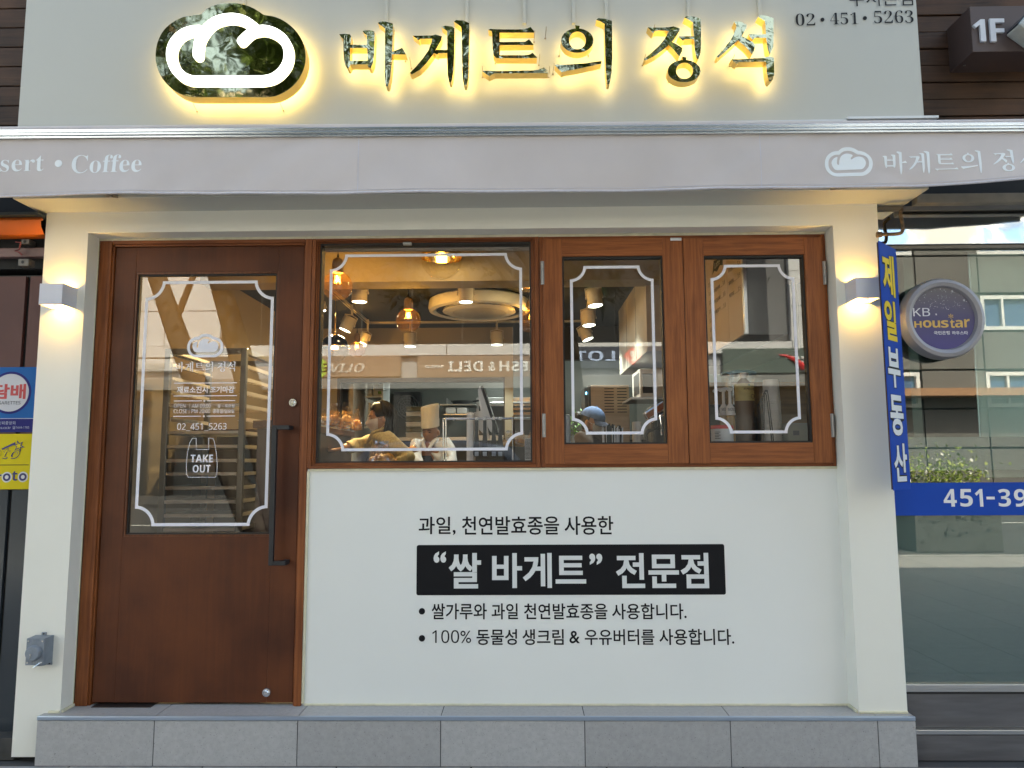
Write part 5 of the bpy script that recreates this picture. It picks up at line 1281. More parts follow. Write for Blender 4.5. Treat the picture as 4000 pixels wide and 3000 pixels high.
# ------------------------------------------------------------------ bread display
dis_w = wood('display_wood', (0.075, 0.036, 0.018), (0.14, 0.068, 0.032), 'y', 2.5, 0.45)
dz_ = Zc(1252, 1655, 0.9); dx1 = X(1300, 1672, 1.45); dx0 = -1.50
dxl = XI0+.03; ds = thing('bread_display', ((dx0+dx1)/2, 1.2, ZS), 'dark brown wooden bread display cabinet between the rack and the window', 'display cabinet')
b = MB(); b.box(dx0, dx1, 0.45, 2.1, dz_-0.045, dz_-0.003, bev=0.003); b.box(dxl, dx0-.0005, 1.5, 2.1, dz_-0.045, dz_-0.0035, bev=0.003); b.build('top_board', dis_w, ds)
b = MB(); b.box(dx0+.02, dx1-.02, 0.47, 2.08, ZS, dz_-0.046); b.box(dxl+.01, dx0+.019, 1.52, 2.08, ZS, dz_-0.046); b.build('body', pm('cabinet_dark', (0.040, 0.020, 0.013), 0.5, var=0.2), ds)
b = MB(); b.box(X(800, 1800, 1.5), X(838, 1800, 1.5), 1.512, 1.5195, ZS, dz_-.05); b.build('post', pm('pale_post', (0.40, 0.27, 0.13), 0.5), ds)
b = MB(); b.box(dx1-0.012, dx1-0.002, 0.47, 2.08, dz_-0.002, dz_+0.012); b.build('edge_strip', alu, ds)
crust = pm('bread_crust', (0.55, 0.25, 0.07), 0.6, var=0.45, scale=22, bump=0.3, bscale=60); crust2 = pm('pastry_crust', (0.66, 0.36, 0.11), 0.55, var=0.4, scale=30, bump=0.35, bscale=70)
film = bpy.data.materials.new('clear_bag'); film.use_nodes = True
_n = film.node_tree; _n.nodes.remove(_n.nodes['Principled BSDF']); _t = _n.nodes.new('ShaderNodeBsdfTransparent'); _t.inputs[0].default_value = (0.96, 0.95, 0.93, 1); _g = _n.nodes.new('ShaderNodeBsdfGlossy'); _g.inputs['Roughness'].default_value = 0.12
_m = _n.nodes.new('ShaderNodeMixShader'); _nz = _n.nodes.new('ShaderNodeTexNoise'); _nz.inputs['Scale'].default_value = 28; _mr = _n.nodes.new('ShaderNodeMapRange'); _mr.inputs['From Min'].default_value = 0.45; _mr.inputs['From Max'].default_value = 0.75; _mr.inputs['To Min'].default_value = 0.06; _mr.inputs['To Max'].default_value = 0.55
_tc = _n.nodes.new('ShaderNodeTexCoord'); _n.links.new(_tc.outputs['Object'], _nz.inputs[0]); _n.links.new(_nz.outputs['Fac'], _mr.inputs[0]); _n.links.new(_mr.outputs[0], _m.inputs[0]); _n.links.new(_t.outputs[0], _m.inputs[1]); _n.links.new(_g.outputs[0], _m.inputs[2]); _n.links.new(_m.outputs[0], _n.nodes['Material Output'].inputs[0])
def loaf(mb, c, a, b_, h, rz=0.0, ridges=5, seed=1):
    rnd = random.Random(seed); n, m_ = 26, 14; T = Matrix.Translation(c) @ Matrix.Rotation(rz, 4, 'Z'); vs = []
    for i in range(m_+1):
        th = PI*i/m_
        for j in range(n):
            ph = 2*PI*j/n; x, y, z = math.sin(th)*math.cos(ph), math.sin(th)*math.sin(ph), math.cos(th)
            k = 1+0.09*math.sin(x*ridges*3.0+z*1.5)*max(0, z+.4)+0.03*math.sin(9*y+seed)
            vs.append(T @ Vector((x*a*k, y*b_*k, h*(z*k if z > 0 else z*0.55)+h*.5)))
    fs = [(i*n+j, (i+1)*n+j, (i+1)*n+(j+1) % n, i*n+(j+1) % n) for i in range(m_) for j in range(n)]
    return mb.add(vs, fs, 0, True)
def bagged(px, py, Y, wpx, hpx, label, seed, z=None, group='bagged loaves', rz=0.0):
    q = W(px, py, Y); k = (Y+3.5)/FPX; w_, h_ = wpx*k, hpx*k
    if z is not None: q.z = z
    t = thing('bagged_bread', q, label, 'bread bag', group)
    b = MB(); loaf(b, q, w_*.46, w_*.36, h_*.34, rz, 5, seed); loaf(b, q+Vector((w_*.12, -0.02, h_*.16)), w_*.3, w_*.26, h_*.22, rz+.5, 4, seed+3); b.build('bread', crust2 if seed % 2 else crust, t)
    rnd = random.Random(seed+50); b = MB(); n = 22; rows = []
    for f, r_x, r_y in ((0, .52, .42), (.18, .55, .45), (.4, .50, .40), (.6, .36, .26), (.78, .26, .10), (1.0, .24, .02)):
        for j in range(n):
            a = 2*PI*j/n; jit = 1+rnd.uniform(-.07, .07); rows.append((q.x+w_*r_x*math.cos(a)*jit, q.y+w_*r_y*math.sin(a)*jit, q.z+h_*f+0.001))
    fs = [(i*n+j, i*n+(j+1) % n, (i+1)*n+(j+1) % n, (i+1)*n+j) for i in range(5) for j in range(n)]
    b.add(rows, fs, 0, True); b.build('bag', film, t); return t
zdis = dz_-0.003
for i, (px, Y, wpx, hpx, lb) in enumerate(((1268, 0.95, 44, 62, 'bagged sliced bread at the left edge of the fixed window'), (1304, 1.15, 56, 88, 'tall clear bag of brown bread rolls standing second on the display'), (1352, 1.55, 62, 104, 'tall clear bag of golden bread in the middle of the display'), (1392, 1.85, 46, 84, 'crumpled clear bag of bread at the far end of the display'))):
    bagged(px, 1660, Y, wpx, hpx, lb, i+1, zdis, 'bread bags on the display')
LOAF = ['golden loaf at the right end of the row behind the rack', 'second golden loaf from the right in the row behind the rack', 'golden loaf half hidden by the rack post', 'golden loaf standing behind the front row of loaves']
for i, (x, y) in enumerate(((dx0-.02, 1.6), (dx0-.14, 1.62), (dx0-.26, 1.6), (dx0-.08, 1.8))):
    t = thing('bread_loaf', (x, y, zdis), LOAF[i], 'bread', 'loaves beside the rack'); b = MB(); loaf(b, Vector((x, y, zdis)), .10, .06, .055, 0.4*i, 5, i); b.build('crust', crust2, t)
# ------------------------------------------------------------------ people
def skin_geo(pts, rad, edges, root=0, sub=2):
    me = bpy.data.meshes.new('s'); me.from_pydata([tuple(p) for p in pts], edges, []); o = bpy.data.objects.new('s', me); COL.objects.link(o)
    o.modifiers.new('k', 'SKIN')
    for i, r in enumerate(rad):
        sv = me.skin_vertices[0].data[i]; sv.radius = (r, r) if not isinstance(r, tuple) else r; sv.use_root = (i == root)
    ss = o.modifiers.new('u', 'SUBSURF'); ss.levels = sub; ss.render_levels = sub
    bpy.context.view_layer.update(); e = bpy.data.meshes.new_from_object(o.evaluated_get(bpy.context.evaluated_depsgraph_get()))
    vs = [v.co.copy() for v in e.vertices]; fs = [list(p.vertices) for p in e.polygons]
    bpy.data.objects.remove(o); bpy.data.meshes.remove(e); bpy.data.meshes.remove(me); return vs, fs
def fuse(parts, voxel, smooth=4):
    mb = MB()
    for vs, fs in parts: mb.add(vs, fs, 0, True)
    me = mb.mesh(); o = bpy.data.objects.new('r', me); COL.objects.link(o)
    m = o.modifiers.new('r', 'REMESH'); m.mode = 'VOXEL'; m.voxel_size = voxel; m.use_smooth_shade = True
    s = o.modifiers.new('s', 'SMOOTH'); s.iterations = smooth; s.factor = 0.5
    bpy.context.view_layer.update(); e = bpy.data.meshes.new_from_object(o.evaluated_get(bpy.context.evaluated_depsgraph_get()))
    vs = [v.co.copy() for v in e.vertices]; fs = [list(p.vertices) for p in e.polygons]
    bpy.data.objects.remove(o); bpy.data.meshes.remove(e); bpy.data.meshes.remove(me); return vs, fs
def hp(u, k=1.0):
    """surface of a head for a unit direction, face along -y"""
    x, y, z = u
    X_, Y_, Z_ = 0.074*x, 0.094*y, 0.116*z
    if z < -0.15: t = (-z-0.15); X_ *= 1-0.42*t; Y_ = Y_*(1-0.15*t)-0.018*t if y < 0 else Y_*(1-0.35*t)
    if y < 0:
        g = math.exp(-((x/0.16)**2+((z+0.10)/0.17)**2)); Y_ -= 0.020*g
        Y_ -= 0.006*math.exp(-((x/0.3)**2+((z+0.52)/0.12)**2))
        for s in (-1, 1): Y_ += 0.010*math.exp(-(((x-s*0.42)/0.17)**2+((z-0.10)/0.12)**2))
        Y_ -= 0.004*math.exp(-((x/0.6)**2+((z-0.27)/0.1)**2))
    return Vector((X_*k, Y_*k, Z_*k))
def head_geo(T, k=1.0):
    n, m_ = 36, 28; vs = []
    for i in range(m_+1):
        th = PI*i/m_
        for j in range(n):
            ph = 2*PI*j/n; vs.append(T @ hp((math.sin(th)*math.cos(ph), math.sin(th)*math.sin(ph), math.cos(th)), k))
    fs = [(i*n+j, (i+1)*n+j, (i+1)*n+(j+1) % n, i*n+(j+1) % n) for i in range(m_) for j in range(n)]
    parts = [(vs, fs)]
    for s in (-1, 1):
        e = MB(); e.ball((0, 0, 0), 1.0, 8); parts.append(([T @ (Vector((s*0.076, 0.012, -0.012))+Vector((v[0]*0.010, v[1]*0.018, v[2]*0.031))) for v in e.v], e.f))
    return parts
def hand_geo(wrist, d, nrm, curl=0.35, thumb_side=1, s=1.0):
    d = d.normalized(); nrm = (nrm-d*nrm.dot(d)).normalized(); side = d.cross(nrm); parts = []
    e = MB(); e.ball((0, 0, 0), 1.0, 8)
    parts.append(([wrist+d*(0.045+v[0]*0.052)*s+side*(v[1]*0.040*s)+nrm*(v[2]*0.014*s) for v in e.v], e.f))
    for i, (o, L) in enumerate(((-0.030, .062), (-0.010, .074), (0.010, .068), (0.029, .052))):
        p = wrist+d*0.085*s+side*o*s; b = MB(); pts = [p]; dd = d.copy()
        for q in range(3):
            ax = side; dd = (Matrix.Rotation(curl*(0.5+q*0.5), 3, ax) @ dd); pts.append(pts[-1]+dd*(L/3*s*(1.1-.12*q)))
        b.tube([pts[0]-d*0.02*s]+pts, [0.0095*s, 0.0095*s, 0.0085*s, 0.0078*s, 0.006*s], 8); parts.append((b.v, b.f))
    p = wrist+d*0.03*s-side*thumb_side*0.028*s; b = MB(); q = p+(d*0.7-side*thumb_side*0.7+nrm*0.2).normalized()*0.036*s; b.tube([p, q, q+(d*0.95-side*thumb_side*0.2)*0.028*s], [0.012*s, 0.0105*s, 0.007*s], 8); parts.append((b.v, b.f))
    return parts
skin_m = pm('skin', (0.48, 0.27, 0.17), 0.5, var=0.06, scale=30); skin_d = pm('tanned_skin', (0.30, 0.16, 0.10), 0.5, var=0.06, scale=30)
hair_m = pm('black_hair', (0.009, 0.007, 0.006), 0.5, var=0.3, scale=20, spec=0.35)
mask_m = pm('mask_cloth', (0.66, 0.58, 0.52), 0.7, var=0.04, scale=50, bump=.1, bscale=90); mask_w = pm('white_mask_cloth', (0.66, 0.64, 0.60), 0.7, var=0.04)
def person(name, label, head_px, Y, face_deg, tilt, sk, shirt_m, trouser_m, arms, lean=(0, 0), cloth_name='shirt', sleeves=True, shw=0.165, up=0.0):
    hc = W(head_px[0], head_px[1], Y); s = (hc.z-ZS)/1.53
    t = thing(name, (hc.x, hc.y, ZS), label, 'person')
    Rz = Matrix.Rotation(math.radians(face_deg), 4, 'Z')
    base = Vector((hc.x, hc.y, 0))-Rz.to_3x3() @ Vector((lean[0], lean[1], 0))
    def L(x, y, z, f=0.0):
        k = max(0, (z-0.92)/0.61); p = Rz.to_3x3() @ Vector((x*s+lean[0]*k, y*s+lean[1]*k, 0)); return Vector((base.x+p.x, base.y+p.y, ZS+z*s))
    P = [L(0, 0, .92), L(0, .01, 1.08), L(0, .0, 1.24+up*.7), L(0, .012, 1.36+up*.6), L(0, -.005, 1.46)]; Rr = [(.125*s, .10*s), (.105*s, .085*s), (.13*s, .10*s), .065*s, .050*s]
    E = [(0, 1), (1, 2), (2, 3), (3, 4)]
    def add(p, r, par): P.append(p); Rr.append(r); E.append((par, len(P)-1)); return len(P)-1
    for sd in (-1, 1):
        a = add(L(sd*.09, 0, .84), .085*s, 0); a = add(L(sd*.10, -.02, .48), .055*s, a); a = add(L(sd*.10, .02, .10), .038*s, a); add(L(sd*.10, -.11, .04), .034*s, a)
    sh = {}; AR = []
    for sd, (el, wr) in zip((-1, 1), arms):
        a = add(L(sd*shw, .005, 1.32+up), .058*s, 2); sh[sd] = P[a]; m1 = (P[a]+el)/2; b_ = add(m1, .050*s, a); b_ = add(el, .043*s, b_); b_ = add((el+wr)/2, .040*s, b_); b_ = add(wr, .027*s, b_); AR.append((sd, P[a], m1, el, wr))
    body = skin_geo(P, Rr, E, 0, 2)
    HT = Matrix.Translation(hc) @ Matrix.Rotation(math.radians(face_deg+tilt[2]), 4, 'Z') @ Matrix.Rotation(math.radians(tilt[0]), 4, 'X') @ Matrix.Rotation(math.radians(tilt[1]), 4, 'Y')
    k = s*1.0
    parts = [body]+head_geo(HT, k)
    for sd, a, m1, el, wr in AR: parts += hand_geo(wr, wr-el, Vector((0, 0.2, 1)), 0.3, sd, s)
    vs, fs = fuse(parts, 0.0075, 3)
    b = MB(); b.add(vs, fs, 0, True); b.build('body', sk, t)
    # shirt
    P2 = [P[0]+Vector((0, 0, -.05)), P[1], P[2], P[3]-Vector((0, 0, .004))]; R2 = [(.150*s, .125*s), (.132*s, .110*s), (.150*s, .118*s), .082*s]; E2 = [(0, 1), (1, 2), (2, 3)]
    for sd, a, m1, el, wr in AR:
        i = len(P2); P2 += [a, m1, el]; R2 += [.074*s, .066*s, .058*s]; E2 += [(2, i), (i, i+1), (i+1, i+2)]
        if sleeves: P2 += [(el+wr)/2, el*.22+wr*.78]; R2 += [.054*s, .046*s]; E2 += [(i+2, i+3), (i+3, i+4)]
    vs, fs = skin_geo(P2, R2, E2, 0, 2); vs, fs = fuse([(vs, fs)], 0.009, 3)
    vs = [v+Vector((0.006*math.sin(v.z*55+v.x*30), 0.005*math.sin(v.z*70+v.x*42), 0.004*math.sin(v.x*60+v.y*50))) for v in vs]
    b = MB(); b.add(vs, fs, 0, True); b.build(cloth_name, shirt_m, t)
    P3 = [P[0]]; R3 = [(.145*s, .122*s)]; E3 = []
    for sd in (-1, 1):
        i = len(P3); P3 += [L(sd*.09, 0, .84), L(sd*.10, -.01, .48), L(sd*.10, .02, .12)]; R3 += [.100*s, .078*s, .07*s]; E3 += [(0, i), (i, i+1), (i+1, i+2)]
    vs, fs = skin_geo(P3, R3, E3, 0, 1); b = MB(); b.add(vs, fs, 0, True); b.build('trousers', trouser_m, t)
    for sd in (-1, 1):
        b = MB(); c = L(sd*.10, -.05, .045); b.ball(c, .06*s, 10, 0, (0.8, 2.1, 0.75)); b.v = [tuple((Vector((c.x, c.y, 0))+Rz.to_3x3() @ Vector((v[0]-c.x, v[1]-c.y, 0))).xy)+(v[2],) for v in b.v]; b.build('shoe', black_metal, t)
    return t, HT, k, AR, L
def H_(HT, k, v): return HT @ (Vector(v)*k)
def scalp(HT, k, mat_, par, ymin=-0.045, zface=0.045, grow=1.07, zcut=-0.2, name='hair'):
    n, m_ = 40, 26; b = MB(); idx = {}
    for i in range(m_+1):
        th = PI*i/m_
        for j in range(n):
            ph = 2*PI*j/n; u = (math.sin(th)*math.cos(ph), math.sin(th)*math.sin(ph), math.cos(th)); p = hp(u, 1.0)
            front = (p.y < ymin+0.03*max(0, p.z/0.1) and p.z < zface+0.035*(1-min(1, abs(p.x)/0.05))) or (p.z < 0.005 and p.y < 0.012)
            if p.y < 0: p = Vector((p.x*grow, -0.094*math.sqrt(max(0, 1-(p.x/0.08)**2-(p.z/0.125)**2))*grow if p.z > 0.02 else p.y*grow, p.z*grow))
            else: p = p*grow
            if front or p.z < zcut: continue
            idx[(i, j)] = len(b.v); b.v.append(tuple(HT @ (p*k)))
    for i in range(m_):
        for j in range(n):
            q = [(i, j), (i+1, j), (i+1, (j+1) % n), (i, (j+1) % n)]
            if all(x in idx for x in q): b.f.append([idx[x] for x in q]); b.mi.append(0); b.sm.append(True)
    return b
def face_mask(HT, k, m, par, strap=True):
    b = MB(); n, r = 18, 12; vs = []
    for i in range(r+1):
        el = math.radians(4-66*i/r)
        for j in range(n+1):
            az = math.radians(-66+132*j/n)*(1-0.18*(i/r)); u = Vector((math.sin(az)*math.cos(el), -math.cos(az)*math.cos(el), math.sin(el))); p = hp(u)
            bulge = 1.06+0.10*math.exp(-((az/0.6)**2+((el+0.35)/0.4)**2)); p = Vector((p.x*1.05, min(p.y, -0.094*math.cos(az)*math.cos(el))*bulge, p.z)); vs.append(HT @ (p*k))
    fs = [(i*(n+1)+j, (i+1)*(n+1)+j, (i+1)*(n+1)+j+1, i*(n+1)+j+1) for i in range(r) for j in range(n)]
    b.add(vs, fs, 0, True)
    for s in (-1, 1):
        for z0, z1 in ((0.0, 0.012), (-0.07, -0.03)): b.tube([H_(HT, k, (s*0.070, -0.035, z0)), H_(HT, k, (s*0.079, -0.010, (z0+z1)/2)), H_(HT, k, (s*0.080, 0.016, z1))], 0.0016, 5)
    return b.build('face_mask', m, par)
def eyes(HT, k, par):
    b = MB()
    for s in (-1, 1):
        b.ball(H_(HT, k, (s*0.031, -0.079, 0.010)), 0.0085*k, 8, 0, (1.3, 0.6, 0.55))
    b.build('eye', gasket, par)
    b = MB()
    for s in (-1, 1): b.tube([H_(HT, k, (s*0.016, -0.0925, 0.031)), H_(HT, k, (s*0.034, -0.090, 0.036)), H_(HT, k, (s*0.050, -0.079, 0.030))], [0.0022, 0.003, 0.0015], 6)
    b.build('eyebrow', hair_m, par)
shirt1 = pm('khaki_shirt', (0.40, 0.33, 0.16), 0.8, var=0.22, scale=30, stretch=(3, 3, 0.4), bump=.25, bscale=40)
jean = pm('dark_trousers', (0.02, 0.022, 0.03), 0.8)
# woman reaching to the bread
t, HT, k, AR, L = person('person', 'woman with long black hair and a mask in a khaki shirt reaching for bread', (1494, 1636), 1.5, -78, (10, 0, 6), skin_m, shirt1, jean,
    [(W(1405, 1738, 1.62), W(1335, 1752, 1.50)), (W(1606, 1800, 1.22), W(1520, 1818, 1.12))], (0.02, -0.03), up=0.065)
b = scalp(HT, k, hair_m, t, -0.060, 0.052, 1.09)
rnd = random.Random(4)
for i in range(150):
    az = math.radians(rnd.uniform(98, 262)); g = 1.10+rnd.uniform(0, .05); pts = []
    for el in (84, 62, 38, 14, -8):
        e_ = math.radians(el); u = (math.sin(az)*math.cos(e_), -math.cos(az)*math.cos(e_), math.sin(e_)); p = hp(u); pts.append(Vector((p.x*g, abs(p.y)*g*(1 if u[1] > 0 else -1), p.z*g)))
    p = pts[-1].copy(); nearside = pts[-1].x > 0.02 if True else False
    ln = rnd.uniform(0.16, 0.24)
    for q in range(1, 5): pts.append(Vector((p.x*(1-.05*q), p.y*(1-.09*q)-(0.012*q if p.y < 0.03 else 0), p.z-ln*q/4)))
    b.tube([HT @ (v*k) for v in pts], [0.006, 0.0075, 0.008, 0.008, 0.008, 0.008, 0.007, 0.0055, 0.002], 5)
for i in range(46):      # the lock that falls in front of the near shoulder
    az = math.radians(rnd.uniform(96, 128)); g = 1.12+rnd.uniform(0, .05); pts = []
    for el in (60, 38, 14, -10):
        e_ = math.radians(el); u = (math.sin(az)*math.cos(e_), -math.cos(az)*math.cos(e_), math.sin(e_)); p = hp(u); pts.append(Vector((p.x*g, p.y*g, p.z*g)))
    p = pts[-1].copy(); ln = rnd.uniform(.24, .33)
    for q in range(1, 6): pts.append(Vector((p.x+.010*q+rnd.uniform(-.003, .003), p.y-.018*q, p.z-ln*q/5)))
    b.tube([HT @ (v*k) for v in pts], [0.006, 0.008, 0.008, 0.008, 0.008, 0.008, 0.008, 0.006, 0.002], 5)
b.build('hair', hair_m, t)
face_mask(HT, k, mask_m, t); eyes(HT, k, t)
b = MB()
P_ = [L(s_*.075, -.055+.0*abs(s_), 1.36) for s_ in (-1, 1)]
for s_ in (-1, 1): b.tube([L(s_*.02, -.115, 1.35), L(s_*.055, -.07, 1.425), L(s_*.06, .0, 1.45), L(s_*.03, .055, 1.455)], [0.012, 0.016, 0.016, 0.014], 8)
b.build('collar', shirt1, t)
# chef
coat = pm('white_coat', (0.60, 0.62, 0.64), 0.8, var=0.06, scale=14, bump=.2, bscale=50); apr = pm('dark_apron', (0.025, 0.028, 0.035), 0.8)
t, HT, k, AR, L = person('person', 'chef in a tall pleated white hat and white jacket looking down behind the counter', (1682, 1688), 3.1, -12, (12, 0, -8), skin_d, coat, jean,
    [(W(1622, 1790, 2.9), W(1650, 1830, 2.7)), (W(1768, 1795, 2.95), W(1720, 1835, 2.7))], (0.0, -0.05), 'jacket', up=0.09)
b = scalp(HT, k, hair_m, t, 0.0, 0.20, 1.02, -0.05); b.build('hair', hair_m, t)
eyes(HT, k, t)
hat = pm('hat_paper', (0.72, 0.74, 0.75), 0.7, var=0.02)
b = MB(); n = 60; rows = []
for f, g_, pl in ((0, 1.0, 0), (.34, 1.0, 0), (.345, .97, .012), (.7, .98, .018), (.93, 1.02, .02), (1.0, .96, .02), (1.01, .75, .01), (0.97, 0.01, 0)):
    for j in range(n):
        a = 2*PI*j/n; g2 = g_*(1+pl*math.cos(15*a)); sl = 0.008*math.sin(a+1)*f
        rows.append(HT @ (Vector((0.084*g2*math.cos(a), 0.004+0.110*g2*math.sin(a)+0.035*f, 0.052+0.205*f+sl))*k))
fs = [(i*n+j, i*n+(j+1) % n, (i+1)*n+(j+1) % n, (i+1)*n+j) for i in range(7) for j in range(n)]
b.add(rows, fs, 0, True); b.build('chef_hat', hat, t)
b = MB()
for s_ in (-1, 1): b.tube([L(s_*.012, -.125, 1.35), L(s_*.055, -.085, 1.43), L(s_*.062, .0, 1.46), L(s_*.03, .06, 1.465)], [0.012, 0.02, 0.02, 0.016], 8)
b.build('collar', coat, t)
b = MB()
for z in (1.26, 1.18, 1.10):
    for s_ in (-1, 1): b.ball(L(s_*.055, -.125, z), 0.008, 6)
b.build('button', chrome, t)
b = MB(); vs_a = []
for z, w_ in ((1.30, .05), (1.22, .09), (1.05, .15), (.8, .17), (.5, .17)):
    for x in (-w_, -w_*.5, 0, w_*.5, w_): vs_a.append(L(x, -.145+.4*x*x*2, z))
b.add(vs_a, [(i*5+j, i*5+j+1, i*5+j+6, i*5+j+5) for i in range(4) for j in range(4)], 0, True); b.build('apron', apr, t)
# woman in the cap
brown_sh = pm('brown_work_shirt', (0.085, 0.06, 0.05), 0.8, var=0.1, scale=14)
t, HT, k, AR, L = person('person', 'woman in a blue cap and white mask with a brown work shirt behind the straws', (2312, 1652), 2.3, 62, (20, 0, 0), skin_m, brown_sh, jean,
    [(W(2330, 1800, 2.1), W(2400, 1820, 1.9)), (W(2290, 1800, 2.5), W(2380, 1820, 2.3))], (0.0, -0.05), up=0.075)
b = MB()
for s_ in (-1, 1): b.tube([L(s_*.015, -.105, 1.37), L(s_*.055, -.065, 1.425), L(s_*.064, .0, 1.455), L(s_*.03, .06, 1.46)], [0.014, 0.022, 0.024, 0.02], 8)
b.build('collar', brown_sh, t)
b = scalp(HT, k, hair_m, t, -0.02, 0.05, 1.05, -0.10); c = H_(HT, k, (0.0, 0.135, 0.01)); b.ball(c, 0.042, 10); 
for i in range(14):
    a = i*0.45; b.tube([c+Vector((0.03*math.cos(a), 0.03*math.sin(a), -.01)), c+Vector((0.05*math.cos(a), 0.05*math.sin(a), 0.02*math.sin(3*a)))], 0.004, 5)
b.build('hair', hair_m, t)
face_mask(HT, k, mask_w, t); eyes(HT, k, t)
capm = pm('blue_denim_cap', (0.14, 0.22, 0.42), 0.8, var=0.35, scale=16); brim = pm('navy_brim', (0.035, 0.045, 0.09), 0.7)
b = MB(); n = 36; rows = []
for el in range(0, 100, 10):
    e_ = math.radians(el if el < 90 else 89)
    for j in range(n):
        a = 2*PI*j/n; rows.append(HT @ (Vector((0.086*math.cos(a)*math.cos(e_), 0.004+0.108*math.sin(a)*math.cos(e_), 0.045+0.095*math.sin(e_)))*k))
b.add(rows, [(i*n+j, i*n+(j+1) % n, (i+1)*n+(j+1) % n, (i+1)*n+j) for i in range(9) for j in range(n)], 0, True); b.ball(H_(HT, k, (0, 0.004, .14)), .008, 6)
cp = b.build('cap', capm, t)
b = MB(); rows = []
for f in (0, .35, .7, 1.0):
    for j in range(13):
        a = math.radians(-70+140*j/12); x = 0.084*math.sin(a); y0 = -0.100*math.cos(a); rows.append(HT @ (Vector((x*(1+.05*f), y0-f*0.085*math.cos(a*.9)**1.2 if abs(a) < 1.6 else y0, 0.048-f*0.028-0.02*(x/.084)**2*f))*k))
fs = [(i*13+j, i*13+j+1, (i+1)*13+j+1, (i+1)*13+j) for i in range(3) for j in range(12)]
n0 = len(rows); rows2 = rows+[v+Vector((0, 0, -0.003)) for v in rows]; b.add(rows2, fs+[tuple(i+n0 for i in f[::-1]) for f in fs], 0, True); b.build('peak', brim, cp)

# ------------------------------------------------------------------ counter and the things on it
ctop = pm('counter_top', (0.05, 0.048, 0.045), 0.35); white_p = pm('white_plastic', (0.62, 0.60, 0.58), 0.4, var=0.03); black_p = pm('black_plastic', (0.015, 0.015, 0.016), 0.4)
ZCNT = 1.33
cn = thing('counter', (0.6, 0.5, ZS), 'dark serving counter just inside the windows', 'counter')
b = MB(); b.box(-1.0, 1.96, 0.215, 0.82, ZCNT-0.035, ZCNT, bev=0.004); b.build('top_board', ctop, cn)
b = MB(); b.box(-0.98, 1.94, 0.245, 0.80, ZS, ZCNT-0.036); b.build('body', MATS['cabinet_dark'], cn)
def px_thing(name, px, py, Y, label, cat, group=None, z=None):
    q = W(px, py, Y); 
    if z is not None: q.z = z
    return thing(name, q, label, cat, group), q
# till with tilted screen
t, q = px_thing('till_screen', 1850, 1790, 0.62, 'white till seen from behind with a tilted screen, beside the wire rack', 'till', z=ZCNT)
Yq = 0.62; k = (Yq+3.5)/FPX
b = MB(); xa_, xb_ = X(1826, 1700, Yq), X(1853, 1700, Yq); b.box(xa_, xb_, Yq-.07, Yq+.10, ZCNT+0.02, Zc(1840, 1612, Yq), bev=0.012); b.box(X(1775, 1790, Yq), X(1935, 1790, Yq), Yq-.10, Yq+.16, ZCNT+.001, ZCNT+.022, bev=.006); b.build('stand', white_p, t)
top_, bot_ = W(1886, 1518, Yq), W(1946, 1700, Yq); dd = (bot_-top_); Ls = dd.length; Tq = Matrix.Translation((top_+bot_)/2) @ Matrix.Rotation(math.atan2(dd.x, -dd.z)*-1, 4, 'Y')
b = MB(); b.box(-0.006, 0.010, -0.16, 0.16, -Ls/2, Ls/2, bev=0.004, T=Tq); scr = b.build('screen', black_p, t)
b = MB(); P_ = [(W(a, c, Yq).x, W(a, c, Yq).z) for a, c in ((1880, 1517), (1886, 1518), (1943, 1700), (1920, 1690), (1897, 1650), (1885, 1622), (1875, 1560), (1873, 1532))]; b.prism(P_, Yq-.14, Yq+.14); b.prism([(W(a, c, Yq).x, W(a, c, Yq).z) for a, c in ((1853, 1612), (1882, 1605), (1900, 1655), (1915, 1720), (1853, 1660))], Yq-.03, Yq+.03); b.build('screen_shell', white_p, t)
# wire rack with hanging tools
t, q = px_thing('wire_rack', 1870, 1790, 0.36, 'chrome wire rack holding four black handled tools behind the glass', 'rack', z=ZCNT)
b = MB(); y0, y1 = 0.33, 0.42; zt_ = Zc(1870, 1634, y0); xs0, xs1 = X(1742, 1700, y0), X(2003, 1700, y0); xs2 = X(1734, 1700, y1)
for x, y in ((xs0, y0), (xs1, y0), (xs2-.003, y1), (xs1, y1)): b.tube([(x, y, ZCNT), (x, y, zt_)], 0.0038, 8); b.ball((x, y, zt_+.001), .0055, 6)
for y in (y0, y1): b.tube([(xs0 if y == y0 else xs2-.003, y, zt_), (xs1, y, zt_)], 0.0036, 8); b.tube([(xs0 if y == y0 else xs2-.003, y, ZCNT+.02), (xs1, y, ZCNT+.02)], 0.003, 8)
for x in (xs0, xs1): b.tube([(x, y0, zt_), (x if x == xs1 else xs2, y1, zt_)], 0.0036, 8)
b.build('rack_wire', chrome, t)
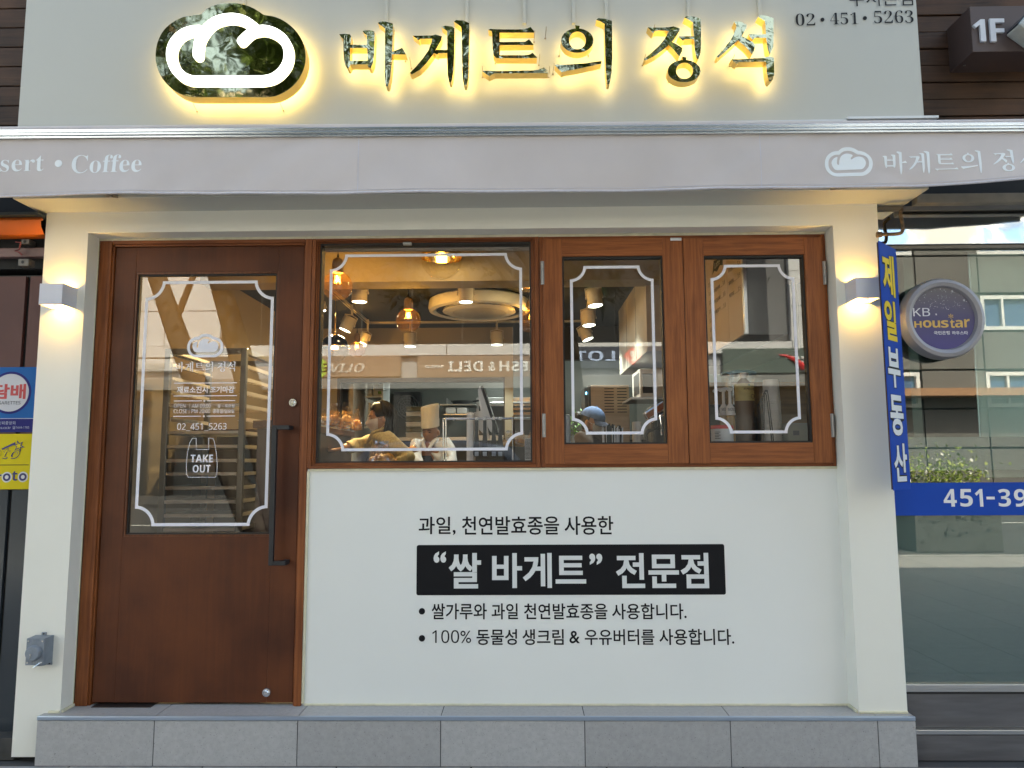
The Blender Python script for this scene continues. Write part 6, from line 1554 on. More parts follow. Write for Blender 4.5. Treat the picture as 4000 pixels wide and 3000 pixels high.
for i, px in enumerate((1862, 1894, 1929, 1954)):
    lb = ['black handled bread tongs hanging first from the left on the wire rack', 'black handled bread tongs hanging second from the left on the wire rack', 'black handled bread tongs hanging second from the right on the wire rack', 'black handled bread tongs hanging last at the right on the wire rack'][i]
    t, q = px_thing('bread_tongs', px, 1700, 0.318, lb, 'tongs', 'black tongs hanging on the wire rack')
    Yq = 0.318; x = X(px, 1700, Yq); k = (Yq+3.5)/FPX; zt2 = zt_
    P_ = [(-6.5, 1641), (6.5, 1641), (6.5, 1690), (9, 1720), (12, 1748), (13, 1775), (9, 1785), (-9, 1785), (-13, 1775), (-13, 1748), (-9, 1720), (-6.5, 1690)]
    b = MB(); b.prism([(x+a*k, Zc(px, c, Yq)) for a, c in P_], Yq-.006, Yq+.006); b.build('handle', black_p, t)
    b = MB(); b.box(x-.008, x+.008, Yq-.004, y0+.006, zt2-.004, zt2+.006); b.box(x-.007, x+.007, Yq-.004, Yq+.004, Zc(px, 1642, Yq)-.002, zt2-.004); b.build('hook', chrome, t)
    b = MB(); b.box(x-8*k, x+8*k, Yq-.0085, Yq-.0062, Zc(px, 1782, Yq), Zc(px, 1764, Yq), bev=.001); b.build('grip_insert', pm('grey_grip', (0.25, 0.28, 0.32), 0.4), t)
# price card
t, q = px_thing('price_card', 2062, 1800, 0.26, 'small white printed card standing at the right edge of the fixed window', 'card', z=ZCNT)
x0, x1, z0, z1 = box_px(2050, 1712, 2074, 1800, 0.26); b = MB(); b.box(x0, x1, 0.26, 0.262, ZCNT+.001, z1); b.build('card', pm('card_white', (0.52, 0.51, 0.5), 0.6), t)
b = MB(); rnd = random.Random(3)
for i in range(16):
    z = z1-0.006-i*0.0065; xq = x0+.003
    while xq < x1-.004: w_ = rnd.uniform(.002, .006); b.box(xq, min(xq+w_, x1-.003), 0.2585, 0.2598, z-.0035, z); xq += w_+rnd.uniform(.001, .002)
b.build('print', ink, t)
# glass case of the counter with bags of cookies
t, q = px_thing('bread_oven', 2020, 1790, 0.55, 'low black counter appliance under a heap of clear bags', 'appliance', z=ZCNT)
b = MB(); x0 = X(1968, 1760, .5); zt_ = Zc(2010, 1744, .5); b.box(x0, X(2100, 1760, .5), 0.46, .74, ZCNT+.001, zt_, bev=.006); b.build('body', black_p, t)
b = MB(); b.box(x0+.02, x0+.10, .4585, .4605, ZCNT+.03, ZCNT+.05); b.build('panel', MATS['grey_grip'], t)
for i, (px, wpx, hpx, lb) in enumerate(((1985, 60, 62, 'clear bag of cinnamon sticks nearest the till on the black appliance'), (2030, 70, 60, 'crumpled clear bag in the middle of the heap on the black appliance'), (2082, 66, 62, 'clear bag of pale rolls at the right end of the black appliance'))):
    bagged(px, 1742, 0.55+.03*i, wpx, hpx, lb, 11+i, zt_, 'clear bags on the black appliance', 0.4*i)
bagged(1490, 1790, 0.55, 112, 104, 'large clear bag of brown bread on the counter in front of the woman', 5, ZCNT+.03, 'bags near the woman', .2)
bagged(1612, 1760, 2.2, 42, 52, 'small golden bag of bread between the woman and the chef', 4, W(1612, 1768, 2.2).z, 'bags near the woman')
bagged(2226, 1730, 0.40, 48, 46, 'clear bag of pale rolls at the bottom left corner of the left sash', 7, ZCNT+.02, 'bags behind the sash window'); bagged(2284, 1730, 0.40, 62, 54, 'wrinkled clear bag of pale rolls below the cap woman', 8, ZCNT+.02, 'bags behind the sash window', .3)
# paper bag, plant
t, q = px_thing('paper_bag', 2216, 1700, 0.9, 'tall pale blue paper bag at the left edge of the left sash window', 'paper bag')
b = MB(); zt2 = Zc(2216, 1620, .9); b.box(X(2198, 1660, .9), X(2228, 1660, .9), .86, .94, ZS+.95, zt2, bev=.012); b.build('bag_body', pm('pale_blue_paper', (0.42, 0.50, 0.58), 0.7, var=.05, scale=30), t)
leafm = bpy.data.materials.new('leaf_green'); leafm.use_nodes = True; _p = leafm.node_tree.nodes['Principled BSDF']; _p.inputs['Base Color'].default_value = (0.10, 0.24, 0.03, 1); _p.inputs['Roughness'].default_value = .5
pl = thing('potted_plant', W(2240, 1720, 2.9), 'bright green leafy plant behind the woman in the cap', 'plant')
b = MB(); rnd = random.Random(9)
c0 = W(2238, 1668, 2.9)
for i in range(170):
    c = c0+Vector((rnd.gauss(0, .055), rnd.gauss(0, .05), rnd.gauss(0, .075))); r = rnd.uniform(.012, .022); T_ = Matrix.Translation(c) @ Matrix.Rotation(rnd.uniform(0, 6), 4, 'Z') @ Matrix.Rotation(rnd.uniform(-1, 1), 4, 'X'); b.add([T_ @ Vector(v) for v in ((-r*.5, 0, 0), (0, -r, 0), (r*.5, 0, 0), (0, r*1.2, .004))], [(0, 1, 2, 3)])
b.build('leaves', leafm, pl)
b = MB(); zp = c0.z-.2; b.lathe([(0, 0), (.06, 0), (.08, .12), (.075, .12), (.05, .02)], (c0.x, c0.y, zp), 20); b.tube([(c0.x, c0.y, zp+.05), (c0.x, c0.y, c0.z)], .006, 6); b.lathe([(0, 0), (.05, 0), (.05, zp-ZS), (0, zp-ZS)], (c0.x, c0.y, ZS), 12); b.build('pot', MATS['grey_grip'], pl)
# louvred steel machine
Yq = 2.95; t, q = px_thing('oven', 2370, 1700, Yq, 'copper toned steel oven with two columns of louvres behind the cap woman', 'oven', z=ZS)
cop = pm('warm_steel', (0.42, 0.30, 0.20), 0.33, 1.0, var=0.1, scale=3, stretch=(1, 1, 14)); x0, x1 = X(2308, 1600, Yq), X(2459, 1600, Yq); zt_ = Zc(2380, 1504, Yq)
b = MB(); b.box(x0, x1, Yq, Yq+.5, ZS, zt_, bev=.004); b.build('body', cop, t)
b = MB(); b.box(x0-.02, x0+.002, Yq-.004, Yq+.51, ZS, zt_-.003); b.box(x0-.05, x0-.02, Yq+.05, Yq+.45, 1.1, zt_-.02); b.build('side_frame', pm('dark_steel', (0.08, 0.08, 0.08), .4, .6), t)
b = MB(); b2 = MB(); k = (Yq+3.5)/FPX
for c in range(2):
    xa_ = X(2361+c*50, 1560, Yq)
    for r in range(9):
        z = Zc(2380, 1517+r*11.4, Yq); b.box(xa_, xa_+37*k, Yq-.002, Yq-.0004, z-3.2*k, z); b2.prism([(xa_, z), (xa_+37*k, z), (xa_+35*k, z+2.6*k), (xa_+2*k, z+2.6*k)], Yq-.008, Yq-.001)
b.build('louvre_gap', gasket, t); b2.build('louvre', cop, t)
b = MB(); q2 = W(2276, 1534, Yq-.01); b.ball((x0-.035, Yq+.045, q2.z), .008, 8, 0, (.6, .5, 1.6)); b.build('indicator', emis('blue_led', (0.15, 0.6, 1.0), 3.0), t)
# straws
t, q = px_thing('straw_cup', 2398, 1730, 0.42, 'clear cup packed with black wrapped straws', 'straws', z=ZCNT)
b = MB(); rnd = random.Random(5); Yq = .42
for i in range(34):
    px = 2366+rnd.uniform(0, 64); zt2 = Zc(px, 1652+abs(px-2385)*.25+rnd.uniform(0, 14), Yq); dx = rnd.uniform(-.012, .012)
    b.tube([(X(px, 1700, Yq)*.96+X(2398, 1700, Yq)*.04, Yq+rnd.uniform(-.03, .03), ZCNT+.01), (X(px, 1700, Yq)+dx, Yq+rnd.uniform(-.035, .035), zt2)], 0.0036, 6)
b.build('straws', black_p, t)
b = MB()
for i in range(16):
    px = 2352+rnd.uniform(0, 80); zt2 = Zc(px, 1662+rnd.uniform(0, 18), Yq); b.tube([(X(px, 1700, Yq), Yq-.03+rnd.uniform(-.01, .01), ZCNT+.01), (X(px, 1700, Yq)+rnd.uniform(-.01, .01), Yq-.035, zt2)], 0.0022, 5)
b.build('wrappers', pm('pale_wrapper', (0.50, 0.52, 0.55), .3), t)
b = MB(); b.lathe([(.050, 0), (.058, .09)], (X(2398, 1700, Yq), Yq, ZCNT), 28); b.build('cup', film, t)
t, q = px_thing('paper_roll', 2488, 1720, 0.55, 'white paper roll standing on the counter in the left sash window', 'paper roll', z=ZCNT)
b = MB(); R_ = 17/FPX*4.05; zt2 = Zc(2488, 1649, .55); b.lathe([(R_, 0), (R_, zt2-ZCNT), (R_*.9, zt2-ZCNT+.002), (R_*.35, zt2-ZCNT+.001), (R_*.33, zt2-ZCNT-.03)], (q.x, .55, ZCNT), 28); b.build('roll', pm('paper_white', (0.58, 0.57, 0.54), .8), t)
# espresso machine
Yq = .62; t, q = px_thing('espresso_machine', 2580, 1720, Yq, 'chrome and black espresso machine at the right of the left sash window', 'coffee machine', z=ZCNT)
x0 = X(2545, 1640, Yq); b = MB(); b.box(x0, x0+.55, Yq, Yq+.18, ZCNT+.002, Zc(2580, 1580, Yq), bev=.02); b.build('body', black_p, t)
b = MB(); Tq = Matrix.Translation(W(2568, 1598, Yq-.03)) @ Matrix.Rotation(math.radians(-32), 4, 'Y'); b.box(-.08, .20, -.02, .05, -.028, .028, bev=.012, T=Tq); b.box(-.08, .2, -.024, .05, -.05, -.034, bev=.006, T=Tq); b.build('top_panel', chrome, t)
b = MB(); b.tube([W(2574, 1640, .55), W(2572, 1668, .52), W(2560, 1676, .5), W(2530, 1684, .48), W(2522, 1700, .48), W(2530, 1730, .48)], [.006, .006, .007, .012, .011, .006], 8); b.build('portafilter', black_metal, t)
b = MB(); b.tube([W(2578, 1620, .56), W(2582, 1660, .55), W(2584, 1700, .55)], .005, 8); b.build('steam_wand', chrome, t)
# wall oven shelf at the back right
Yq = 2.2; t, q = px_thing('microwave', 2510, 1560, Yq, 'white microwave on a wall shelf under the menu cabinet', 'microwave')
x0 = X(2492, 1500, Yq); b = MB(); b.box(x0, x0+.30, Yq-.1, Yq+.3, Zc(2510, 1556, Yq), Zc(2510, 1446, Yq), bev=.006); b.build('body', white_p, t)
b = MB(); b.box(x0-.003, x0-.0005, Yq-.07, Yq+.2, Zc(2510, 1540, Yq), Zc(2510, 1460, Yq)); b.box(x0+.02, x0+.1, Yq-.103, Yq-.1005, Zc(2510, 1540, Yq), Zc(2510, 1465, Yq)); b.build('door_window', black_p, t)
b = MB(); b.box(x0-.08, XI1, Yq-.15, Yq+.35, Zc(2510, 1566, Yq), Zc(2510, 1557, Yq)); b.build('shelf_board', steel, t)
# syrup tub, pumps, bottles
t, q = px_thing('tub', 2821, 1724, .34, 'white plastic tub with a red lid in the right sash window', 'tub', z=ZCNT)
R_ = 44/FPX*3.84; zt2 = Zc(2821, 1674, .34); b = MB(); b.lathe([(0, 0), (R_*.93, 0), (R_*.98, zt2-ZCNT), (0, zt2-ZCNT)], (q.x, .34, ZCNT), 32); b.build('body', pm('tub_white', (0.55, 0.58, 0.60), .45), t)
b = MB(); b.lathe([(R_*1.02, zt2-ZCNT-.003), (R_*1.02, zt2-ZCNT+.012), (R_*.97, zt2-ZCNT+.016), (0, zt2-ZCNT+.015)], (q.x, .34, ZCNT), 32); b.build('lid', pm('red_lid', (0.50, 0.02, 0.02), .35), t)
b = MB()
for i in range(5): b.box(q.x-.052, q.x-.022-(i % 2)*.008, .34-R_*.90, .34-R_*.86, Zc(2821, 1690+i*6, .34), Zc(2821, 1688+i*6, .34))
b.build('print', ink, t)
for i, (px, Yq, py) in enumerate(((2832, .56, 1524), (2857, .47, 1521))):
    t, q = px_thing('syrup_bottle', px, 1720, Yq, ['syrup bottle with white pump standing behind its twin, nearest the red lidded tub', 'syrup bottle with white pump in front, nearest the yellow labelled bottle'][i], 'syrup bottle', 'syrup bottles with white pumps', ZCNT)
    zt2 = Zc(px, py, Yq); zc_ = Zc(px, 1592, Yq); zk = Zc(px, 1622, Yq); Rc = 16.5/FPX*(Yq+3.5)
    b = MB(); b.lathe([(Rc*.35, zt2-ZCNT), (Rc*.35, zc_-ZCNT+.022), (Rc*.8, zc_-ZCNT+.004), (Rc, zc_-ZCNT), (Rc*1.03, zk-ZCNT+.012), (Rc*1.15, zk-ZCNT+.01), (Rc*1.15, zk-ZCNT), (0, zk-ZCNT)], (q.x, Yq, ZCNT), 24)
    P_ = [Vector((q.x+.012, Yq, zt2)), Vector((q.x-.02, Yq-.01, zt2+.004)), Vector((q.x-.05, Yq-.02, zt2-.002)), Vector((q.x-.062, Yq-.024, zt2-.012))]; b.tube(catmull_open(P_, 3), [.009]*9+[.006], 8); b.lathe([(0, .01), (Rc*.55, .008), (Rc*.6, -.008), (0, -.01)], (q.x, Yq, zt2), 16); b.build('pump', white_p, t)
    b = MB(); b.lathe([(0, 0), (Rc*1.05, 0), (Rc*1.05, zk-ZCNT-.012), (Rc*.9, zk-ZCNT-.001)], (q.x, Yq, ZCNT), 24); b.build('bottle', pm('amber_syrup', (0.32, 0.20, 0.08), .15, var=.1), t)
    b = MB(); vs0 = len(b.v); text_px(b, 'MONIN', px-16, 1594, px+15, 1606, Yq, off=.01); b.v = [(x, Yq-math.sqrt(max(1e-6, (Rc*1.05)**2-(x-q.x)**2)), z) for x, y, z in b.v]; b.build('lettering', ink, t)
Yq = .52; t, q = px_thing('coffee_syrup_bottle', 2913, 1720, Yq, 'brown bottle with yellow label and white cap beside the cup rack', 'bottle', z=ZCNT)
k = (Yq+3.5)/FPX; b = MB(); prof = [(0, 1722), (36, 1722), (37, 1660), (35, 1610), (38, 1560), (38, 1512), (28, 1496), (12, 1480), (11, 1470)]
b.lathe([(r*k, Zc(2913, p, Yq)-ZCNT) for r, p in prof], (q.x, Yq, ZCNT), 28, T=Matrix.Diagonal((1, .7, 1))); b.build('bottle', pm('brown_bottle', (0.11, 0.06, 0.035), .2), t)
b = MB(); n = 20; zl0, zl1 = Zc(2913, 1567, Yq), Zc(2913, 1500, Yq)
vs_l = [(q.x+39*k*math.sin(a), Yq-39*k*.72*math.cos(a), z) for z in (zl0, zl1) for a in [(-1.3+2.6*i/n) for i in range(n+1)]]; b.add(vs_l, [(i, i+1, n+2+i, n+1+i) for i in range(n)], 0, True); b.build('label_band', pm('yellow_label', (0.42, 0.33, 0.12), .5, var=.15, scale=30), t)
def wrap(mb): mb.v = [(x, Yq-39.6*k*.72*math.sqrt(max(.05, 1-((x-q.x)/(39.6*k))**2))-.0005, z) for x, y, z in mb.v]; return mb
b = MB(); text_px(b, '카페시럽', 2896, 1517, 2944, 1527, Yq, off=.03); b.prism([(X(2934, 1550, Yq)+9*k*math.cos(a*PI/8), Zc(2934, 1550, Yq)+9*k*math.sin(a*PI/8)) for a in range(16)], Yq, Yq+.001); wrap(b).build('lettering', pm('label_brown', (0.08, 0.04, 0.02), .5), t)
b = MB(); b.prism([(X(2918+5*math.cos(a*PI/6), 1508, Yq), Zc(2918, 1506, Yq)+4*k*math.sin(a*PI/6)) for a in range(12)], Yq, Yq+.001); wrap(b).build('label_badge', pm('badge_green', (0.05, 0.14, 0.05), .5), t)
b = MB(); b.lathe([(12.5*k, -.012), (12.5*k, .016), (11*k, .02), (0, .02)], (q.x, Yq, Zc(2906, 1470, Yq)), 20); b.build('cap', white_p, t)
t, q = px_thing('blue_lid_tub', 2895, 1720, .72, 'large clear tub with a blue round lid behind the bottles', 'tub', z=ZCNT)
Yq = .72; k = (Yq+3.5)/FPX; zt2 = Zc(2895, 1462, Yq); b = MB(); b.lathe([(66*k, 0), (66*k, zt2-ZCNT)], (q.x, Yq, ZCNT), 36); b.build('tub_wall', film, t)
b = MB(); b.lathe([(68*k, zt2-ZCNT-.004), (68*k, zt2-ZCNT+.008), (60*k, zt2-ZCNT+.016), (0, zt2-ZCNT+.016)], (q.x, Yq, ZCNT), 36); b.build('lid', pm('blue_lid', (0.008, 0.10, 0.22), .35), t)
b = MB(); b.lathe([(0, 0.002), (63*k, 0.002), (63*k, (zt2-ZCNT)*.55), (0, (zt2-ZCNT)*.55)], (q.x, Yq, ZCNT), 30); b.build('contents', pm('dark_beans', (0.05, 0.028, 0.018), .6, var=.5, scale=90), t)
# paper cups in a wire rack
Yq = .50; t, q = px_thing('cup_stack', 3020, 1720, Yq, 'tall stack of white paper cups upside down in a black wire rack', 'paper cups', z=ZCNT)
k = (Yq+3.5)/FPX; b = MB(); zt2 = Zc(3018, 1484, Yq); prof = [(0, zt2-ZCNT), (27*k, zt2-ZCNT), (29*k, zt2-ZCNT-.003)]; z = Zc(3018, 1570, Yq)-ZCNT; prof += [(33*k, z+.006)]
while z > 0.004: prof += [(33.3*k, z+.004), (35.2*k, z+.003), (35.2*k, z), (33.2*k, z-.001)]; z -= .0122
b.lathe(prof, (q.x, Yq, ZCNT), 36); b.build('cups', pm('cup_white', (0.56, 0.55, 0.53), .6), t)
t, q = px_thing('cup_rack', 2990, 1720, .45, 'black wire rack with rounded hoops around the paper cups', 'rack', z=ZCNT)
b = MB(); zt2 = Zc(2985, 1532, .45)
for i in range(6):
    y = .41+i*.035; xh = X(2984, 1600, .45)+i*.003; zz = zt2-.012*i
    b.tube(catmull_open([Vector((xh-.03, y, ZCNT)), Vector((xh-.018, y, (zz+ZCNT)/2)), Vector((xh-.006, y, zz-.012)), Vector((xh+.003, y, zz)), Vector((xh+.012, y, zz-.012)), Vector((xh+.028, y, (zz+ZCNT)/2)), Vector((xh+.044, y, ZCNT))], 4), .0028, 6)
for z in (ZCNT+.03, ZCNT+.12): b.tube([(X(2984, 1600, .45)-.03, .41, z), (X(2984, 1600, .45)-.02, .59, z)], .0026, 6)
xh = X(3085, 1690, .45); b.tube(catmull_open([Vector((xh-.014, .42, ZCNT)), Vector((xh-.012, .42, ZCNT+.06)), Vector((xh, .42, ZCNT+.078)), Vector((xh+.012, .42, ZCNT+.06)), Vector((xh+.015, .42, ZCNT))], 4), .0028, 6); b.tube([(xh-.014, .42, ZCNT+.02), (X(2984, 1600, .45), .42, ZCNT+.02)], .0026, 6)
b.build('rack_wire', black_metal, t)
t, q = px_thing('card_box', 3120, 1724, .42, 'grey green carton with a small printed patch at the right corner', 'box', z=ZCNT)
x0, x1, z0, z1 = box_px(3078, 1652, 3160, 1726, .42); b = MB(); b.box(x0, x1, .42, .56, ZCNT+.001, z1, bev=.003); b.build('carton', pm('grey_green_card', (0.20, 0.20, 0.17), .7), t)
b = MB(); a = box_px(3098, 1682, 3122, 1700, .4195); b.box(a[0], a[1], .4185, .4197, a[2], a[3]); b.build('print', pm('faded_print', (0.10, 0.10, 0.11), .6), t)
b = MB(); x0, x1, z0, z1 = box_px(2690, 1492, 3300, 1740, .95); b.box(x0, x1, .95, .97, ZCNT-.3, z1)
tag(b.build('wood_screen', wood('screen_board', (0.16, 0.085, 0.035), (0.27, 0.15, 0.06), 'x', 2.5, .5)), 'brown wooden board standing behind the cups and bottles', 'board')

# menu cabinet hanging from the ceiling at the right
mc = thing('menu_cabinet', (1.4, .6, 2.1), 'hanging cabinet with cream menu panels on its side and a grey end', 'menu cabinet')
menu_m = pm('menu_cream', (0.60, 0.45, 0.28), .5, var=.02); grey_e = pm('cabinet_grey', (0.19, 0.195, 0.20), .45, var=.03)
Ye = .42; cxm = X(2911, 1200, Ye); cz0 = Zc(2911, 1306, Ye); xe1 = X(3060, 1200, Ye)+.02
b = MB(); b.box(cxm+.003, xe1, Ye, 1.75, cz0, 2.80); b.build('carcass', grey_e, mc)
b = MB(); b.box(cxm+.001, xe1-.02, Ye+.01, 1.74, cz0-.004, cz0-.0005); b.build('underside', pm('cabinet_brown', (0.07, 0.055, 0.045), .6), mc)
b = MB(); zz = [(Ye+.022, .72), (.725, 1.06), (1.065, 1.40), (1.405, 1.74)]
for y0, y1 in zz: b.box(cxm-.006, cxm+.001, y0, y1, cz0+.004, 2.79)
b.build('menu_panel', menu_m, mc)
b = MB(); b.box(cxm-.008, cxm+.012, Ye-.008, Ye+.018, cz0+.001, 2.795, bev=.002); b.build('edge_profile', alu, mc)
b = MB(); TM = Matrix(((0, -1, 0, 0), (-1, 0, 0, 0), (0, 0, 1, 0), (0, 0, 0, 1)))
# text runs along the panel, read from the left: local x -> -y
def mtext(mb, s, ya, z, h, w): add_text(mb, s, 0, w, 0, h, 0, off=.01, T=Matrix.Translation((cxm-.0068, ya, z)) @ Matrix(((0, 1, 0, 0), (-1, 0, 0, 0), (0, 0, 1, 0), (0, 0, 0, 1))))
for i, (s, p) in enumerate((('루이보스', '3.5'), ('페퍼민트', '3.5'), ('캐모마일', '3.5'))):
    z = Zc(2850, 1045, .55)-i*.075; mtext(b, s, .69, z, .026, .10); mtext(b, '......', .575, z, .004, .05); mtext(b, p, .515, z, .026, .05)
for i, (s, p) in enumerate((('바닐라라떼', '3.6'), ('헤이즐넛라떼', '3.8'), ('카라멜라떼', '3.8'), ('카페모카', '3.8'))):
    z = Zc(2850, 1085, .9)-i*.07; mtext(b, s, 1.03, z, .026, .15); mtext(b, '....', .865, z, .004, .03); mtext(b, p, .82, z, .026, .05)
for i in range(9): mtext(b, '3.5', 1.15, Zc(2850, 1085, .9)-i*.06, .024, .05); mtext(b, '아메리카노', 1.36, Zc(2850, 1085, .9)-i*.06, .024, .13)
b.build('lettering', ink, mc)
b = MB(); zf_ = Zc(2780, 1035, .9); b.v = []; P_ = [(1.04, -.03), (1.0, .055), (.93, .04), (.86, .065), (.79, .045), (.80, -.03), (.86, -.012), (.93, -.035), (1.0, -.012)]
b.add([(cxm-.0072, y, zf_+z) for y, z in P_], [list(range(len(P_)))]); rb = b.build('ribbon', black_p, mc)
b = MB(); mtext(b, 'Latte', .98, zf_-.004, .036, .12); b.v = [(x-.0012, y, z) for x, y, z in b.v]; b.build('ribbon_lettering', pm('menu_white', (0.6, .58, .5), .5), mc)
ca = thing('wall_cabinet', (1.3, 2.6, 2.2), 'pale wall cabinet with a sloping looking lower edge behind the left sash window', 'cabinet')
b = MB(); xw = X(2518, 1380, 1.9); b.box(xw, XI1-.001, 1.78, 3.3, Zc(2518, 1380, 1.9), ZR-.002); b.build('carcass', pm('pale_cabinet', (0.42, 0.38, 0.32), .5), ca)
b = MB(); 
for y in (2.29, 2.80): b.box(xw-.002, xw+.001, y-.003, y+.003, Zc(2518, 1380, 1.9)+.01, ZR-.01)
b.build('door_gap', gasket, ca)

# kitchen things behind the opening
wsh = pm('shelf_white', (0.50, 0.52, 0.53), .5)
t, q = px_thing('kitchen_shelf', 1468, 1690, 4.6, 'white kitchen shelf with packets beside the opening, behind the woman', 'shelf', z=1.0)
x0, x1 = X(1434, 1600, 4.6)+.004, X(1506, 1600, 4.6); b = MB(); b.box(x1-.02, x1, 4.45, 4.85, .22, 2.6)
for py in (1550, 1668): z = Zc(1468, py, 4.6); b.box(x0, x1-.02, 4.45, 4.85, z-.02, z)
b.build('boards', wsh, t)
for i, (px, py, h) in enumerate(((1446, 1550, .16), (1468, 1550, .2), (1486, 1550, .14))):
    t, q = px_thing('packet', px, py, 4.55, ['pale packet at the left on the white kitchen shelf', 'tall pale packet in the middle of the white kitchen shelf', 'small packet with green print at the right of the white kitchen shelf'][i], 'packet', 'packets on the kitchen shelf')
    b = MB(); b.box(q.x-.03, q.x+.03, 4.52, 4.60, q.z+.001, q.z+h, bev=.012); b.build('bag_body', pm('packet_pale', (0.50, 0.50, 0.46), .4), t)
    if i == 2: b = MB(); b.box(q.x-.02, q.x+.02, 4.516, 4.5195, q.z+.03, q.z+.06); b.build('print', leafm, t)
t, q = px_thing('spray_bottle', 1443, 1668, 4.5, 'slim white bottle on the lower board of the kitchen shelf', 'bottle'); b = MB(); b.lathe([(0, 0), (.03, 0), (.028, .1), (.014, .2), (.016, .27), (0, .27)], q, 18); b.build('bottle', white_p, t)
t, q = px_thing('kitchen_fan', 1590, 1590, 6.6, 'big dark round fan on the rear kitchen wall', 'fan'); k = 10.1/FPX
b = MB(); b.box(q.x-52*k, q.x+52*k, 6.62, 6.79, q.z-75*k, q.z+60*k); b.build('housing', pm('fan_dark', (0.018, 0.02, 0.022), .5), t)
b = MB(); T = Matrix.Rotation(PI/2, 4, 'X'); b.lathe([(42*k, 0), (45*k, .02), (48*k, 0), (45*k, -.01)], (q.x, 6.6, q.z), 40, 0, True, T)
for r in (14, 24, 34): b.lathe([(r*k, .004), (r*k+.006, .008), (r*k+.012, .004)], (q.x, 6.6, q.z), 40, 0, True, T)
for i in range(12): a = i*PI/6; b.tube([(q.x, 6.59, q.z), (q.x+44*k*math.cos(a), 6.59, q.z+44*k*math.sin(a))], .004, 5)
b.build('guard', pm('fan_grey', (0.06, 0.065, 0.07), .4), t)
b = MB()
for i in range(5):
    a = i*2*PI/5; b.add([(q.x+8*k*math.cos(a), 6.605, q.z+8*k*math.sin(a)), (q.x+38*k*math.cos(a), 6.6, q.z+38*k*math.sin(a)), (q.x+38*k*math.cos(a+.8), 6.615, q.z+38*k*math.sin(a+.8)), (q.x+8*k*math.cos(a+.9), 6.61, q.z+8*k*math.sin(a+.9))], [(0, 1, 2, 3)])
b.build('fan_blades', black_p, t)
lbs = ['olive dough box on top of the kitchen stack', 'white dough box second from the top of the kitchen stack', 'olive dough box third from the top of the kitchen stack', 'white dough box fourth from the top of the kitchen stack', 'olive dough box fifth from the top of the kitchen stack', 'white dough box at the bottom of the kitchen stack']
q0 = W(1622, 1590, 5.0); k = 8.5/FPX
for i in range(6):
    z1 = q0.z-i*20*k; t = thing('dough_box', (q0.x, 5.0, z1-19*k), lbs[i], 'dough box', 'stacked dough boxes in the kitchen')
    b = MB(); b.box(q0.x-30*k, q0.x+30*k, 4.9, 5.3, z1-18.5*k, z1-1*k, bev=.006); b.box(q0.x-31.5*k, q0.x+31.5*k, 4.89, 5.31, z1-4.5*k, z1-.6*k, bev=.003); b.build('box', pm('olive_box', (0.12, 0.11, 0.06), .5) if i % 2 == 0 else white_p, t)
t = thing('bench', (q0.x, 5.1, ZS), 'steel kitchen bench under the stack of dough boxes', 'bench'); zb_ = q0.z-120*k
b = MB(); b.box(-1.6, 1.5, 4.8, 5.5, zb_-.04, zb_-.001); b.build('top_board', steel, t); b = MB(); b.box(-1.55, 1.45, 4.85, 5.45, ZS, zb_-.041); b.build('body', pm('bench_dark', (.06, .065, .07), .4, .5), t)
t, q = px_thing('pan_shelf', 1790, 1570, 5.6, 'steel wall shelf with pans on the kitchen wall behind the till', 'shelf'); k = 9.1/FPX
b = MB(); z = Zc(1790, 1580, 5.6); b.box(X(1722, 1580, 5.6), X(1860, 1580, 5.6), 5.5, 5.9, z-.02, z, bev=.004); z2 = Zc(1790, 1618, 5.6); b.box(X(1735, 1618, 5.6), X(1860, 1618, 5.6), 5.5, 5.9, z2-.02, z2, bev=.004); b.box(X(1735, 1618, 5.6), X(1740, 1618, 5.6), 5.85, 6.79, z2-.02, z+.1); b.box(X(1855, 1618, 5.6), X(1860, 1618, 5.6), 5.85, 6.79, z2-.02, z+.1); b.build('boards', steel, t)
t, q = px_thing('frying_pan', 1800, 1578, 5.55, 'wide black pan lying on the steel kitchen shelf', 'pan', z=z); b = MB(); b.lathe([(0, .002), (45*k*.7, .002), (45*k, .05), (45*k*.97, .05)], (q.x, 5.7, z), 36); b.build('pan', black_p, t); b = MB(); b.tube([(q.x+.12, 5.7, z+.045), (q.x+.34, 5.6, z+.06)], .012, 8); b.build('handle', black_p, t)
for i in range(2):
    t, q = px_thing('storage_box', 1762+i*44, 1618, 5.6, ['white storage box on the lower kitchen shelf, nearer the chef', 'white storage box on the lower kitchen shelf, nearer the till'][i], 'box', 'white boxes on the kitchen shelf', z=z2); b = MB(); b.box(q.x-20*k, q.x+20*k, 5.52, 5.8, z2+.001, z2+26*k, bev=.008); b.build('box', white_p, t)
t, q = px_thing('kitchen_oven', 2000, 1700, 5.8, 'wide steel deck oven with a bright rail in the kitchen at the right', 'oven', z=ZS); x0, x1 = X(1862, 1600, 5.8), X(2160, 1600, 5.8)
b = MB(); b.box(x0, x1, 5.8, 6.6, ZS, Zc(2000, 1552, 5.8), bev=.005); b.build('body', steel, t)
b = MB(); b.box(x0+.03, x1-.03, 5.79, 5.8, Zc(2000, 1630, 5.8), Zc(2000, 1586, 5.8)); b.box(x0+.03, x1-.03, 5.79, 5.8, Zc(2000, 1700, 5.8), Zc(2000, 1640, 5.8)); b.build('door_window', black_p, t)
b = MB(); b.tube([(x0+.03, 5.76, Zc(2000, 1574, 5.8)), (x1-.03, 5.76, Zc(2000, 1574, 5.8))], .012, 8); b.tube([(x0+.03, 5.76, Zc(2000, 1634, 5.8)), (x1-.03, 5.76, Zc(2000, 1634, 5.8))], .01, 8); b.build('handle', chrome, t)
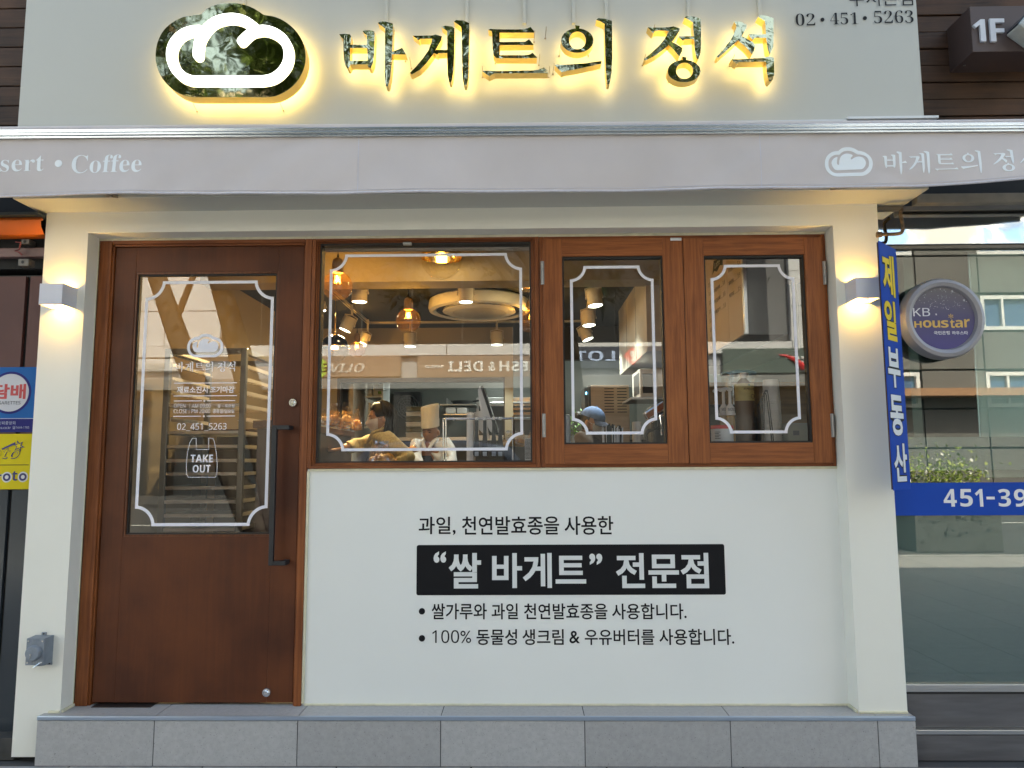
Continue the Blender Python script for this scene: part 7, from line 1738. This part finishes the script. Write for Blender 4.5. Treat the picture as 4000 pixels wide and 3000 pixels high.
Yq = 4.6; t, q = px_thing('hanging_shelf', 2030, 1630, Yq, 'pair of copper toned boards on a rack at the right of the kitchen opening', 'shelf'); b = MB(); x0, x1 = X(1988, 1600, Yq), X(2200, 1600, Yq)
for py in (1592, 1610): z = Zc(2030, py, Yq); b.box(x0, x1, Yq, Yq+.4, z-.03, z, bev=.004)
b.build('boards', cop, t)
b = MB(); 
for x in (x0, x1): 
    for y in (Yq+.01, Yq+.39): b.tube([(x, y, ZS), (x, y, Zc(2030, 1588, Yq))], .011, 8)
b.build('rack_post', steel, t)
# ------------------------------------------------------------------ across the street (seen as reflections)
YO = -26.0; YGL = 0.14
def MR(px, py, Yo=YO):
    """where the street point stands that the glass mirrors at this pixel"""
    v = W(px, py, 2*YGL-Yo); return Vector((v.x, Yo, v.z))
ob = thing('station_building', (0, YO, 0), 'long white panelled building with shop signs across the street', 'building')
wp = pm('white_panel', (0.66, 0.66, 0.68), .5, var=.02, scale=.5); sh_g = pm('dark_shop_glass', (0.04, 0.045, 0.05), .15); stone_o = pm('grey_cladding', (0.135, 0.13, 0.122), .6, var=.08, scale=1)
zA = MR(1700, 1389).z; zB = MR(1700, 1475).z; zC2 = MR(1700, 1522).z; zT_ = MR(1700, 1346).z
XO0, XO1 = -32, 34; xst = MR(3330, 1300).x
b = MB()
xdl, xdr = MR(815, 1300).x, MR(3010, 1300).x      # added dark band between the white ends, keeps the mirrored view dark
z = zT_+.02
for i in range(7):
    for j in range(int((xst-XO0)//2.4)+1):
        x = XO0+j*2.4
        if xdl < x+1.2 < xdr: continue
        b.box(x+.02, min(x+2.38, xst), YO-.3, YO, z+.02, z+1.48)
    z += 1.5
for j in range(int((xst-XO0)//4.8)+1):
    x = XO0+j*4.8; b.box(x+.02, min(x+4.78, xst), YO-.2, YO+.1, zA, zT_)
b.build('white_panel', wp, ob)
g_ = MB()
for i in range(11):
    x = xdl+(xdr-xdl)*i/11; g_.box(x+.04, x+(xdr-xdl)/11-.04, YO-.25, YO-.15, zT_+.05, zT_+10.4)
g_.build('added_dark_band', pm('added_dark_band', (.015, .017, .02), .35, spec=.2), ob)  # made-up dark storeys, standing in for tree crowns in the window reflections
b = MB(); b.box(XO0, XO1, YO-8, YO-.31, -.1, zT_+11); b.build('core', pm('joint_dark', (.12, .12, .125), .8), ob)
b = MB(); b.box(XO0, xst, YO-.25, YO+.6, zC2, zB-.06); b.build('soffit_band', pm('soffit_white', (.22, .22, .22), .6), ob)
b = MB(); b.box(XO0, xst, YO-.28, YO-.1, zB-.06, zA); b.build('sign_backing', pm('sign_backing_grey', (.40, .40, .42), .6), ob)
b = MB(); b.box(XO0, xst, YO-.30, YO-.25, 0, zC2); b.build('shop_windows', sh_g, ob)
b = MB()
for x in range(-30, int(xst), 5): b.box(x-.35, x+.35, YO-.25, YO+.4, 0, zC2)
b.build_each('column', pm('dark_column', (.03, .03, .03), .6), ob)
# grey clad wing at the right
b = MB(); z = 0.2
for i in range(9):
    for j in range(8):
        x = xst+j*2.6
        if i in (2, 4, 6) and j % 2 == 0: continue
        b.box(x+.03, x+2.57, YO-.2, YO+.1, z+.03, z+1.55)
    z += 1.6
b.build('stone_cladding', stone_o, ob)
for i in (2, 4, 6):
    for j in (0, 2, 4, 6):
        x = xst+j*2.6; z = .2+1.6*i; f = MB(); f.ring([(x+.05, z+.05), (x+2.55, z+.05), (x+2.55, z+1.5), (x+.05, z+1.5)], [(x+.2, z+.2), (x+2.4, z+.2), (x+2.4, z+1.35), (x+.2, z+1.35)], YO-.1, YO+.05); f.box(x+.9, x+1.0, YO-.1, YO+.04, z+.2, z+1.35); w = f.build('window', pm('white_window', (.7, .7, .7), .5), ob)
        g_ = MB(); g_.box(x+.15, x+2.45, YO-.15, YO-.11, z+.15, z+1.4); g_.build('pane', pm('blue_window_glass', (0.07, 0.14, 0.26), .08), w)
b = MB(); b.box(xst+.05, XO1, YO-.1, YO+1.2, zC2-.5, zC2-.2); b.build('entrance_canopy', pm('canopy_orange', (.36, .20, .11), .6), ob)
# signs of the station shops: text faces the bakery
def ssign(name, l, t_, r, b_, m, label, texts, y=.12):
    p0, p1 = MR(l, (t_+b_)/2), MR(r, (t_+b_)/2); zt_, zb_ = MR((l+r)/2, t_).z, MR((l+r)/2, b_).z
    s = thing(name, ((p0.x+p1.x)/2, YO, zb_), label, 'shop sign', 'shop signs across the street'); k = MB(); k.box(p0.x, p1.x, YO-.09, YO+y, zb_, zt_, bev=.02); k.build('sign_box', m, s)
    for tx, tl, tt, tr_, tb, tm_, off, sh in texts:
        a, c = MR(tl, (tt+tb)/2, YO+y), MR(tr_, (tt+tb)/2, YO+y); k = MB()
        za, zc = MR((tl+tr_)/2, tb, YO+y).z, MR((tl+tr_)/2, tt, YO+y).z
        add_text(k, tx, a.x, c.x, za, zc, YO+y+.03, off=off, flip=True, shear=sh); k.build_each('lettering', tm_, s, 0.35)
    return s
tp = pm('taupe_sign', (.30, .22, .17), .6); wl = pm('sign_letter_white', (.85, .85, .85), .5); dkb = pm('navy_sign', (.05, .06, .09), .5); gl_ = pm('sign_letter_grey', (.62, .59, .56), .5)
s_ = ssign('shop_sign', 1120, 1391, 1567, 1474, tp, 'taupe sign with pale slanted lettering and a green disc, mirrored behind the left pendants', [('OLIVE', 1254, 1420, 1424, 1455, gl_, .05, -.25)])
c = MR(1243, 1438, YO+.12); k = MB(); k.prism([(c.x+.42*math.cos(a*PI/16), c.z+.42*math.sin(a*PI/16)) for a in range(32)], YO+.121, YO+.15); k.build('green_disc', pm('lime_disc', (.42, .60, .08), .5), s_)
ssign('shop_sign', 1632, 1391, 2165, 1474, tp, 'long taupe sign with white block lettering, mirrored over the middle of the window', [('수서역점 B2', 1661, 1426, 1735, 1439, wl, .03, 0), ('DELI', 1752, 1411, 1886, 1451, wl, .05, 0), ('&', 1906, 1413, 1934, 1450, wl, .05, 0), ('FRESH', 1951, 1410, 2140, 1450, wl, .05, 0)])
s_ = ssign('shop_sign', 2170, 1355, 2610, 1440, dkb, 'navy sign with pale blue lettering and a red emblem, mirrored in the left sash', [('LOTTE', 2148, 1372, 2402, 1412, pm('sign_letter_blue', (.50, .62, .90), .5), .05, 0)])
# red emblem beside it
c = MR(2470, 1392, YO+.12); k = MB(); r_ = .38; k.prism([(c.x+r_*math.copysign(abs(math.cos(a*PI/24))**1.75, math.cos(a*PI/24)), c.z+r_*math.copysign(abs(math.sin(a*PI/24))**1.75, math.sin(a*PI/24))) for a in range(48)], YO+.121, YO+.15); k.build('emblem', pm('emblem_red', (.62, .02, .03), .5), s_)
k = MB(); add_text(k, 'ℓ', c.x-.10, c.x+.10, c.z-.20, c.z+.22, YO+.16, off=.02, flip=True); k.build('emblem_letter', wl, s_)
p0 = MR(2930, 1430)
s_ = ssign('shop_sign', 2818, 1362, 3240, 1459, pm('green_grey_sign', (.10, .13, .12), .4), 'green grey bank fascia with white lettering and a red arc, mirrored in the right sash', [('ana Bank', 3064, 1387, 3165, 1404, wl, .02, 0), ('atm', 3120, 1408, 3152, 1420, wl, .02, 0)])
k = MB(); pts = [MR(3040+i*9, 1388+i*i*.42, YO+.12) for i in range(12)]; k.tube([(p.x, YO+.14, p.z) for p in pts], [.02+.012*i for i in range(12)], 8); k.build('red_arc', MATS['emblem_red'], s_)
ssign('shop_sign', 470, 1404, 700, 1452, wp, 'white sign with grey lettering at the left, mirrored in the door glass', [('위프르지오', 528, 1417, 648, 1447, gl_, .06, 0)])

# street trees: leaning trunks, limbs, leaf clouds
bark = pm('tree_bark', (.055, .045, .036), .9, var=.4, scale=14, stretch=(1, 1, .25), bump=.6, bscale=24)
def leaf_mat(name, c0, c1):
    m = bpy.data.materials.new(name); m.use_nodes = True; nt = m.node_tree; N = nt.nodes; L = nt.links; p = N['Principled BSDF']; p.inputs['Roughness'].default_value = .55; p.inputs['Specular IOR Level'].default_value = .12
    g = N.new('ShaderNodeNewGeometry'); rp = N.new('ShaderNodeValToRGB'); rp.color_ramp.elements[0].color = c0+(1,); rp.color_ramp.elements[1].color = c1+(1,)
    L.new(g.outputs['Random Per Island'], rp.inputs[0]); L.new(rp.outputs[0], p.inputs['Base Color'])
    tr_ = N.new('ShaderNodeBsdfTranslucent'); L.new(rp.outputs[0], tr_.inputs[0]); mx = N.new('ShaderNodeMixShader'); mx.inputs[0].default_value = .1
    L.new(p.outputs[0], mx.inputs[1]); L.new(tr_.outputs[0], mx.inputs[2]); L.new(mx.outputs[0], N['Material Output'].inputs[0]); return m
lf = leaf_mat('tree_leaves', (.006, .015, .003), (.024, .048, .008))
def tree(label, base, tip, r0, limbs, blobs, nleaf, seed, lsize=.055, stems=()):
    rnd = random.Random(seed); t = thing('street_tree', base, label, 'tree', 'street trees along the pavement'); base, tip = Vector(base), Vector(tip)
    b = MB(); mid = (base+tip)/2+Vector((rnd.uniform(-.1, .1), rnd.uniform(-.1, .1), 0)); path = catmull_open([base, mid, tip], 7); b.tube(path, [r0*(1.15-.65*i/(len(path)-1)) for i in range(len(path))], 14)
    for f, e, r in limbs:
        p = path[int(f*(len(path)-1))]; e = Vector(e); m_ = (p+e)/2+Vector((0, 0, .25)); pp = catmull_open([p, m_, e], 6); b.tube(pp, [r*(1-.75*i/(len(pp)-1)) for i in range(len(pp))], 8)
        for q in range(5):
            s0 = pp[rnd.randint(3, len(pp)-1)]; d = Vector((rnd.uniform(-1, 1), rnd.uniform(-1, 1), rnd.uniform(-.1, .9))); b.tube([s0, s0+d*.5, s0+d*.9+Vector((0, 0, -.1))], [r*.3, r*.18, .006], 5)
    for p0, p1, r in stems:
        p0, p1 = Vector(p0), Vector(p1); m_ = (p0+p1)/2+Vector((.06, 0, 0)); pp = catmull_open([p0, m_, p1], 8); b.tube(pp, [r*(1.1-.5*i/(len(pp)-1)) for i in range(len(pp))], 12)
    b.build('trunk', bark, t)
    b = MB(); tot = sum(w for _, _, w in blobs)
    for c, R, w in blobs:
        c = Vector(c); n = int(nleaf*w/tot); cl = [Vector((rnd.gauss(0, .55)*R[0], rnd.gauss(0, .55)*R[1], rnd.gauss(0, .5)*R[2])) for _ in range(max(6, n//110))]
        for i in range(n):
            k = rnd.choice(cl); p = c+k+Vector((rnd.gauss(0, .19), rnd.gauss(0, .19), rnd.gauss(0, .15))); s = lsize*rnd.uniform(.6, 1.3)
            T_ = Matrix.Translation(p) @ Matrix.Rotation(rnd.uniform(0, 2*PI), 4, 'Z') @ Matrix.Rotation(rnd.gauss(0, .7), 4, 'X') @ Matrix.Rotation(rnd.gauss(0, .5), 4, 'Y')
            b.add([T_ @ Vector(v) for v in ((0, 0, 0), (s*.45, s*.5, .12*s), (0, s*1.6, -.1*s), (-s*.45, s*.5, .12*s))], [(0, 1, 2), (0, 2, 3)])
    b.build('crown', lf, t); return t
YT = -5.6
def MT(px, py): return MR(px, py, YT)
a_ = MT(800, 1540); c_ = MT(640, 1120); d_ = (c_-a_)
b0 = a_-d_*(a_.z/d_.z); tip = a_+d_*2.3
tree('leaning street tree with a dark trunk mirrored in the door glass', (b0.x, YT, 0), (tip.x, YT-.1, tip.z), .17, [(.75, (tip.x+1.6, YT+.4, tip.z+1.0), .07), (.85, (tip.x-1.2, YT-.4, tip.z+.9), .06), (.6, (tip.x+1.4, YT-1.0, tip.z-.2), .05)],
     [((tip.x+.6, YT, tip.z+1.6), (1.6, 1.3, 1.0), 1.0), ((tip.x+2.2, YT-.2, tip.z+.9), (1.2, 1.2, .8), .8), ((-3.1, YT+.6, 6.0), (1.0, 1.0, 1.1), .9)], 5500, 21, .085, [((b0.x+.25, YT, 0), (MT(770, 1080).x, YT, MT(770, 1080).z+.9), .19)])
tree('large spreading street tree straight across from the windows', (.9, -7.4, 0), (.5, -6.4, 4.6), .24, [(.7, (-2.0, -5.6, 5.6), .10), (.8, (2.6, -5.6, 5.6), .10), (.9, (-.4, -4.9, 6.6), .09), (.95, (1.2, -7.6, 7.0), .09), (.8, (-1.4, -7.4, 5.9), .07)],
     [((-1.6, -5.4, 5.9), (1.5, 1.0, 1.0), 1.5), ((1.6, -5.5, 6.0), (1.7, 1.0, 1.0), 1.6), ((0, -5.2, 6.6), (1.6, .9, 1.0), 1.5), ((0, -6.6, 4.6), (2.9, 1.1, .65), 2.6), ((.5, -7.2, 7.6), (2.4, 1.4, 1.0), 1.0), ((-2.4, -5.8, 4.7), (.9, .8, .6), .6), ((2.9, -5.6, 5.6), (1.2, .9, 1.0), .9)], 10500, 33, .10)
# flowering hedge in a planter, mirrored in the office glass
hp0 = MR(3650, 1690, -8.6)
hg = thing('hedge', (hp0.x, -8.6, .4), 'flowering green hedge with white blossoms in a planter across the pavement', 'hedge'); rnd = random.Random(8)
b = MB(); b2 = MB()
for i in range(2600):
    a = rnd.uniform(0, 2*PI); e = abs(rnd.gauss(0, .6)); p = Vector((hp0.x+rnd.uniform(-.55, .55), -8.6+rnd.gauss(0, .3), .55+abs(rnd.gauss(.35, .28)))); s = rnd.uniform(.03, .06)
    T_ = Matrix.Translation(p) @ Matrix.Rotation(a, 4, 'Z') @ Matrix.Rotation(rnd.gauss(0, .8), 4, 'X'); (b if rnd.random() > .12 else b2).add([T_ @ Vector(v) for v in ((0, 0, 0), (s*.5, s*.6, 0), (0, s*1.4, 0), (-s*.5, s*.6, 0))], [(0, 1, 2, 3)])
b.build('crown', leaf_mat('hedge_leaves', (.16, .26, .04), (.42, .48, .12)), hg); b2.build('blossom', pm('blossom_white', (.75, .75, .70), .7), hg)
b = MB(); b.box(hp0.x-.7, hp0.x+.7, -8.95, -8.25, -.12, .5, bev=.02); b.box(hp0.x-.64, hp0.x+.64, -8.87, -8.33, .5, .52); b.build('planter', pm('planter_concrete', (.07, .07, .068), .8, var=.15, scale=8), hg)
# parked car, mirrored in the foot of the fixed window
car = thing('parked_car', (-1.55, -9.4, -.1), 'pale blue parked estate car standing at the kerb across from the window', 'car')
paint = pm('pale_blue_paint', (.30, .38, .52), .25, var=.01, coat=.6, spec=.5); cg = pm('car_glass', (.02, .025, .03), .06)
cx = -1.55; cyy = -9.4; b = MB()
side = [(-2.2, .35), (-2.22, .75), (-2.05, .95), (-1.75, 1.0), (-1.15, 1.5), (-.7, 1.58), (.6, 1.6), (1.3, 1.5), (1.75, 1.05), (2.15, .95), (2.25, .6), (2.2, .35)]
def cs_(mb, P, hw, inset_=0.0):
    P = [(cx+x, z*1.16-.11) for x, z in P]; n = len(P); rows = []
    for y, k in ((-hw, .94), (-hw*.93, 1.0), (hw*.93, 1.0), (hw, .94)):
        for x, z in P: rows.append((cx+(x-cx)*k, cyy+y*(1-.16*max(0, (z-.85))/.7), z if k == 1.0 else .3+(z-.3)*.97))
    fs = [(i*n+j, i*n+(j+1) % n, (i+1)*n+(j+1) % n, (i+1)*n+j) for i in range(3) for j in range(n)]+[list(range(n))[::-1], [3*n+i for i in range(n)]]
    mb.add(rows, fs)
cs_(b, side, .88); b.build('body', paint, car)
b = MB()
for sy in (-1, 1):
    for P in ([(-1.2, 1.02), (-.85, 1.47), (-.15, 1.5), (-.15, 1.02)], [(-.05, 1.02), (-.05, 1.5), (.7, 1.49), (1.25, 1.35), (1.4, 1.04)]):
        yq = cyy+sy*.80; b.add([(cx+x, cyy+sy*(.885*(1-.16*max(0, z-.85)/.7)+.006), z*1.16-.11) for x, z in P], [(0, 1, 2, 3) if len(P) == 4 else (0, 1, 2, 3, 4)])
b.add([(cx-1.70, cyy-.68, 1.12), (cx-1.70, cyy+.68, 1.12), (cx-1.2, cyy+.62, 1.60), (cx-1.2, cyy-.62, 1.60)], [(0, 1, 2, 3)]); b.build('window', cg, car)
for sx in (-1.35, 1.4):
    for sy in (-1, 1):
        b = MB(); T = Matrix.Rotation(PI/2, 4, 'X'); b.lathe([(.0, -.1), (.30, -.1), (.33, -.07), (.33, .07), (.30, .1), (0, .1)], (cx+sx, cyy+sy*.78, .22), 26, 0, True, T); w = b.build('wheel', black_p, car)
        b = MB(); b.lathe([(0, sy*-.105), (.2, sy*-.105), (.21, sy*-.09)], (cx+sx, cyy+sy*.78, .22), 22, 0, True, T); b.build('rim', steel, w)
b = MB()
for sy in (-1, 1): b.box(cx-2.23, cx-2.1, cyy+sy*.62-.16, cyy+sy*.62+.16, .58, .74, bev=.03)
b.build('headlight', pm('lamp_lens', (.6, .62, .65), .1), car)
# the building above the shops, so that it shades the pavement as in the photo
up = MB(); up.box(-14, 14, .35, 9, 5.0, 8.2); up.box(-14, -4.6, .3, 9, 0, 5.0); up.box(4.6, 14, .3, 9, 0, 5.0); up.box(-4.6, -2.45, .32, 9, 2.9, 5.0); up.box(1.95, 4.6, .32, 9, 2.96, 5.0); up.box(-2.45, 2.1, 6.95, 9, 0, 5.0); up.box(-2.45, 1.95, .35, 6.95, 3.56, 5.0)
up.box(-4.6, -2.45, .3, .5, 0, 2.9); up.box(-2.45, -2.42, .3, 6.95, 0, 3.5); up.box(4.4, 4.6, .1, .95, 0, 3.0)
ub = tag(up.build('office_block', pm('block_render', (.32, .30, .27), .8, var=.05, scale=1)), 'plain grey office block rising above and behind the row of shops', 'building')
